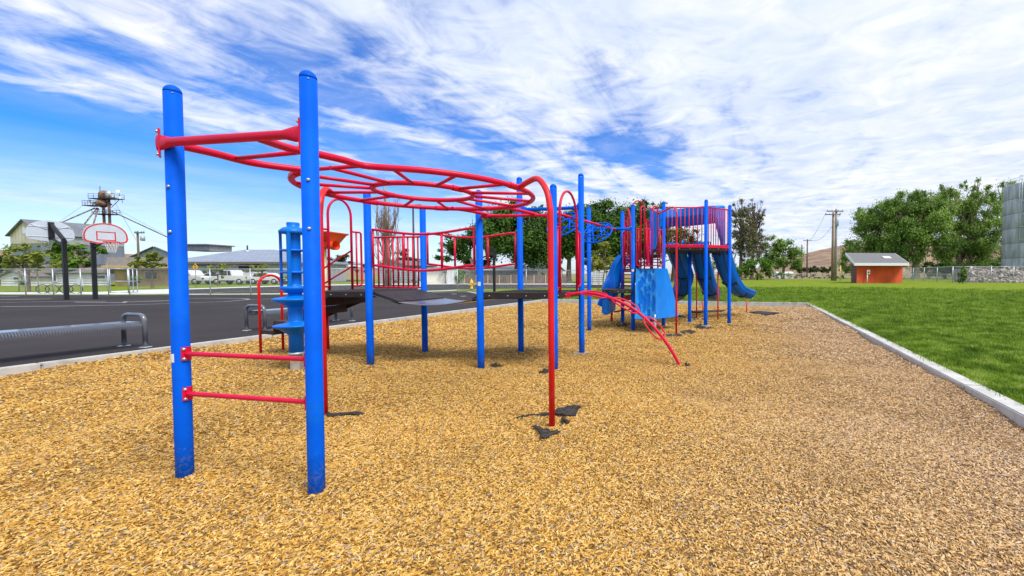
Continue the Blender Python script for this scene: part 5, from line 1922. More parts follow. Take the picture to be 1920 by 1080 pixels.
M_BARNB = corr_mat('grey_barn_sheet', (0.20, 0.23, 0.29), 7.0)
M_BARNT = corr_mat('pale_barn_sheet', (0.40, 0.41, 0.43), 7.0)
M_BARNC = corr_mat('cream_barn_boards', (0.60, 0.53, 0.41), 9.0, metal=0)
M_BROOF = corr_mat('grey_barn_roof', (0.155, 0.165, 0.19), 6.0, metal=0)
M_SROOF = corr_mat('blue_grey_roof', (0.27, 0.31, 0.38), 7.0)
M_SWALL = corr_mat('shed_wall_sheet', (0.38, 0.40, 0.42), 9.0)
M_SHING = mat('grey_shingles', (0.16, 0.16, 0.165), 0.9, var=0.3, scale=9, bump=0.6, bscale=14)
M_BSHIN = mat('brown_shingles', (0.17, 0.15, 0.13), 0.9, var=0.3, scale=6, bump=0.6, bscale=10)
M_HUTF = corr_mat('orange_red_brick_paint', (0.80, 0.105, 0.025), 75.0, axis='H', metal=0, rough=0.7)
M_HUTS = corr_mat('maroon_wall', (0.15, 0.035, 0.035), 28.0, axis='H', metal=0, rough=0.7)  # side and back walls, darker maroon than the front
M_RUST = mat('rusty_steel', (0.13, 0.065, 0.045), 0.8, 0.2, var=0.5, scale=1.2, col2=(0.24, 0.15, 0.11))
M_SIDE = corr_mat('pale_grey_siding', (0.70, 0.70, 0.74), 24.0, axis='H', metal=0, rough=0.6)
M_WSIDE = corr_mat('white_siding', (0.74, 0.74, 0.74), 24.0, axis='H', metal=0, rough=0.6)
M_TAN = mat('tan_stucco', (0.42, 0.30, 0.17), 0.85, var=0.15, scale=1.0)
M_TANF = mat('tan_fascia', (0.55, 0.38, 0.20), 0.7)
M_CREAMW = mat('cream_wall', (0.85, 0.80, 0.66), 0.8, var=0.08, scale=0.6)
M_BLUEH = corr_mat('blue_grey_siding', (0.34, 0.42, 0.50), 24.0, axis='H', metal=0, rough=0.6)
M_SILO = mat('silo_concrete', (0.40, 0.42, 0.44), 0.85, var=0.25, scale=0.5, stretch=(3, 3, 0.5), bump=0.3, bscale=4, grime=((0.24, 0.26, 0.28), 0.6, 0.4))


def gable(name, label, K, du, dv_, W, L_, ze, zr, wallm, roofm, endm=None, over=0.35, z0=0.0, split=None, cat='building'):
    """K: near corner on the ground; du across the gable (width W), dv_ along the ridge (length L_)"""
    K, du, dv_ = flat(Vector(K), z0), Vector(du).normalized(), Vector(dv_).normalized()
    root = thing(name, label, cat, K)
    c = [K, K + du * W, K + du * W + dv_ * L_, K + dv_ * L_]
    r0, r1 = flat(K + du * W / 2, zr), flat(K + du * W / 2 + dv_ * L_, zr)
    for (a, b_) in ((c[0], c[3]), (c[1], c[2])):
        mb = MB()
        nn = (du if a is c[1] else -du) * 0.0
        mb.add([flat(a, z0), flat(b_, z0), flat(b_, ze), flat(a, ze)], [(0, 1, 2, 3)])
        mb.build('wall', wallm, root)
    for (a, b_, rr) in ((c[0], c[1], r0), (c[3], c[2], r1)):
        if split:
            mb = MB()
            mb.add([flat(a, z0), flat(b_, z0), flat(b_, split[0]), flat(a, split[0])], [(0, 1, 2, 3)])
            mb.build('lower_wall', wallm, root)
            mb = MB()
            mb.add([flat(a, split[0]), flat(b_, split[0]), flat(b_, ze), rr, flat(a, ze)], [(0, 1, 2, 3, 4)])
            mb.build('gable_wall', split[1], root)
        else:
            mb = MB()
            mb.add([flat(a, z0), flat(b_, z0), flat(b_, ze), rr, flat(a, ze)], [(0, 1, 2, 3, 4)])
            mb.build('gable_wall', endm or wallm, root)
    for s_ in (0, 1):
        e0, e1 = (c[0], c[3]) if s_ == 0 else (c[1], c[2])
        o_ = (-du if s_ == 0 else du)
        sl_ = (zr - ze) / (W / 2)
        a0, a1 = flat(e0 + o_ * over - dv_ * over, ze - sl_ * over), flat(e1 + o_ * over + dv_ * over, ze - sl_ * over)
        b0, b1 = r0 - dv_ * over, r1 + dv_ * over
        mb = MB()
        nrm = (a1 - a0).cross(b0 - a0).normalized()
        if nrm.z < 0: nrm = -nrm
        mb.prism([a0 + nrm * 0.02, a1 + nrm * 0.02, b1 + nrm * 0.02, b0 + nrm * 0.02], nrm * 0.14)
        mb.build('roof', roofm, root)
    return root


def wall_piece(root, name, m_, a, b_, z0, z1, out=0.05, inset=None):
    """flat panel (window, door) set on a wall between two ground points"""
    a, b_ = Vector(a), Vector(b_)
    d = (b_ - a).normalized()
    nn = Vector((d.y, -d.x, 0))
    if nn.dot(-a) < 0: nn = -nn
    mb = MB()
    mb.obox(flat((a + b_) / 2, (z0 + z1) / 2) + nn * out / 2, d * (b_ - a).length / 2, nn * out / 2, (0, 0, (z1 - z0) / 2))
    o = mb.build(name, m_, root)
    return o


def window(root, a, b_, z0, z1, fr=0.10, m_=None):
    wf = wall_piece(root, 'window', m_ or M_WHITE, a, b_, z0, z1, 0.08)
    a, b_ = Vector(a), Vector(b_)
    d = (b_ - a).normalized()
    nn = Vector((d.y, -d.x, 0))
    if nn.dot(-a) < 0: nn = -nn
    n_ = max(1, round((b_ - a).length / 1.6))
    L_ = (b_ - a).length
    for i in range(n_):
        p, q = a + d * (L_ * i / n_ + fr * 0.7), a + d * (L_ * (i + 1) / n_ - fr * 0.7)
        mb = MB()
        mb.obox(flat((p + q) / 2, (z0 + z1) / 2) + nn * 0.085, d * (q - p).length / 2, nn * 0.006, (0, 0, (z1 - z0) / 2 - fr))
        mb.build('pane', M_GLASS, wf)
    return wf


dvB, duB = Vector((VD.x, VD.y, 0)).normalized(), -Vector((UD.x, UD.y, 0)).normalized()
# tall barn at the left
Kb = flat(D(80, 500, 72), 0)
barn = gable('barn', 'tall grey metal barn with cream gable at far left', Kb, duB, dvB, 8.6, 9.8, ZH(439, 72), ZH(413, 73.3), M_BARNB, M_BROOF, over=0.4, split=(ZH(455.5, 72), M_BARNC))
wall_piece(barn, 'side_band', M_BARNT, Kb, Kb + dvB * 9.8, ZH(456, 72), ZH(439.5, 72), 0.06)
wall_piece(barn, 'gable_vent', M_WHITE, Kb + duB * 4.2, Kb + duB * 4.9, ZH(438, 73), ZH(426, 73), 0.06)
r_a = flat(Kb + duB * 0.6, ZH(439, 72) + (ZH(413, 73.3) - ZH(439, 72)) * 0.6 / 4.3 + 0.19)
r_b = flat(Kb + duB * 3.6, ZH(439, 72) + (ZH(413, 73.3) - ZH(439, 72)) * 3.6 / 4.3 + 0.19)
mb = MB()
mb.prism([r_a + dvB * 3.0, r_a + dvB * 3.8, r_b + dvB * 3.8, r_b + dvB * 3.0], (0, 0, 0.04))
mb.build('roof_light_strip', mat('yellowed_roof_sheet', (0.42, 0.36, 0.18), 0.6), barn)
# grain elevator leg behind the barn
Ye = 92.0
ev = thing('grain_elevator', 'rusty grain elevator tower with spouts rising behind the barn', 'grain elevator', flat(D(200, 500, Ye), 0))
for px in (195.5, 206):
    a = D(px, 420, Ye)
    mb = MB()
    mb.box((a.x, Ye, ZH(372, Ye) / 2), (0.44, 0.44, ZH(372, Ye)), 0.9)
    mb.build('leg_shaft', M_RUST, ev)
hd_ = D(197, 372, Ye)
mb = MB()
mb.lathe(Vector((hd_.x, Ye, ZH(373, Ye))), [(0.95, 0), (0.95, 0.9), (0.85, 1.4), (0.55, 1.7), (0.2, 1.8)], 14)
mb.build('head_house', M_RUST, ev)
mb = MB()
mb.lathe(Vector((D(205, 372, Ye).x, Ye, ZH(373, Ye))), [(0.6, 0), (0.6, 1.0), (0.45, 1.5), (0.1, 1.75)], 12)
mb.build('head_cover', M_GALV, ev)
mb = MB()
mb.lathe(Vector((D(193, 385, Ye).x, Ye, ZH(391, Ye))), [(0.3, 0.2), (1.35, 1.0), (0.4, 2.1)], 12)
mb.build('distributor', M_RUST, ev)
for (x0, x1, y) in ((175, 224, 373), (164, 190, 386), (182, 216, 402)):
    a, b_ = D(x0, y, Ye), D(x1, y, Ye)
    mb = MB()
    mb.box(((a.x + b_.x) / 2, Ye, a.z), (b_.x - a.x, 1.8, 0.15))
    pl = mb.build('platform', M_BLACK, ev)
    for yy in (-0.85, 0.85):
        for dz_ in (0.5, 1.0):
            pipe(pl, 'guard_rail', [(a.x, Ye + yy, a.z + dz_), (b_.x, Ye + yy, a.z + dz_)], 0.04, M_BLACK, 5)
        for f in np.linspace(0, 1, 6):
            pipe(pl, 'guard_post', [(a.x + (b_.x - a.x) * f, Ye + yy, a.z), (a.x + (b_.x - a.x) * f, Ye + yy, a.z + 1.05)], 0.035, M_BLACK, 5)
pipe(ev, 'mast', [D(187, 372, Ye), D(187.5, 349, Ye)], 0.06, M_BLACK, 6)
for p, q in (((178, 390), (111, 419)), ((182, 390), (156, 423)), ((184, 391), (174, 424)), ((209, 396), (330, 452))):
    pipe(ev, 'spout', [D(p[0], p[1], Ye), D(q[0], q[1], 84 if q[0] < 300 else 96)], 0.12, M_RUST, 8)
for p, q in (((163, 380), (108, 418)), ((217, 382), (255, 450)), ((214, 390), (310, 440))):
    pipe(ev, 'guy_wire', [D(p[0], p[1], Ye), D(q[0], q[1], 84)], 0.025, M_CABLE, 4)
for px, py, r_ in ((221.5, 360, 0.42), (226, 371, 0.28), (168, 377, 0.35), (212, 368, 0.3)):
    p = D(px, py, Ye - 0.5)
    mb = MB()
    mb.lathe(p, [(0.08, -0.1), (r_, 0.12), (r_ * 0.96, 0.16), (0.05, 0.0)], 14, axis=(0.3, -1, 0.15))
    dsh = mb.build('dish', M_WHITE, ev)
    pipe(dsh, 'dish_pole', [p + Vector((0, 0.1, 0)), Vector((p.x - (0.2 if px > 200 else -0.2), Ye, p.z - 1.0))], 0.04, M_BLACK, 5)
pipe(ev, 'brace', [D(224, 374, Ye), D(209, 389, Ye)], 0.06, M_BLACK, 5)

# pale house behind the fence
Kh = flat(D(212, 530, 50), AZ)
hs_ = gable('house', 'low pale grey house with dark roof behind the fence at left', flat(D(208, 530, 47), AZ), Vector((-0.785, 0.619, 0)), Vector((-1, 0.05, 0)), 6.0, 11.0, ZH(511.5, 48), ZH(499, 51), M_SIDE, M_BSHIN, over=0.5, z0=AZ)
K0 = flat(D(208, 530, 47), AZ)
dd = Vector((-1, 0.05, 0)).normalized()
window(hs_, K0 + dd * 6.4, K0 + dd * 8.2, ZH(528.5, 47), ZH(513.5, 47))
window(hs_, K0 + dd * 0.5, K0 + dd * 1.6, ZH(524, 47), ZH(515, 47))
wall_piece(hs_, 'door', M_WHITE, K0 + dd * 3.3, K0 + dd * 3.9, AZ, ZH(514, 47), 0.05)
gb = gable('garage', 'small white gabled house front at the far left edge', flat(D(52, 530, 45.5), AZ), Vector((-1, 0.1, 0)), Vector((0.1, 1, 0)), 3.4, 6.0, ZH(519, 45.5), ZH(508, 45.5), M_WSIDE, M_BSHIN, over=0.3, z0=AZ)
q0 = flat(D(40, 530, 45.5), AZ)
window(gb, q0, q0 + Vector((-0.9, 0.09, 0)), ZH(526, 45.5), ZH(518, 45.5))
# tan house
Kt = flat(D(318, 530, 46), AZ)
tn = gable('house', 'tan stucco house with brown roof right of the gate', Kt, Vector((-0.75, 0.66, 0)), Vector((-1, 0.0, 0)), 7.0, 6.0, ZH(501, 46), ZH(485.5, 50), M_TAN, M_BSHIN, over=0.9, z0=AZ)
mb = MB()
mb.obox(flat(Kt, ZH(500, 45.2)) + Vector((-2.7, -0.86, 0)), (3.5, 0, 0), (0, 0.06, 0), (0, 0, 0.13))
mb.build('fascia', M_TANF, tn)
window(tn, Kt + Vector((-1.2, 0, 0)), Kt + Vector((-2.6, 0, 0)), ZH(524, 46), ZH(508, 46), m_=M_TANF)
wall_piece(tn, 'door', M_STEP, Kt + Vector((-3.6, 0, 0)), Kt + Vector((-4.3, 0, 0)), AZ, ZH(507, 46), 0.05)
# grey gabled shed behind the tan house and the long shed
gable('shed', 'dark grey gabled shed behind the tan house', flat(D(336, 500, 66), 0), Vector((-1, 0.15, 0)), Vector((-0.74, 0.67, 0)), 9.5, 9, ZH(483, 67), ZH(463.5, 67), M_BARNB, M_BROOF, over=0.3)
Ks = flat(D(545, 520, 60), AZ)
sh = thing('long_shed', 'long grey shed with blue-grey metal roof behind parked trucks', 'building', Ks)
xa, xb = D(318, 500, 62).x, D(540, 500, 62).x
zE, zR = ZH(492, 62), ZH(470, 74)
mb = MB()
mb.box(((xa + xb) / 2, 68, (AZ + zE) / 2), (xb - xa, 12, zE - AZ))
mb.build('wall', M_SWALL, sh)
mb = MB()
xr = D(514, 474, 74).x
mb.prism([(xa - 0.3, 61.4, zE - 0.1), (xb + 0.4, 61.4, zE - 0.1), (xr, 74, zR), (xa - 0.3, 74, zR)], (0, 0, 0.18))
mb.build('roof', M_SROOF, sh)
mb = MB()
mb.prism([(xb + 0.4, 61.4, zE - 0.1), (xb + 0.4, 80, zE - 0.1), (xr, 74, zR)], (0, 0, 0.18))
mb.build('roof_hip', M_SROOF, sh)
mb = MB()
mb.box(((xa + xb) / 2, 61.38, zE - 0.08), (xb - xa + 0.7, 0.12, 0.30))
mb.build('fascia', M_BSHIN, sh)
c0, c1 = D(340, 468, 74), D(393, 468, 74)
mb = MB()
mb.box(((c0.x + c1.x) / 2, 76, (ZH(470, 74) + ZH(459.5, 74)) / 2), (c1.x - c0.x, 4, ZH(459.5, 74) - ZH(470, 74)))
cs_ = mb.build('clerestory', M_SWALL, sh)
mb = MB()
mb.box(((c0.x + c1.x) / 2, 75.6, ZH(459, 74)), (c1.x - c0.x + 0.8, 5.2, 0.18))
mb.build('clerestory_roof', M_BROOF, cs_)
v0 = D(464, 471, 72)
pipe(sh, 'flue', [v0, v0 + ZV * 1.0], 0.10, M_BLACK, 8)
mb = MB()
mb.lathe(v0, [(0.5, -0.2), (0.3, 0.2)], 10)
mb.build('flue_skirt', M_GALV, sh)
fA = lambda px: flat(D(px, 500, 62), 0)
window(sh, fA(365), fA(392), ZH(499, 62), ZH(492.8, 62), 0.08, M_BSHIN)
dr = wall_piece(sh, 'loading_door', M_BLACK, fA(448), fA(484), ZH(523, 62), ZH(498.5, 62), 0.05)
mb = MB()
a, b_ = fA(446), fA(487)
mb.box(((a.x + b_.x) / 2, 61.6, ZH(498, 62)), (b_.x - a.x, 0.8, 0.12))
mb.build('door_canopy', M_BSHIN, dr)

# low buildings in the middle distance
gable('house', 'small blue-grey house behind the bare poplar', flat(D(761, 530, 62), AZ), Vector((-1, 0.1, 0)), Vector((0.1, 1, 0)), 4.4, 7, ZH(498, 62), ZH(489, 62), M_BLUEH, M_SHING, over=0.3, z0=AZ)
hq = [o for o in bpy.data.objects if o.get('label') == 'small blue-grey house behind the bare poplar'][0]
q0 = flat(D(751, 520, 61.9), AZ)
window(hq, q0, q0 + Vector((-0.35, 0.035, 0)), ZH(520, 62), ZH(508, 62), 0.05)
cw_ = gable('garage', 'cream garage with grey roof behind the hydrant', flat(D(834, 530, 58), AZ), Vector((-0.1, 1, 0)), Vector((-1, -0.02, 0)), 6.0, 3.0, ZH(508, 58), ZH(503, 61), M_CREAMW, M_SHING, over=0.3, z0=AZ)
cw2 = gable('garage', 'cream building with wall-mounted air unit left of the hydrant', flat(D(836, 530, 57.5), AZ), Vector((1, 0.05, 0)), Vector((0, 1, 0)), 3.0, 8, ZH(511, 57.5), ZH(504, 57.5), M_CREAMW, M_SHING, over=0.3, z0=AZ)
aq = flat(D(824, 515, 57.9), 0)
wall_piece(cw_, 'air_unit', M_GALV, aq, aq + Vector((0.35, 0.0, 0)), ZH(517, 58), ZH(513, 58), 0.3)
cw3 = gable('shed', 'white flat-fronted shed partly behind a bush, left of the hydrant', flat(D(838.5, 530, 56), AZ), Vector((0.05, 1, 0)), Vector((1, 0.0, 0)), 4.0, 0.9, ZH(506, 56), ZH(503, 57), M_WSIDE, M_SHING, over=0.05, z0=AZ)
lb = gable('school_wing', 'long low building with pale roof edge behind the fence and deck', flat(D(868, 530, 62), AZ), Vector((0.0, 1, 0)), Vector((1, 0.03, 0)), 9, 12.8, ZH(507.5, 62), ZH(499.5, 66), mat('dim_grey_wall', (0.19, 0.21, 0.23), 0.8), mat('pale_flat_roof', (0.55, 0.56, 0.58), 0.8), over=0.5, z0=AZ)
lq0 = flat(D(868, 530, 62), AZ)
ld = Vector((1, 0.03, 0)).normalized()
for x0, x1, m_ in ((7.6, 8.2, M_GLASS), (8.6, 9.3, M_GLASS)):
    wall_piece(lb, 'window', m_, lq0 + ld * x0, lq0 + ld * x1, ZH(517, 62), ZH(508.5, 62), 0.05)
wall_piece(lb, 'wall_panel', M_CREAMW, lq0 + ld * 10.9, lq0 + ld * 12.6, ZH(526, 62), ZH(507.9, 62), 0.06)
for k, (x0, x1, y0, y1, c_) in enumerate(((11.1, 11.5, 521, 517, (0.55, 0.16, 0.06)), (11.6, 12.0, 516, 512, (0.22, 0.32, 0.30)), (11.4, 11.7, 515, 510.5, (0.30, 0.30, 0.25)), (12.1, 12.4, 523, 518, (0.5, 0.28, 0.2)))):
    wall_piece(lb, 'mural_patch', mat('mural_%d' % k, c_, 0.8), lq0 + ld * x0, lq0 + ld * x1, ZH(y0, 62), ZH(y1, 62), 0.075)
# board fence in front of it
bf = thing('board_fence', 'brown board fence along the far road', 'fence', flat(D(875, 528, 57), AZ))
x0, x1 = D(872, 528, 57).x, D(1062, 528, 57).x
zf = ZH(515.5, 57)
n_ = 44
MBF = mat('brown_fence_board', (0.16, 0.115, 0.085), 0.9, var=0.35, scale=1.5)
bw = (x1 - x0) / n_
bme = None
for i in range(n_):
    mb = MB()
    mb.box((x0 + bw * (i + 0.5), 57 + (0.01 if i % 2 else 0), (AZ + zf) / 2 + 0.03 * math.sin(i * 2.3)), (bw * 0.93, 0.03, zf - AZ))
    mb.build('board', MBF, bf)
for i in range(0, n_ + 1, 5):
    mb = MB()
    mb.box((x0 + bw * i, 56.93, (AZ + zf) / 2), (0.10, 0.08, zf - AZ + 0.05))
    mb.build('fence_post', M_TANF, bf)
# pale slatted screen
ss = thing('slatted_screen', 'pale grey slatted screen fence behind the young yellow-green tree', 'fence', flat(D(1112, 530, 60), AZ))
x0, x1 = D(1106, 530, 60).x, D(1168, 530, 60).x
n_ = 26
for i in range(n_):
    mb = MB()
    mb.box((x0 + (x1 - x0) * (i + 0.5) / n_, 60, (AZ + ZH(506, 60)) / 2), ((x1 - x0) / n_ * 0.72, 0.05, ZH(506, 60) - AZ))
    mb.build('slat', M_SIDE, ss)
mb = MB()
mb.box(((x0 + x1) / 2, 60.3, (AZ + ZH(508, 60)) / 2), (x1 - x0, 0.05, ZH(508, 60) - AZ))
mb.build('backing', M_SWALL, ss)
# white utility cabinet and marker by the fence
cb0 = G(780, 547, AZ)
cbx = thing('utility_cabinet', 'white utility cabinet standing by the fence left of the bridge post', 'cabinet', cb0)
mb = MB()
mb.box((cb0.x, cb0.y + 0.6, (AZ + ZH(528, cb0.y)) / 2), (0.28, 0.25, ZH(528, cb0.y) - AZ))
mb.build('housing', M_WHITE, cbx, bevel=0.02)
mb = MB()
mb.box((cb0.x, cb0.y + 0.6, ZH(528, cb0.y) + 0.02), (0.32, 0.29, 0.04))
mb.build('lid', M_WHITE, cbx, bevel=0.01)

# red hut on the lawn
Yh = G(1650, 531, LZ).y
hl, hrr = G(1606, 531.0, LZ), G(1692, 530.6, LZ)
hut = thing('equipment_hut', 'orange-red block hut with grey sloping roof on the lawn', 'hut', flat(hl, LZ))
bl2 = D(1594, 530.2, hl.y + 6.5)
hd2 = Vector((bl2.x - hl.x, 6.5, 0)) * 0.85
zE2 = ZH(498, Yh)
zB2 = ZH(478, Yh) * 0.98
mb = MB()
mb.add([flat(hl, LZ - 0.05), flat(hrr, LZ - 0.05), flat(hrr, zE2), flat(hl, zE2)], [(0, 1, 2, 3)])
mb.build('front_wall', M_HUTF, hut)
hbk, hbr = hl + hd2, hrr + hd2
zbk = ZH(480, hl.y + 6.0)
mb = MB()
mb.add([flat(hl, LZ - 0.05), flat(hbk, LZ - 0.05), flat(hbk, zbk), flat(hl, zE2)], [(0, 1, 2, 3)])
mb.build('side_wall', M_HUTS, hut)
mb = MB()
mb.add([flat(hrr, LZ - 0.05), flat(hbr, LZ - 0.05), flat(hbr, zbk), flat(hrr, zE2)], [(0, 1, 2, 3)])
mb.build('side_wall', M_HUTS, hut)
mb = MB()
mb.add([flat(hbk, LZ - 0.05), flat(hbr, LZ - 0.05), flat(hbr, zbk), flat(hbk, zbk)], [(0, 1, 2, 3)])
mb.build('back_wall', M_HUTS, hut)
rl, rr_, rbr, rbl = D(1602, 496.5, hl.y - 0.6), D(1704, 492.5, hl.y - 0.6), D(1678, 475.0, hbr.y + 0.5), D(1585, 476.5, hbk.y + 0.5)
rl.z = rr_.z = (rl.z + rr_.z) / 2
rbr.z = rbl.z = (rbr.z + rbl.z) / 2
mb = MB()
mb.prism([rl, rr_, rbr, rbl], (0, 0, 0.12))
rf = mb.build('roof', M_SHING, hut)
mb = MB()
for a, b_ in ((rl, rr_), (rl, rbl), (rr_, rbr)):
    e = (b_ - a).normalized()
    mb = MB()
    mb.obox((a + b_) / 2 + Vector((0, -0.03, -0.08)), e * ((b_ - a).length / 2 + 0.02), e.cross(ZV).normalized() * 0.03, (0, 0, 0.19))
    mb.build('fascia', M_WHITE, rf)
c_ = rl.lerp(rr_, 0.72).lerp(rbl.lerp(rbr, 0.72), 0.52)
mb = MB()
mb.obox(c_ + ZV * 0.16, Vector((0.55, 0, 0)), (rbl - rl).normalized() * 0.65, (0, 0, 0.03))
mb.build('skylight', M_WHITE, rf)
mp_ = D(1628, 510, hl.y - 0.12)
mb = MB()
mb.box((mp_.x, mp_.y, mp_.z), (0.42, 0.2, 0.6))
mt_ = mb.build('meter_box', M_WHITE, hut, bevel=0.02)
mb = MB()
mb.lathe((mp_.x, mp_.y - 0.1, mp_.z - 0.05), [(0.11, 0), (0.11, 0.06), (0.09, 0.08)], 14, axis=(0, -1, 0))
mb.build('meter', M_BLACK, mt_)
pipe(mt_, 'conduit', [(mp_.x - 0.12, mp_.y, mp_.z - 0.25), (mp_.x - 0.12, mp_.y, LZ)], 0.07, M_WHITE, 8)

# silo
Ysl = 92.0
SR = 8.5
sx0 = D(1870, 500, Ysl).x
sc0 = Vector((89.2, 92.6, 0))
si = thing('grain_silo', 'round grey concrete silo with ladder and top railing at the right edge', 'silo', sc0)
ztop = ZH(343, Ysl)
zc_ = [0] + [ZH(y, Ysl) for y in (484, 456, 428, 400, 372)] + [ztop]
for i in range(len(zc_) - 1):
    mb = MB()
    mb.lathe(sc0, [(SR, zc_[i] + 0.03), (SR + 0.02, zc_[i] + 0.08), (SR + 0.02, zc_[i + 1] - 0.05), (SR - 0.03, zc_[i + 1])], 72)
    mb.build('silo_course', M_SILO, si)
mb = MB()
for k, a in enumerate(np.linspace(0, 2 * math.pi, 40, endpoint=False)):
    mb = MB()
    q = sc0 + Vector((math.cos(a), math.sin(a), 0)) * (SR - 0.15)
    if q.x < sc0.x + 3:
        mb.tube([flat(q, ztop), flat(q, ztop + 1.15)], 0.045, 6)
        mb.build('railing_post', M_GALV, si)
for dz_ in (0.6, 1.15):
    pipe(si, 'guard_rail', arc(flat(sc0, ztop + dz_), EX, EY, SR - 0.15, 0, 2 * math.pi, 60)[:-1], 0.04, M_GALV, 6, True)
la = math.atan2(-0.24, -0.97)
lpn = sc0 + Vector((math.cos(la), math.sin(la), 0)) * (SR + 0.25)
lt = Vector((-math.sin(la), math.cos(la), 0))
ln_ = Vector((math.cos(la), math.sin(la), 0))
for s_ in (-0.25, 0.25):
    pipe(si, 'ladder_rail', [flat(lpn + lt * s_, ZH(455, Ysl)), flat(lpn + lt * s_, ztop + 1.3)], 0.05, M_GALV, 6)
zz = ZH(455, Ysl)
while zz < ztop + 1:
    pipe(si, 'ladder_rung', [flat(lpn + lt * 0.25, zz), flat(lpn - lt * 0.25, zz)], 0.03, M_GALV, 5)
    zz += 0.45
for zz in np.linspace(ZH(450, Ysl), ztop + 1.2, 6):
    pipe(si, 'cage_hoop', arc(flat(lpn + ln_ * 0.3, zz) , lt, ln_, 0.55, -0.3, math.pi + 0.3, 14), 0.05, M_GALV, 6)
for a in (0.2, 1.1, 2.0, 2.9):
    q = lpn + ln_ * 0.3 + (lt * math.cos(a) + ln_ * math.sin(a)) * 0.55
    pipe(si, 'cage_bar', [flat(q, ZH(450, Ysl)), flat(q, ztop + 1.2)], 0.04, M_GALV, 5)

# silo compound: fence, riprap
fs0 = G(1786, 530.2, LZ)
chain_fence('chain_link_fence', 'chain-link fence round the silo compound at right', [G(1786, 527.5, LZ) + Vector((0, 14, 0)), fs0, G(1858, 530.3, LZ), G(1900, 530.6, LZ), G(1990, 531, LZ)], ZH(500, fs0.y) - LZ, 6.2, cell=0.16, wr=0.004, pr=0.06)
chain_fence('chain_link_fence', 'low field fence beyond the lawn behind the hut', [G(1375, 524.6, LZ), G(1560, 524.6, LZ), G(1786, 524.9, LZ)], ZH(513.5, G(1560, 524.6, LZ).y) - LZ, 9.5, cell=0.22, wr=0.004, pr=0.05)
rg = np.random.default_rng(11)
V, Fc, AT = [], [], []
ico = [(0, 0, 1), (0.9, 0, 0.45), (0.28, 0.85, 0.45), (-0.72, 0.53, 0.45), (-0.72, -0.53, 0.45), (0.28, -0.85, 0.45), (0.72, 0.53, -0.45), (-0.28, 0.85, -0.45), (-0.9, 0, -0.45), (-0.28, -0.85, -0.45), (0.72, -0.53, -0.45), (0, 0, -1)]
icof = [(0, 1, 2), (0, 2, 3), (0, 3, 4), (0, 4, 5), (0, 5, 1), (1, 6, 2), (2, 7, 3), (3, 8, 4), (4, 9, 5), (5, 10, 1), (6, 7, 2), (7, 8, 3), (8, 9, 4), (9, 10, 5), (10, 6, 1), (11, 7, 6), (11, 8, 7), (11, 9, 8), (11, 10, 9), (11, 6, 10)]
xa, xb = D(1812, 520, fs0.y + 2).x, D(1990, 520, fs0.y + 2).x
ztp = ZH(504, fs0.y + 3)
for i in range(1700):
    fy = rg.uniform(0, 1)
    x = rg.uniform(xa, xb)
    prof_ = min(1.0, (x - xa) / 2.0 + 0.25)
    z = LZ + ztp * fy * prof_
    y = fs0.y + 1.2 + fy * 3.0 + rg.normal(0, 0.1)
    s_ = rg.uniform(0.10, 0.30)
    sc3 = rg.uniform(0.6, 1.2, 3) * s_
    b0 = len(V)
    a = rg.uniform(0, 6.28)
    for p in ico:
        q = np.array(p) * sc3 * rg.uniform(0.8, 1.15)
        V.append((x + q[0] * math.cos(a) - q[1] * math.sin(a), y + q[0] * math.sin(a) + q[1] * math.cos(a), z + q[2]))
    Fc += [(b0 + f[0], b0 + f[1], b0 + f[2]) for f in icof]
    AT += [rg.uniform(0, 1)] * 20


def attr_mat(name, stops, rough=0.85, trans=0.0):
    m_ = bpy.data.materials.new(name)
    m_.use_nodes = True
    t = NT(m_.node_tree)
    at = t.n('ShaderNodeAttribute', attribute_name='lv')
    c_ = t.ramp(at.outputs['Fac'], stops)
    p = t.n('ShaderNodeBsdfPrincipled', i_Base_Color=c_, i_Roughness=rough)
    p.inputs['Specular IOR Level'].default_value = 0.25
    o = t.n('ShaderNodeOutputMaterial')
    if trans:
        tr = t.n('ShaderNodeBsdfTranslucent', i_Color=c_)
        mx = t.n('ShaderNodeMixShader', i_0=trans)
        t.put(mx.inputs[1], p)
        t.put(mx.inputs[2], tr)
        t.put(o.inputs[0], mx)
    else:
        t.put(o.inputs[0], p)
    return m_


rk = fast_mesh('rock_pile', V, Fc, attr_mat('riprap_stone', [(0, (0.07, 0.065, 0.06)), (0.5, (0.22, 0.19, 0.16)), (0.8, (0.38, 0.33, 0.27)), (1, (0.60, 0.55, 0.48))]), attr=AT)
tag(rk, 'bank of broken grey stones behind the silo fence', 'rocks', kind='stuff')
mb = MB()
mb.prism([(xa, fs0.y + 1.6, LZ), (xb, fs0.y + 1.6, LZ), (xb, fs0.y + 4.6, LZ + ztp), (xa + 2, fs0.y + 4.6, LZ + ztp)], (0, 3.0, -0.05))
mb.build('gravel_bank', mat('dark_gravel', (0.10, 0.09, 0.08), 0.95), kind='structure')

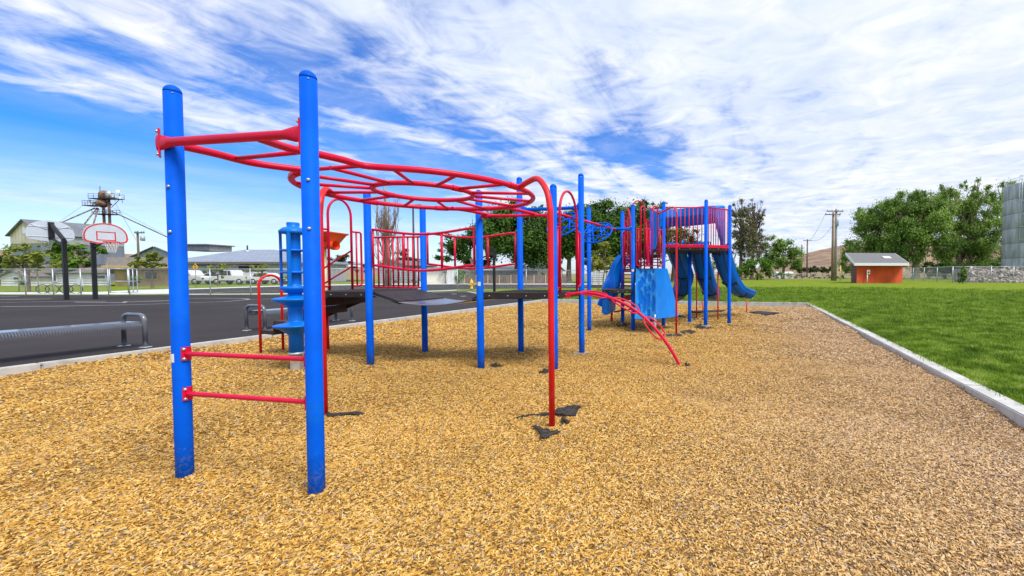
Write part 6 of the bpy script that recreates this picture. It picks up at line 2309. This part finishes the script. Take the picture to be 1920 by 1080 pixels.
# ------------------------------------------------------------------ poles and signs
def upole(label, px, py_base, py_top, Y, arms, r=0.17, m_=None, transf=None):
    b_ = flat(D(px, 500, Y), LZ)
    root = thing('utility_pole', label, 'utility pole', b_, 'utility poles')
    zt = ZH(py_top, Y)
    pipe(root, 'pole', [b_, flat(b_, zt)], [r, r * 0.75], m_ or M_WOOD, 10)
    for (x0, x1, y) in arms:
        a, c_ = D(x0, y, Y - r), D(x1, y, Y - r)
        mb = MB()
        mb.obox((a + c_) / 2, ((c_.x - a.x) / 2, 0, 0), (0, 0.07, 0), (0, 0, 0.09))
        ar = mb.build('crossarm', M_WOOD, root)
        for f in (0.04, 0.3, 0.7, 0.96):
            q = a.lerp(c_, f)
            mb = MB()
            mb.lathe(q + ZV * 0.08, [(0.03, 0), (0.07, 0.06), (0.05, 0.14), (0.07, 0.18), (0.03, 0.26)], 8)
            mb.build('insulator', M_GALV, ar)
    if transf:
        q = D(transf[0], transf[1], Y - 0.3)
        mb = MB()
        h_ = transf[2]
        mb.lathe(q, [(0.20, -h_ / 2), (0.27, -h_ / 2 + 0.05), (0.27, h_ / 2 - 0.06), (0.2, h_ / 2), (0.05, h_ / 2 + 0.12)], 14)
        mb.build('transformer', M_GALV, root)
    return root


upole('wooden utility pole with grey transformer left of the near posts', 260.5, 530, 433.5, 66, [(252.5, 270.5, 436.5)], 0.16, None, (267.5, 447, 0.75))
upole('brown wooden pole of the close pair behind the hut', 1560.8, 526, 398, 82, [(1547.5, 1576, 402.3)], 0.26, mat('brown_pole_wood', (0.26, 0.165, 0.09), 0.85, var=0.3, scale=1.0))
upole('tall grey pole of the close pair with top crossarm', 1566.3, 527, 392, 80, [(1551, 1581, 396)], 0.28, mat('grey_pole_wood', (0.24, 0.225, 0.21), 0.85, var=0.25, scale=1.0), (1570, 416, 1.6))
upole('distant utility pole with wide crossarm right of the tower', 1513.2, 518, 448.5, 150, [(1506, 1521.5, 451.3)], 0.30)
upole('distant utility pole with low crossarm, left of its neighbour', 1503, 518, 459, 160, [(1497, 1509, 465)], 0.30)
# conductors
wr = thing('overhead_wires', 'thin overhead wires strung from the close pair of poles', 'wires', D(1513, 451, 150))
for x0, x1 in ((1548, 1507), (1576, 1520), (1551, 1507), (1581, 1520)):
    a, b_ = D(x0, 400 if x0 in (1548, 1576) else 394, 81), D(x1, 450, 150)
    pipe(wr, 'wire', [a.lerp(b_, f) - ZV * (2.2 * math.sin(math.pi * f)) for f in np.linspace(0, 1, 10)], 0.022, M_CABLE, 4)
yp = G(1575.5, 526, LZ)
yl = thing('yellow_pole', 'slim yellow pole on the lawn right of the close pair of poles', 'pole', yp)
pipe(yl, 'shaft', [yp, flat(yp, ZH(499, yp.y))], 0.13, mat('pale_yellow_paint', (0.62, 0.55, 0.12), 0.6), 8)
mb = MB()
mb.sph(flat(yp, ZH(499, yp.y)), 0.15, 8, 5)
mb.build('top_cap', mat('pale_yellow_paint', (0.62, 0.55, 0.12), 0.6), yl)
# lamp post
lp_ = flat(D(776.5, 500, 40), AZ)
lpz = ZH(384, 40)
lt_ = thing('lamp_post', 'tall slim dark lamp post beside the bare poplar', 'lamp post', lp_)
pipe(lt_, 'pole', [lp_, flat(lp_, lpz)], [0.11, 0.07], M_BLACK, 10)
mb = MB()
mb.obox(flat(lp_, lpz - 0.02) + Vector((0.35, 0.05, 0)), (0.38, 0, 0), (0, 0.14, 0), (0, 0, 0.05))
mb.build('lamp_head', M_BLACK, lt_, bevel=0.02)
# warning sign
ws = flat(D(367, 520, 42), AZ)
wsr = thing('warning_sign', 'yellow diamond warning sign by the car park', 'sign', ws)
pipe(wsr, 'sign_post', [ws, flat(ws, ZH(494, 42))], 0.035, M_GALV, 8)
c_ = D(367, 500.8, 41.9)
hwd = 5.3 / 790 * 42
mb = MB()
mb.prism([c_ + Vector((0, -0.03, hwd * 1.25)), c_ + Vector((hwd, -0.03, 0)), c_ + Vector((0, -0.03, -hwd * 1.25)), c_ + Vector((-hwd, -0.03, 0))], (0, -0.02, 0))
pn = mb.build('sign_panel', M_YELLOW, wsr)
mb = MB()
mb.lathe(c_ + Vector((0, -0.053, -0.06)), [(0.10, 0), (0.10, 0.006)], 14, axis=(0, -1, 0))
mb.build('red_symbol', M_HRED, pn)
mb = MB()
mb.obox(c_ + Vector((0, -0.055, 0.16)), (0.05, 0, 0.04), (0, 0.004, 0), (-0.04, 0, 0.05))
mb.build('black_symbol', M_BLACK, pn)

# ------------------------------------------------------------------ parked vehicles
M_CARW = mat('white_car_paint', (0.72, 0.73, 0.75), 0.25, var=0.03, coat=0.5)
M_TYRE = mat('tyre_rubber', (0.02, 0.02, 0.02), 0.85)
M_LAMPR = mat('tail_lamp', (0.45, 0.02, 0.02), 0.3)


def vehicle(label, name, pxc, Y, head, L_, kind, cat):
    """head: +1 front to the right. Body drawn as a side profile with width."""
    c_ = flat(D(pxc, 525, Y), AZ)
    root = thing(name, label, cat, c_, 'vehicles parked by the long shed')
    W_ = 1.9
    rz = 0.06
    cs, sn = math.cos(rz), math.sin(rz)

    def T(x, y, z):
        x *= head
        return Vector((c_.x + x * cs - y * sn, c_.y + x * sn + y * cs, AZ + z))
    if kind == 'pickup':
        low_ = [(-L_ / 2, 0.55), (-L_ / 2, 1.05), (-L_ * 0.06, 1.08), (L_ * 0.22, 1.10), (L_ * 0.46, 1.02), (L_ * 0.5, 0.85), (L_ * 0.5, 0.45), (-L_ * 0.46, 0.42)]
        cab = [(-L_ * 0.10, 1.06), (-L_ * 0.07, 1.72), (-L_ * 0.03, 1.80), (L_ * 0.12, 1.80), (L_ * 0.17, 1.72), (L_ * 0.25, 1.10)]
        win = [(-L_ * 0.075, 1.16), (-L_ * 0.05, 1.68), (L_ * 0.02, 1.70), (L_ * 0.02, 1.16)], [(L_ * 0.04, 1.16), (L_ * 0.04, 1.70), (L_ * 0.12, 1.68), (L_ * 0.20, 1.16)]
    else:
        low_ = [(-L_ / 2, 0.5), (-L_ / 2, 0.85), (-L_ * 0.4, 0.95), (L_ * 0.22, 0.95), (L_ * 0.46, 0.82), (L_ * 0.5, 0.7), (L_ * 0.5, 0.4), (-L_ * 0.46, 0.38)]
        cab = [(-L_ * 0.42, 0.93), (-L_ * 0.30, 1.36), (-L_ * 0.2, 1.46), (L_ * 0.02, 1.46), (L_ * 0.10, 1.38), (L_ * 0.24, 0.94)]
        win = [(-L_ * 0.34, 0.98), (-L_ * 0.27, 1.34), (-L_ * 0.11, 1.40), (-L_ * 0.11, 0.98)], [(-L_ * 0.09, 0.98), (-L_ * 0.09, 1.40), (L_ * 0.03, 1.39), (L_ * 0.18, 0.98)]
    mb = MB()
    mb.prism([T(x, -W_ / 2, z) for x, z in low_], T(0, W_, 0) - T(0, 0, 0))
    bd = mb.build('body', M_CARW, root, bevel=0.07)
    mb = MB()
    mb.prism([T(x, -W_ * 0.44, z) for x, z in cab], T(0, W_ * 0.88, 0) - T(0, 0, 0))
    mb.build('cab', M_CARW, root, bevel=0.05)
    for wq in win:
        mb = MB()
        mb.prism([T(x, -W_ * 0.44 - 0.012, z) for x, z in wq], T(0, 0.01, 0) - T(0, 0, 0))
        mb.build('side_window', M_GLASS, root)
    for x in (-L_ * 0.31, L_ * 0.32):
        for y in (-W_ / 2 + 0.08, W_ / 2 - 0.08):
            mb = MB()
            mb.lathe(T(x, y, 0.36), [(0.30, -0.12), (0.36, -0.09), (0.36, 0.09), (0.30, 0.12)], 20, axis=(sn, -cs, 0))
            wh = mb.build('wheel', M_TYRE, root)
            mb = MB()
            mb.lathe(T(x, y - 0.0, 0.36), [(0.21, 0.10), (0.21, 0.125), (0.08, 0.14)], 16, axis=(sn, -cs, 0))
            mb.build('rim', M_GALV, wh)
    for y in (-W_ * 0.45, W_ * 0.45):
        mb = MB()
        mb.obox(T(-L_ / 2 - 0.01, y, 0.88), T(0.02, 0, 0) - T(0, 0, 0), T(0, 0.07, 0) - T(0, 0, 0), (0, 0, 0.13))
        mb.build('tail_lamp', M_LAMPR, root)
        mb = MB()
        mb.obox(T(L_ / 2 + 0.0, y, 0.75), T(0.03, 0, 0) - T(0, 0, 0), T(0, 0.12, 0) - T(0, 0, 0), (0, 0, 0.08))
        mb.build('headlight', M_GLASS, root)
    mb = MB()
    mb.obox(T(0, -W_ / 2 - 0.005, 0.47), T(L_ * 0.2, 0, 0) - T(0, 0, 0), T(0, 0.01, 0) - T(0, 0, 0), (0, 0, 0.06))
    mb.build('sill', M_BLACK, root)
    return root


vehicle('white pickup truck beside the first near blue post', 'pickup_truck', 352, 53, 1, 5.2, 'pickup', 'truck')
vehicle('white pickup truck in the middle of the car park, tail to the right', 'pickup_truck', 440, 53, -1, 4.2, 'pickup', 'truck')
vehicle('white car half hidden behind the red hoop', 'parked_car', 505, 54, 1, 4.0, 'sedan', 'car')
vehicle('white car between the two pickup trucks', 'parked_car', 401, 56, -1, 3.8, 'sedan', 'car')
vehicle('white pickup truck parked behind the first one', 'pickup_truck', 330, 57, 1, 5.2, 'pickup', 'truck')
tr0 = flat(D(470, 525, 56), AZ)
trl = thing('box_trailer', 'white slatted box trailer behind the middle pickup truck', 'trailer', tr0)
for i in range(6):
    mb = MB()
    mb.box((tr0.x, 56, AZ + 0.45 + i * 0.21), (2.9, 1.9, 0.19))
    mb.build('side_plank', M_WHITE, trl, bevel=0.01)
for x in (-0.6, 0.6):
    mb = MB()
    mb.lathe((tr0.x + x, 55.1, AZ + 0.33), [(0.33, -0.1), (0.33, 0.1)], 16, axis=(0, -1, 0))
    mb.build('wheel', M_TYRE, trl)
ws_ = flat(D(1472, 515, 118), LZ)
wsh = gable('shed', 'small white shed low behind the field fence right of the tower', flat(D(1487, 518, 118), LZ), Vector((0, 1, 0)), Vector((-1, 0, 0)), 4, 4.2, ZH(513, 118), ZH(510.5, 119), M_WSIDE, M_WHITE, over=0.2, z0=LZ)
# ------------------------------------------------------------------ trees
def leaf_mat(name, dark, mid, light):
    return attr_mat(name, [(0.0, dark), (0.45, mid), (0.85, light), (1.0, tuple(min(1, c_ * 1.35) for c_ in light))], 0.55, 0.28)


L_MAPLE = leaf_mat('maple_leaves', (0.022, 0.062, 0.008), (0.055, 0.130, 0.012), (0.115, 0.215, 0.022))
L_WILLOW = leaf_mat('willow_leaves', (0.075, 0.145, 0.024), (0.165, 0.285, 0.045), (0.30, 0.43, 0.09))
L_YOUNG = leaf_mat('yellow_green_leaves', (0.11, 0.13, 0.015), (0.22, 0.24, 0.03), (0.36, 0.36, 0.05))
L_OLIVE = leaf_mat('olive_leaves', (0.085, 0.092, 0.040), (0.15, 0.15, 0.07), (0.23, 0.22, 0.11))
L_SHRUB = leaf_mat('shrub_leaves', (0.05, 0.12, 0.012), (0.11, 0.225, 0.02), (0.19, 0.33, 0.04))
L_STREET = leaf_mat('street_tree_leaves', (0.08, 0.115, 0.018), (0.17, 0.22, 0.03), (0.28, 0.32, 0.055))
L_DARK = leaf_mat('dark_leaves', (0.015, 0.032, 0.008), (0.032, 0.062, 0.014), (0.06, 0.10, 0.022))
M_TWIG = mat('bare_twig', (0.24, 0.17, 0.12), 0.9, var=0.3, scale=0.8)


def tree(name, label, base, H, blobs, nleaf, leaf, lmat, trunk_r, seed, bark=None, clumps=60, sig=0.45, group=None, cat='tree', limbs=14, fork=0.35, hang=0.0, trunks=1, lean=0.0):
    """blobs: (dx, dy, z, rx, ry, rz) ellipsoids of crown in metres relative to the base"""
    rg = np.random.default_rng(seed)
    base = Vector(base)
    root = thing(name, label, cat, base, group)
    b0 = np.array(base)
    vol = np.array([b_[3] * b_[4] * b_[5] for b_ in blobs])
    vol = vol ** 0.75 / (vol ** 0.75).sum()
    cc, cr_ = [], []
    for i in range(clumps):
        k = rg.choice(len(blobs), p=vol)
        dx, dy, z, rx, ry, rz = blobs[k]
        d = rg.normal(size=3)
        d /= np.linalg.norm(d)
        f = rg.uniform(0.25, 1.0) ** 0.5
        cc.append((dx + d[0] * rx * f, dy + d[1] * ry * f, z + d[2] * rz * f))
        cr_.append(min(rx, ry, rz) * rg.uniform(0.5, 1.15) * sig)
    cc, cr_ = np.array(cc), np.array(cr_)
    w_ = cr_ ** 2
    idx = rg.choice(clumps, nleaf, p=w_ / w_.sum())
    off = rg.normal(size=(nleaf, 3))
    off /= np.linalg.norm(off, axis=1)[:, None]
    off *= (np.abs(rg.normal(0, 0.62, nleaf)))[:, None]
    P = cc[idx] + off * cr_[idx][:, None] * np.array([1.0, 1.0, 0.72])
    if hang:
        P[:, 2] -= np.abs(rg.normal(0, hang, nleaf)) * rg.uniform(0, 1, nleaf)
    P[:, 2] = np.maximum(P[:, 2], 0.15)
    n = rg.normal(size=(nleaf, 3)) * 0.55 + off * 0.9 + np.array([0.15, -0.2, 0.75])
    n /= np.linalg.norm(n, axis=1)[:, None]
    t = np.cross(n, rg.normal(size=(nleaf, 3)))
    t /= np.linalg.norm(t, axis=1)[:, None]
    if hang:
        t[:, 2] -= 0.8
        t /= np.linalg.norm(t, axis=1)[:, None]
    u = np.cross(n, t)
    s_ = leaf * rg.uniform(0.6, 1.35, nleaf)[:, None]
    V = np.stack([P - t * s_, P + u * s_ * 0.48 + n * s_ * 0.12, P + t * s_, P - u * s_ * 0.48 + n * s_ * 0.12], axis=1).reshape(-1, 3) + b0
    F_ = np.arange(nleaf * 4).reshape(-1, 4)
    ctone = rg.uniform(0, 1, clumps)
    at = np.clip(0.55 * ctone[idx] + 0.45 * rg.uniform(0, 1, nleaf), 0, 1)
    fast_mesh('crown', V, F_, lmat, root, attr=at)
    # trunk and limbs
    bk_ = bark or M_BARK
    mb = MB()
    tops = []
    for k in range(trunks):
        ox = (k - (trunks - 1) / 2) * trunk_r * 2.2
        hx = fork * H
        lx = lean + (rg.normal(0, 0.05) + (k - (trunks - 1) / 2) * 0.22) * hx
        tp = Vector((base.x + ox + lx, base.y + rg.normal(0, 0.05), base.z + hx))
        mid = Vector((base.x + ox + lx * 0.35, base.y, base.z + hx * 0.5))
        mb.tube(cr([Vector((base.x + ox, base.y, base.z - 0.1)), Vector((base.x + ox, base.y, base.z + hx * 0.12)), mid, tp], 4), [trunk_r * (1.45 - 0.65 * min(1, i / 12) - (0.3 if i > 1 else 0)) for i in range(13)], 10)
        tops.append(tp)
    mb.build('trunk', bk_, root)
    order = rg.permutation(clumps)[:limbs]
    mb = MB()
    for j in order:
        tp = tops[rg.integers(len(tops))]
        e = Vector(cc[j]) + base
        st_ = tp - ZV * rg.uniform(0, 0.25) * fork * H
        m1 = st_.lerp(e, 0.4) + Vector((rg.normal(0, 0.05), rg.normal(0, 0.05), 0.08 * (e - st_).length))
        r_ = trunk_r * rg.uniform(0.28, 0.5)
        pts = cr([st_, m1, e], 4)
        mb.tube(pts, [r_ * (1 - 0.82 * i / (len(pts) - 1)) for i in range(len(pts))], 6)
        for q in range(2):
            e2 = e + Vector(rg.normal(0, 1, 3)) * cr_[j] * 0.9
            mb.tube([m1.lerp(e, 0.4), m1.lerp(e2, 0.75) , e2], [r_ * 0.45, r_ * 0.25, r_ * 0.08], 5)
    if limbs:
        mb.build('limbs', bk_, root)
    return root


def px_tree(name, label, pxc, Y, ybase, blobs_px, nleaf, leaf, lmat, trunk_px, seed, z0=LZ, **kw):
    """crown blobs given as (pixel x, pixel y, half width px, half height px) at distance Y"""
    b_ = flat(D(pxc, 500, Y), z0)
    k = Y / FOC
    bl_ = []
    ytop = 1e9
    for (x, y, hx, hy) in blobs_px:
        c_ = D(x, y, Y)
        sec2 = 1 + ((x - CX) / FOC) ** 2
        bl_.append((c_.x - b_.x, 0.0, c_.z - b_.z, hx * k, hx * k * 0.9, hy * k))
        ytop = min(ytop, y - hy)
    H = ZH(ytop, Y) - z0
    return tree(name, label, b_, H, bl_, nleaf, leaf, lmat, trunk_px * k / 2, seed, **kw)


# the dark row behind the playground
gr = 'maples behind the playground'
px_tree('maple_tree', 'leftmost dark maple above the basketball net beyond the bridge', 880, 66, 530, [(868, 455, 38, 28), (890, 470, 44, 30), (835, 478, 20, 20), (915, 450, 30, 30)], 26000, 0.22, L_MAPLE, 9, 21, group=gr, clumps=60, limbs=16)
px_tree('maple_tree', 'broad dark maple directly behind the right bridge posts', 968, 60, 530, [(975, 440, 66, 50), (930, 440, 40, 40), (1010, 455, 50, 48), (960, 410, 46, 28), (1000, 400, 30, 22)], 46800, 0.22, L_MAPLE, 13, 22, group=gr, clumps=100, limbs=22)
px_tree('maple_tree', 'dark maple behind the near red arch, spiky top', 1066, 62, 530, [(1060, 435, 50, 52), (1050, 400, 24, 22), (1088, 420, 40, 42), (1030, 470, 40, 30), (1075, 395, 16, 18)], 41600, 0.22, L_MAPLE, 12, 23, group=gr, clumps=95, limbs=18)
px_tree('maple_tree', 'tall dark maple behind the star grips', 1130, 64, 530, [(1130, 435, 55, 52), (1110, 400, 30, 22), (1155, 415, 40, 34), (1130, 480, 46, 26)], 41600, 0.22, L_MAPLE, 12, 24, group=gr, clumps=95, limbs=18)
px_tree('maple_tree', 'dark maple behind the left half of the slide tower', 1195, 66, 530, [(1195, 435, 55, 52), (1220, 410, 42, 32), (1180, 470, 46, 34), (1205, 390, 30, 14)], 39000, 0.22, L_MAPLE, 12, 25, group=gr, clumps=90, limbs=18)
px_tree('maple_tree', 'thinner maple showing through the tower railings', 1262, 70, 530, [(1255, 425, 36, 40), (1240, 390, 30, 14), (1280, 450, 36, 34), (1262, 480, 40, 26), (1300, 470, 26, 24)], 9000, 0.20, L_MAPLE, 9, 26, group=gr, clumps=60, limbs=24)
px_tree('maple_tree', 'small dark tree low behind the bare poplar', 762, 68, 530, [(760, 480, 14, 14), (768, 500, 16, 20), (755, 520, 14, 14), (740, 472, 12, 6)], 3500, 0.18, L_DARK, 5, 27, group=gr, clumps=30, limbs=8)
px_tree('dark_bush', 'dark bush between the cream buildings beyond the court', 858, 57, 530, [(856, 518, 14, 12), (850, 508, 10, 6)], 1800, 0.14, L_SHRUB, 3, 28, cat='bush', clumps=20, limbs=4)
px_tree('far_tree', 'dark tree behind the orange funnel', 632, 75, 530, [(628, 495, 16, 14), (645, 492, 14, 16), (655, 505, 12, 12)], 3500, 0.20, L_DARK, 5, 29, clumps=28, limbs=6)
px_tree('far_tree', 'small dark tree in the gap left of the deck post', 690, 78, 530, [(690, 500, 12, 10), (676, 505, 8, 8), (748, 478, 8, 6)], 1500, 0.2, L_DARK, 4, 30, clumps=14, limbs=4)
# hedge band beyond the road
px_tree('low_hedge', 'low dark hedge along the road behind the bridge', 815, 60, 531, [(x, 527, 9, 4) for x in range(735, 905, 12)], 2600, 0.12, L_OLIVE, 1, 31, cat='hedge', clumps=50, limbs=0)
# bare poplar
bp_ = flat(D(727, 500, 46), AZ)
pop = thing('bare_poplar', 'tall narrow bare poplar with upright twigs behind the bridge', 'tree', bp_)
rg = np.random.default_rng(77)
Hp = ZH(322, 46) - AZ
pipe(pop, 'trunk', [bp_, flat(bp_ + Vector((0.05, 0, 0)), AZ + Hp * 0.25), flat(bp_ + Vector((-0.05, 0, 0)), AZ + Hp * 0.55), flat(bp_ + Vector((-0.2, 0, 0)), AZ + Hp)], [0.34, 0.26, 0.12, 0.02], M_PALEB, 10)
mb = MB()
tw_ = MB()
for i in range(64):
    a = rg.uniform(0, 6.28)
    z0_ = AZ + Hp * rg.uniform(0.04, 0.5)
    L_ = Hp * rg.uniform(0.22, 0.50) * (1.0 if z0_ < AZ + Hp * 0.3 else 0.8)
    sp_ = rg.uniform(0.25, 1.5)
    d = Vector((math.cos(a), math.sin(a), 0))
    s0 = flat(bp_, z0_)
    pts = cr([s0, s0 + d * sp_ * 0.6 + ZV * L_ * 0.25, s0 + d * sp_ + ZV * L_ * 0.6, s0 + d * sp_ * rg.uniform(0.8, 1.1) + ZV * L_], 3)
    r_ = rg.uniform(0.035, 0.075)
    mb.tube(pts, [r_ * (1 - 0.85 * j / (len(pts) - 1)) for j in range(len(pts))], 5)
    for j in range(7):
        p = pts[rg.integers(3, len(pts) - 1)]
        q = p + Vector((rg.normal(0, 0.28), rg.normal(0, 0.28), rg.uniform(0.5, 1.5)))
        tw_.tube([p, p.lerp(q, 0.5) + Vector((rg.normal(0, 0.05), 0, 0)), q], [0.018, 0.013, 0.006], 4, caps=False)
mb.build('branches', M_TWIG, pop)
tw_.build('twigs', M_TWIG, pop, kind='stuff')

# young staked trees
def stakes(root_label, px, Y, dx):
    o = [q for q in bpy.data.objects if q.get('label') == root_label][0]
    b_ = ORG[o.name]
    for s_ in (-1, 1):
        pipe(o, 'stake', [b_ + Vector((s_ * dx, 0, -0.05)), b_ + Vector((s_ * dx * 0.9, 0, 1.55))], 0.035, M_PALEB, 6)
        pipe(o, 'tie', [b_ + Vector((s_ * dx * 0.9, 0, 1.45)), b_ + Vector((0, 0, 1.45))], 0.012, M_BLACK, 4)


yl1 = 'young yellow-green tree with stakes left of the slide tower'
px_tree('young_tree', yl1, 1130, 33, 541, [(1130, 478, 18, 22), (1126, 462, 12, 14), (1118, 498, 16, 14), (1142, 495, 16, 14), (1131, 508, 16, 6)], 3400, 0.10, L_YOUNG, 3.2, 41, bark=M_PALEB, clumps=34, limbs=16, sig=0.5, fork=0.55)
stakes(yl1, 1130, 33, 0.32)
yl2 = 'young yellow-green tree with stakes half hidden behind the right slide'
px_tree('young_tree', yl2, 1338, 40, 536, [(1340, 470, 16, 16), (1352, 490, 14, 18), (1365, 500, 12, 14), (1330, 495, 10, 14), (1378, 478, 8, 10)], 1300, 0.12, L_YOUNG, 5, 42, bark=M_PALEB, clumps=26, limbs=12, sig=0.45, fork=0.5)
stakes(yl2, 1338, 40, 0.40)
yl3 = 'small dark conifer-like sapling in front of the silo fence'
px_tree('sapling', yl3, 1806, 58, 533, [(1806, 524, 8, 6), (1806, 514, 7, 8), (1806, 504, 4, 6)], 1600, 0.14, L_SHRUB, 2, 43, clumps=24, limbs=8, sig=0.6, fork=0.6)
stakes(yl3, 1806, 58, 0.45)

# street trees at the left
sg = 'young street trees at the left'
px_tree('street_tree', 'loose young tree at the left edge before the barn', 52, 31.5, 549, [(48, 478, 26, 18), (30, 492, 18, 14), (75, 486, 20, 18), (58, 466, 18, 12), (95, 494, 14, 10), (44, 500, 26, 8)], 2600, 0.15, L_STREET, 5, 51, group=sg, clumps=44, limbs=26, sig=0.42, fork=0.45)
stakes('loose young tree at the left edge before the barn', 52, 31, 0.75)
px_tree('pollard_tree', 'thick-trunked pollard with tufted green crown between the basketball poles', 141, 48, 534, [(112, 462, 20, 14), (100, 480, 16, 14), (150, 470, 16, 12), (168, 463, 14, 10), (182, 472, 12, 8), (136, 484, 22, 14), (145, 500, 20, 10), (165, 486, 9, 7)], 6500, 0.20, L_SHRUB, 15, 52, bark=M_PALEB, clumps=46, limbs=12, sig=0.62, fork=0.40, trunks=2)
px_tree('street_tree', 'young street tree just left of the first near post', 284, 38, 543, [(285, 478, 16, 12), (270, 490, 20, 10), (298, 492, 12, 10), (278, 498, 26, 6)], 2000, 0.15, L_STREET, 4, 53, group=sg, clumps=32, limbs=18, sig=0.42, fork=0.5)
px_tree('street_tree', 'young street tree in front of the middle pickup truck', 408, 47, 535, [(410, 502, 14, 7), (404, 512, 18, 6), (418, 520, 10, 5)], 1300, 0.15, L_STREET, 3, 54, group=sg, clumps=24, limbs=14, sig=0.5, fork=0.5)
px_tree('street_tree', 'young street tree above the red hoop', 487, 47, 535, [(487, 502, 14, 6), (480, 510, 14, 6), (492, 516, 10, 5)], 1300, 0.15, L_STREET, 3, 55, group=sg, clumps=24, limbs=14, sig=0.5, fork=0.5)
px_tree('dark_tree', 'dark tree cut by the left picture edge', -4, 52, 535, [(0, 492, 14, 14), (-10, 500, 14, 12)], 2200, 0.2, L_DARK, 5, 56, clumps=24, limbs=6)
for k, (px, py, hx, hy, lab) in enumerate(((255, 524, 11, 5, 'green bush by the tan house wall'), (42, 531, 7, 3, 'low bush before the white gabled house front'), (536, 522, 9, 4, 'low green bush at the end of the car park'))):
    px_tree('bush', lab, px, 45 if k < 2 else 52, 535, [(px, py, hx, hy)], 900, 0.12, L_SHRUB, 1, 60 + k, cat='bush', clumps=16, limbs=0, sig=0.6)

# trees right of the tower
px_tree('dying_tree', 'tall thin brown-green tree directly right of the tower', 1388, 96, 523, [(1388, 420, 20, 44), (1384, 390, 16, 16), (1400, 450, 22, 44), (1375, 470, 16, 36)], 24000, 0.15, L_OLIVE, 7, 71, clumps=150, limbs=60, sig=0.40, fork=0.62)
px_tree('dying_tree', 'tall half-bare tree with sparse twigs right of its neighbour', 1410, 100, 523, [(1412, 420, 18, 36), (1405, 385, 14, 12), (1425, 400, 12, 24), (1420, 460, 22, 36)], 14000, 0.15, L_OLIVE, 7, 72, clumps=130, limbs=80, sig=0.40, fork=0.6)
px_tree('willow_tree', 'rounded green tree right of the half-bare trees', 1468, 104, 522, [(1470, 475, 30, 30), (1450, 455, 22, 16), (1486, 452, 10, 10), (1478, 500, 26, 18), (1448, 490, 22, 24)], 13000, 0.26, L_WILLOW, 7, 73, clumps=70, limbs=20)
px_tree('green_shrub', 'bright green shrub mass in front of the thin trees', 1420, 92, 523, [(1420, 502, 34, 17), (1395, 505, 24, 14), (1445, 510, 22, 11), (1380, 500, 16, 16)], 9000, 0.24, L_SHRUB, 4, 74, cat='shrub', clumps=60, limbs=10)
for i, px in enumerate((1500, 1508, 1520, 1530, 1543, 1553)):
    px_tree('orchard_tree', ['leftmost round tree of the far row below the hill', 'second round tree of the far row below the hill', 'third round tree of the far row below the hill', 'fourth round tree of the far row below the hill', 'fifth round tree of the far row below the hill', 'rightmost round tree of the far row below the hill'][i], px, 260, 513, [(px, 506 - (i % 2), 7, 5.5)], 700, 0.5, L_DARK, 1.5, 80 + i, clumps=14, limbs=0, sig=0.7, group='far row of round trees')
# big willows at the right
wg = 'large trees behind the hut'
px_tree('elm_tree', 'leftmost big tree above the hut', 1655, 112, 524, [(1650, 430, 46, 46), (1625, 405, 30, 24), (1690, 400, 44, 34), (1615, 460, 34, 34), (1660, 470, 50, 34), (1592, 440, 14, 14), (1600, 485, 30, 26)], 74400, 0.25, L_WILLOW, 10, 91, group=wg, clumps=190, limbs=22, hang=0.8, sig=0.40)
px_tree('elm_tree', 'big tree with pale thick trunk right of the hut', 1717, 106, 525, [(1730, 400, 48, 40), (1700, 380, 40, 26), (1755, 440, 40, 44), (1700, 450, 44, 46), (1740, 365, 36, 20)], 74400, 0.25, L_WILLOW, 15, 92, bark=M_PALEB, group=wg, clumps=190, limbs=26, hang=0.8, sig=0.40)
px_tree('elm_tree', 'tallest open-branched big tree beside the silo', 1808, 114, 524, [(1810, 370, 42, 30), (1840, 345, 30, 14), (1790, 400, 36, 40), (1850, 400, 32, 44), (1825, 440, 44, 44), (1800, 480, 40, 34), (1870, 360, 22, 22)], 67200, 0.25, L_WILLOW, 13, 93, bark=M_PALEB, group=wg, clumps=190, limbs=40, hang=0.7, trunks=2, fork=0.42, sig=0.42)
px_tree('elm_tree', 'big tree rising behind the silo', 1885, 124, 524, [(1880, 400, 26, 50), (1895, 350, 20, 14), (1870, 470, 30, 40)], 14000, 0.25, L_WILLOW, 10, 94, group=wg, clumps=60, limbs=20, hang=0.4)
px_tree('undergrowth', 'tangled undergrowth at the foot of the big trees', 1770, 108, 524, [(x, 505, 20, 16) for x in range(1735, 1880, 22)] + [(1615, 515, 12, 10)], 8000, 0.28, L_SHRUB, 2, 95, cat='shrub', clumps=80, limbs=40, sig=0.5, fork=0.3)
px_tree('dry_scrub', 'dry scrub along the field fence right of the tower', 1500, 118, 523, [(x, 519, 12, 4) for x in range(1390, 1600, 14)], 3500, 0.22, leaf_mat('dry_scrub_leaves', (0.10, 0.085, 0.05), (0.18, 0.15, 0.09), (0.27, 0.22, 0.13)), 1, 96, cat='shrub', clumps=60, limbs=0, sig=0.6)
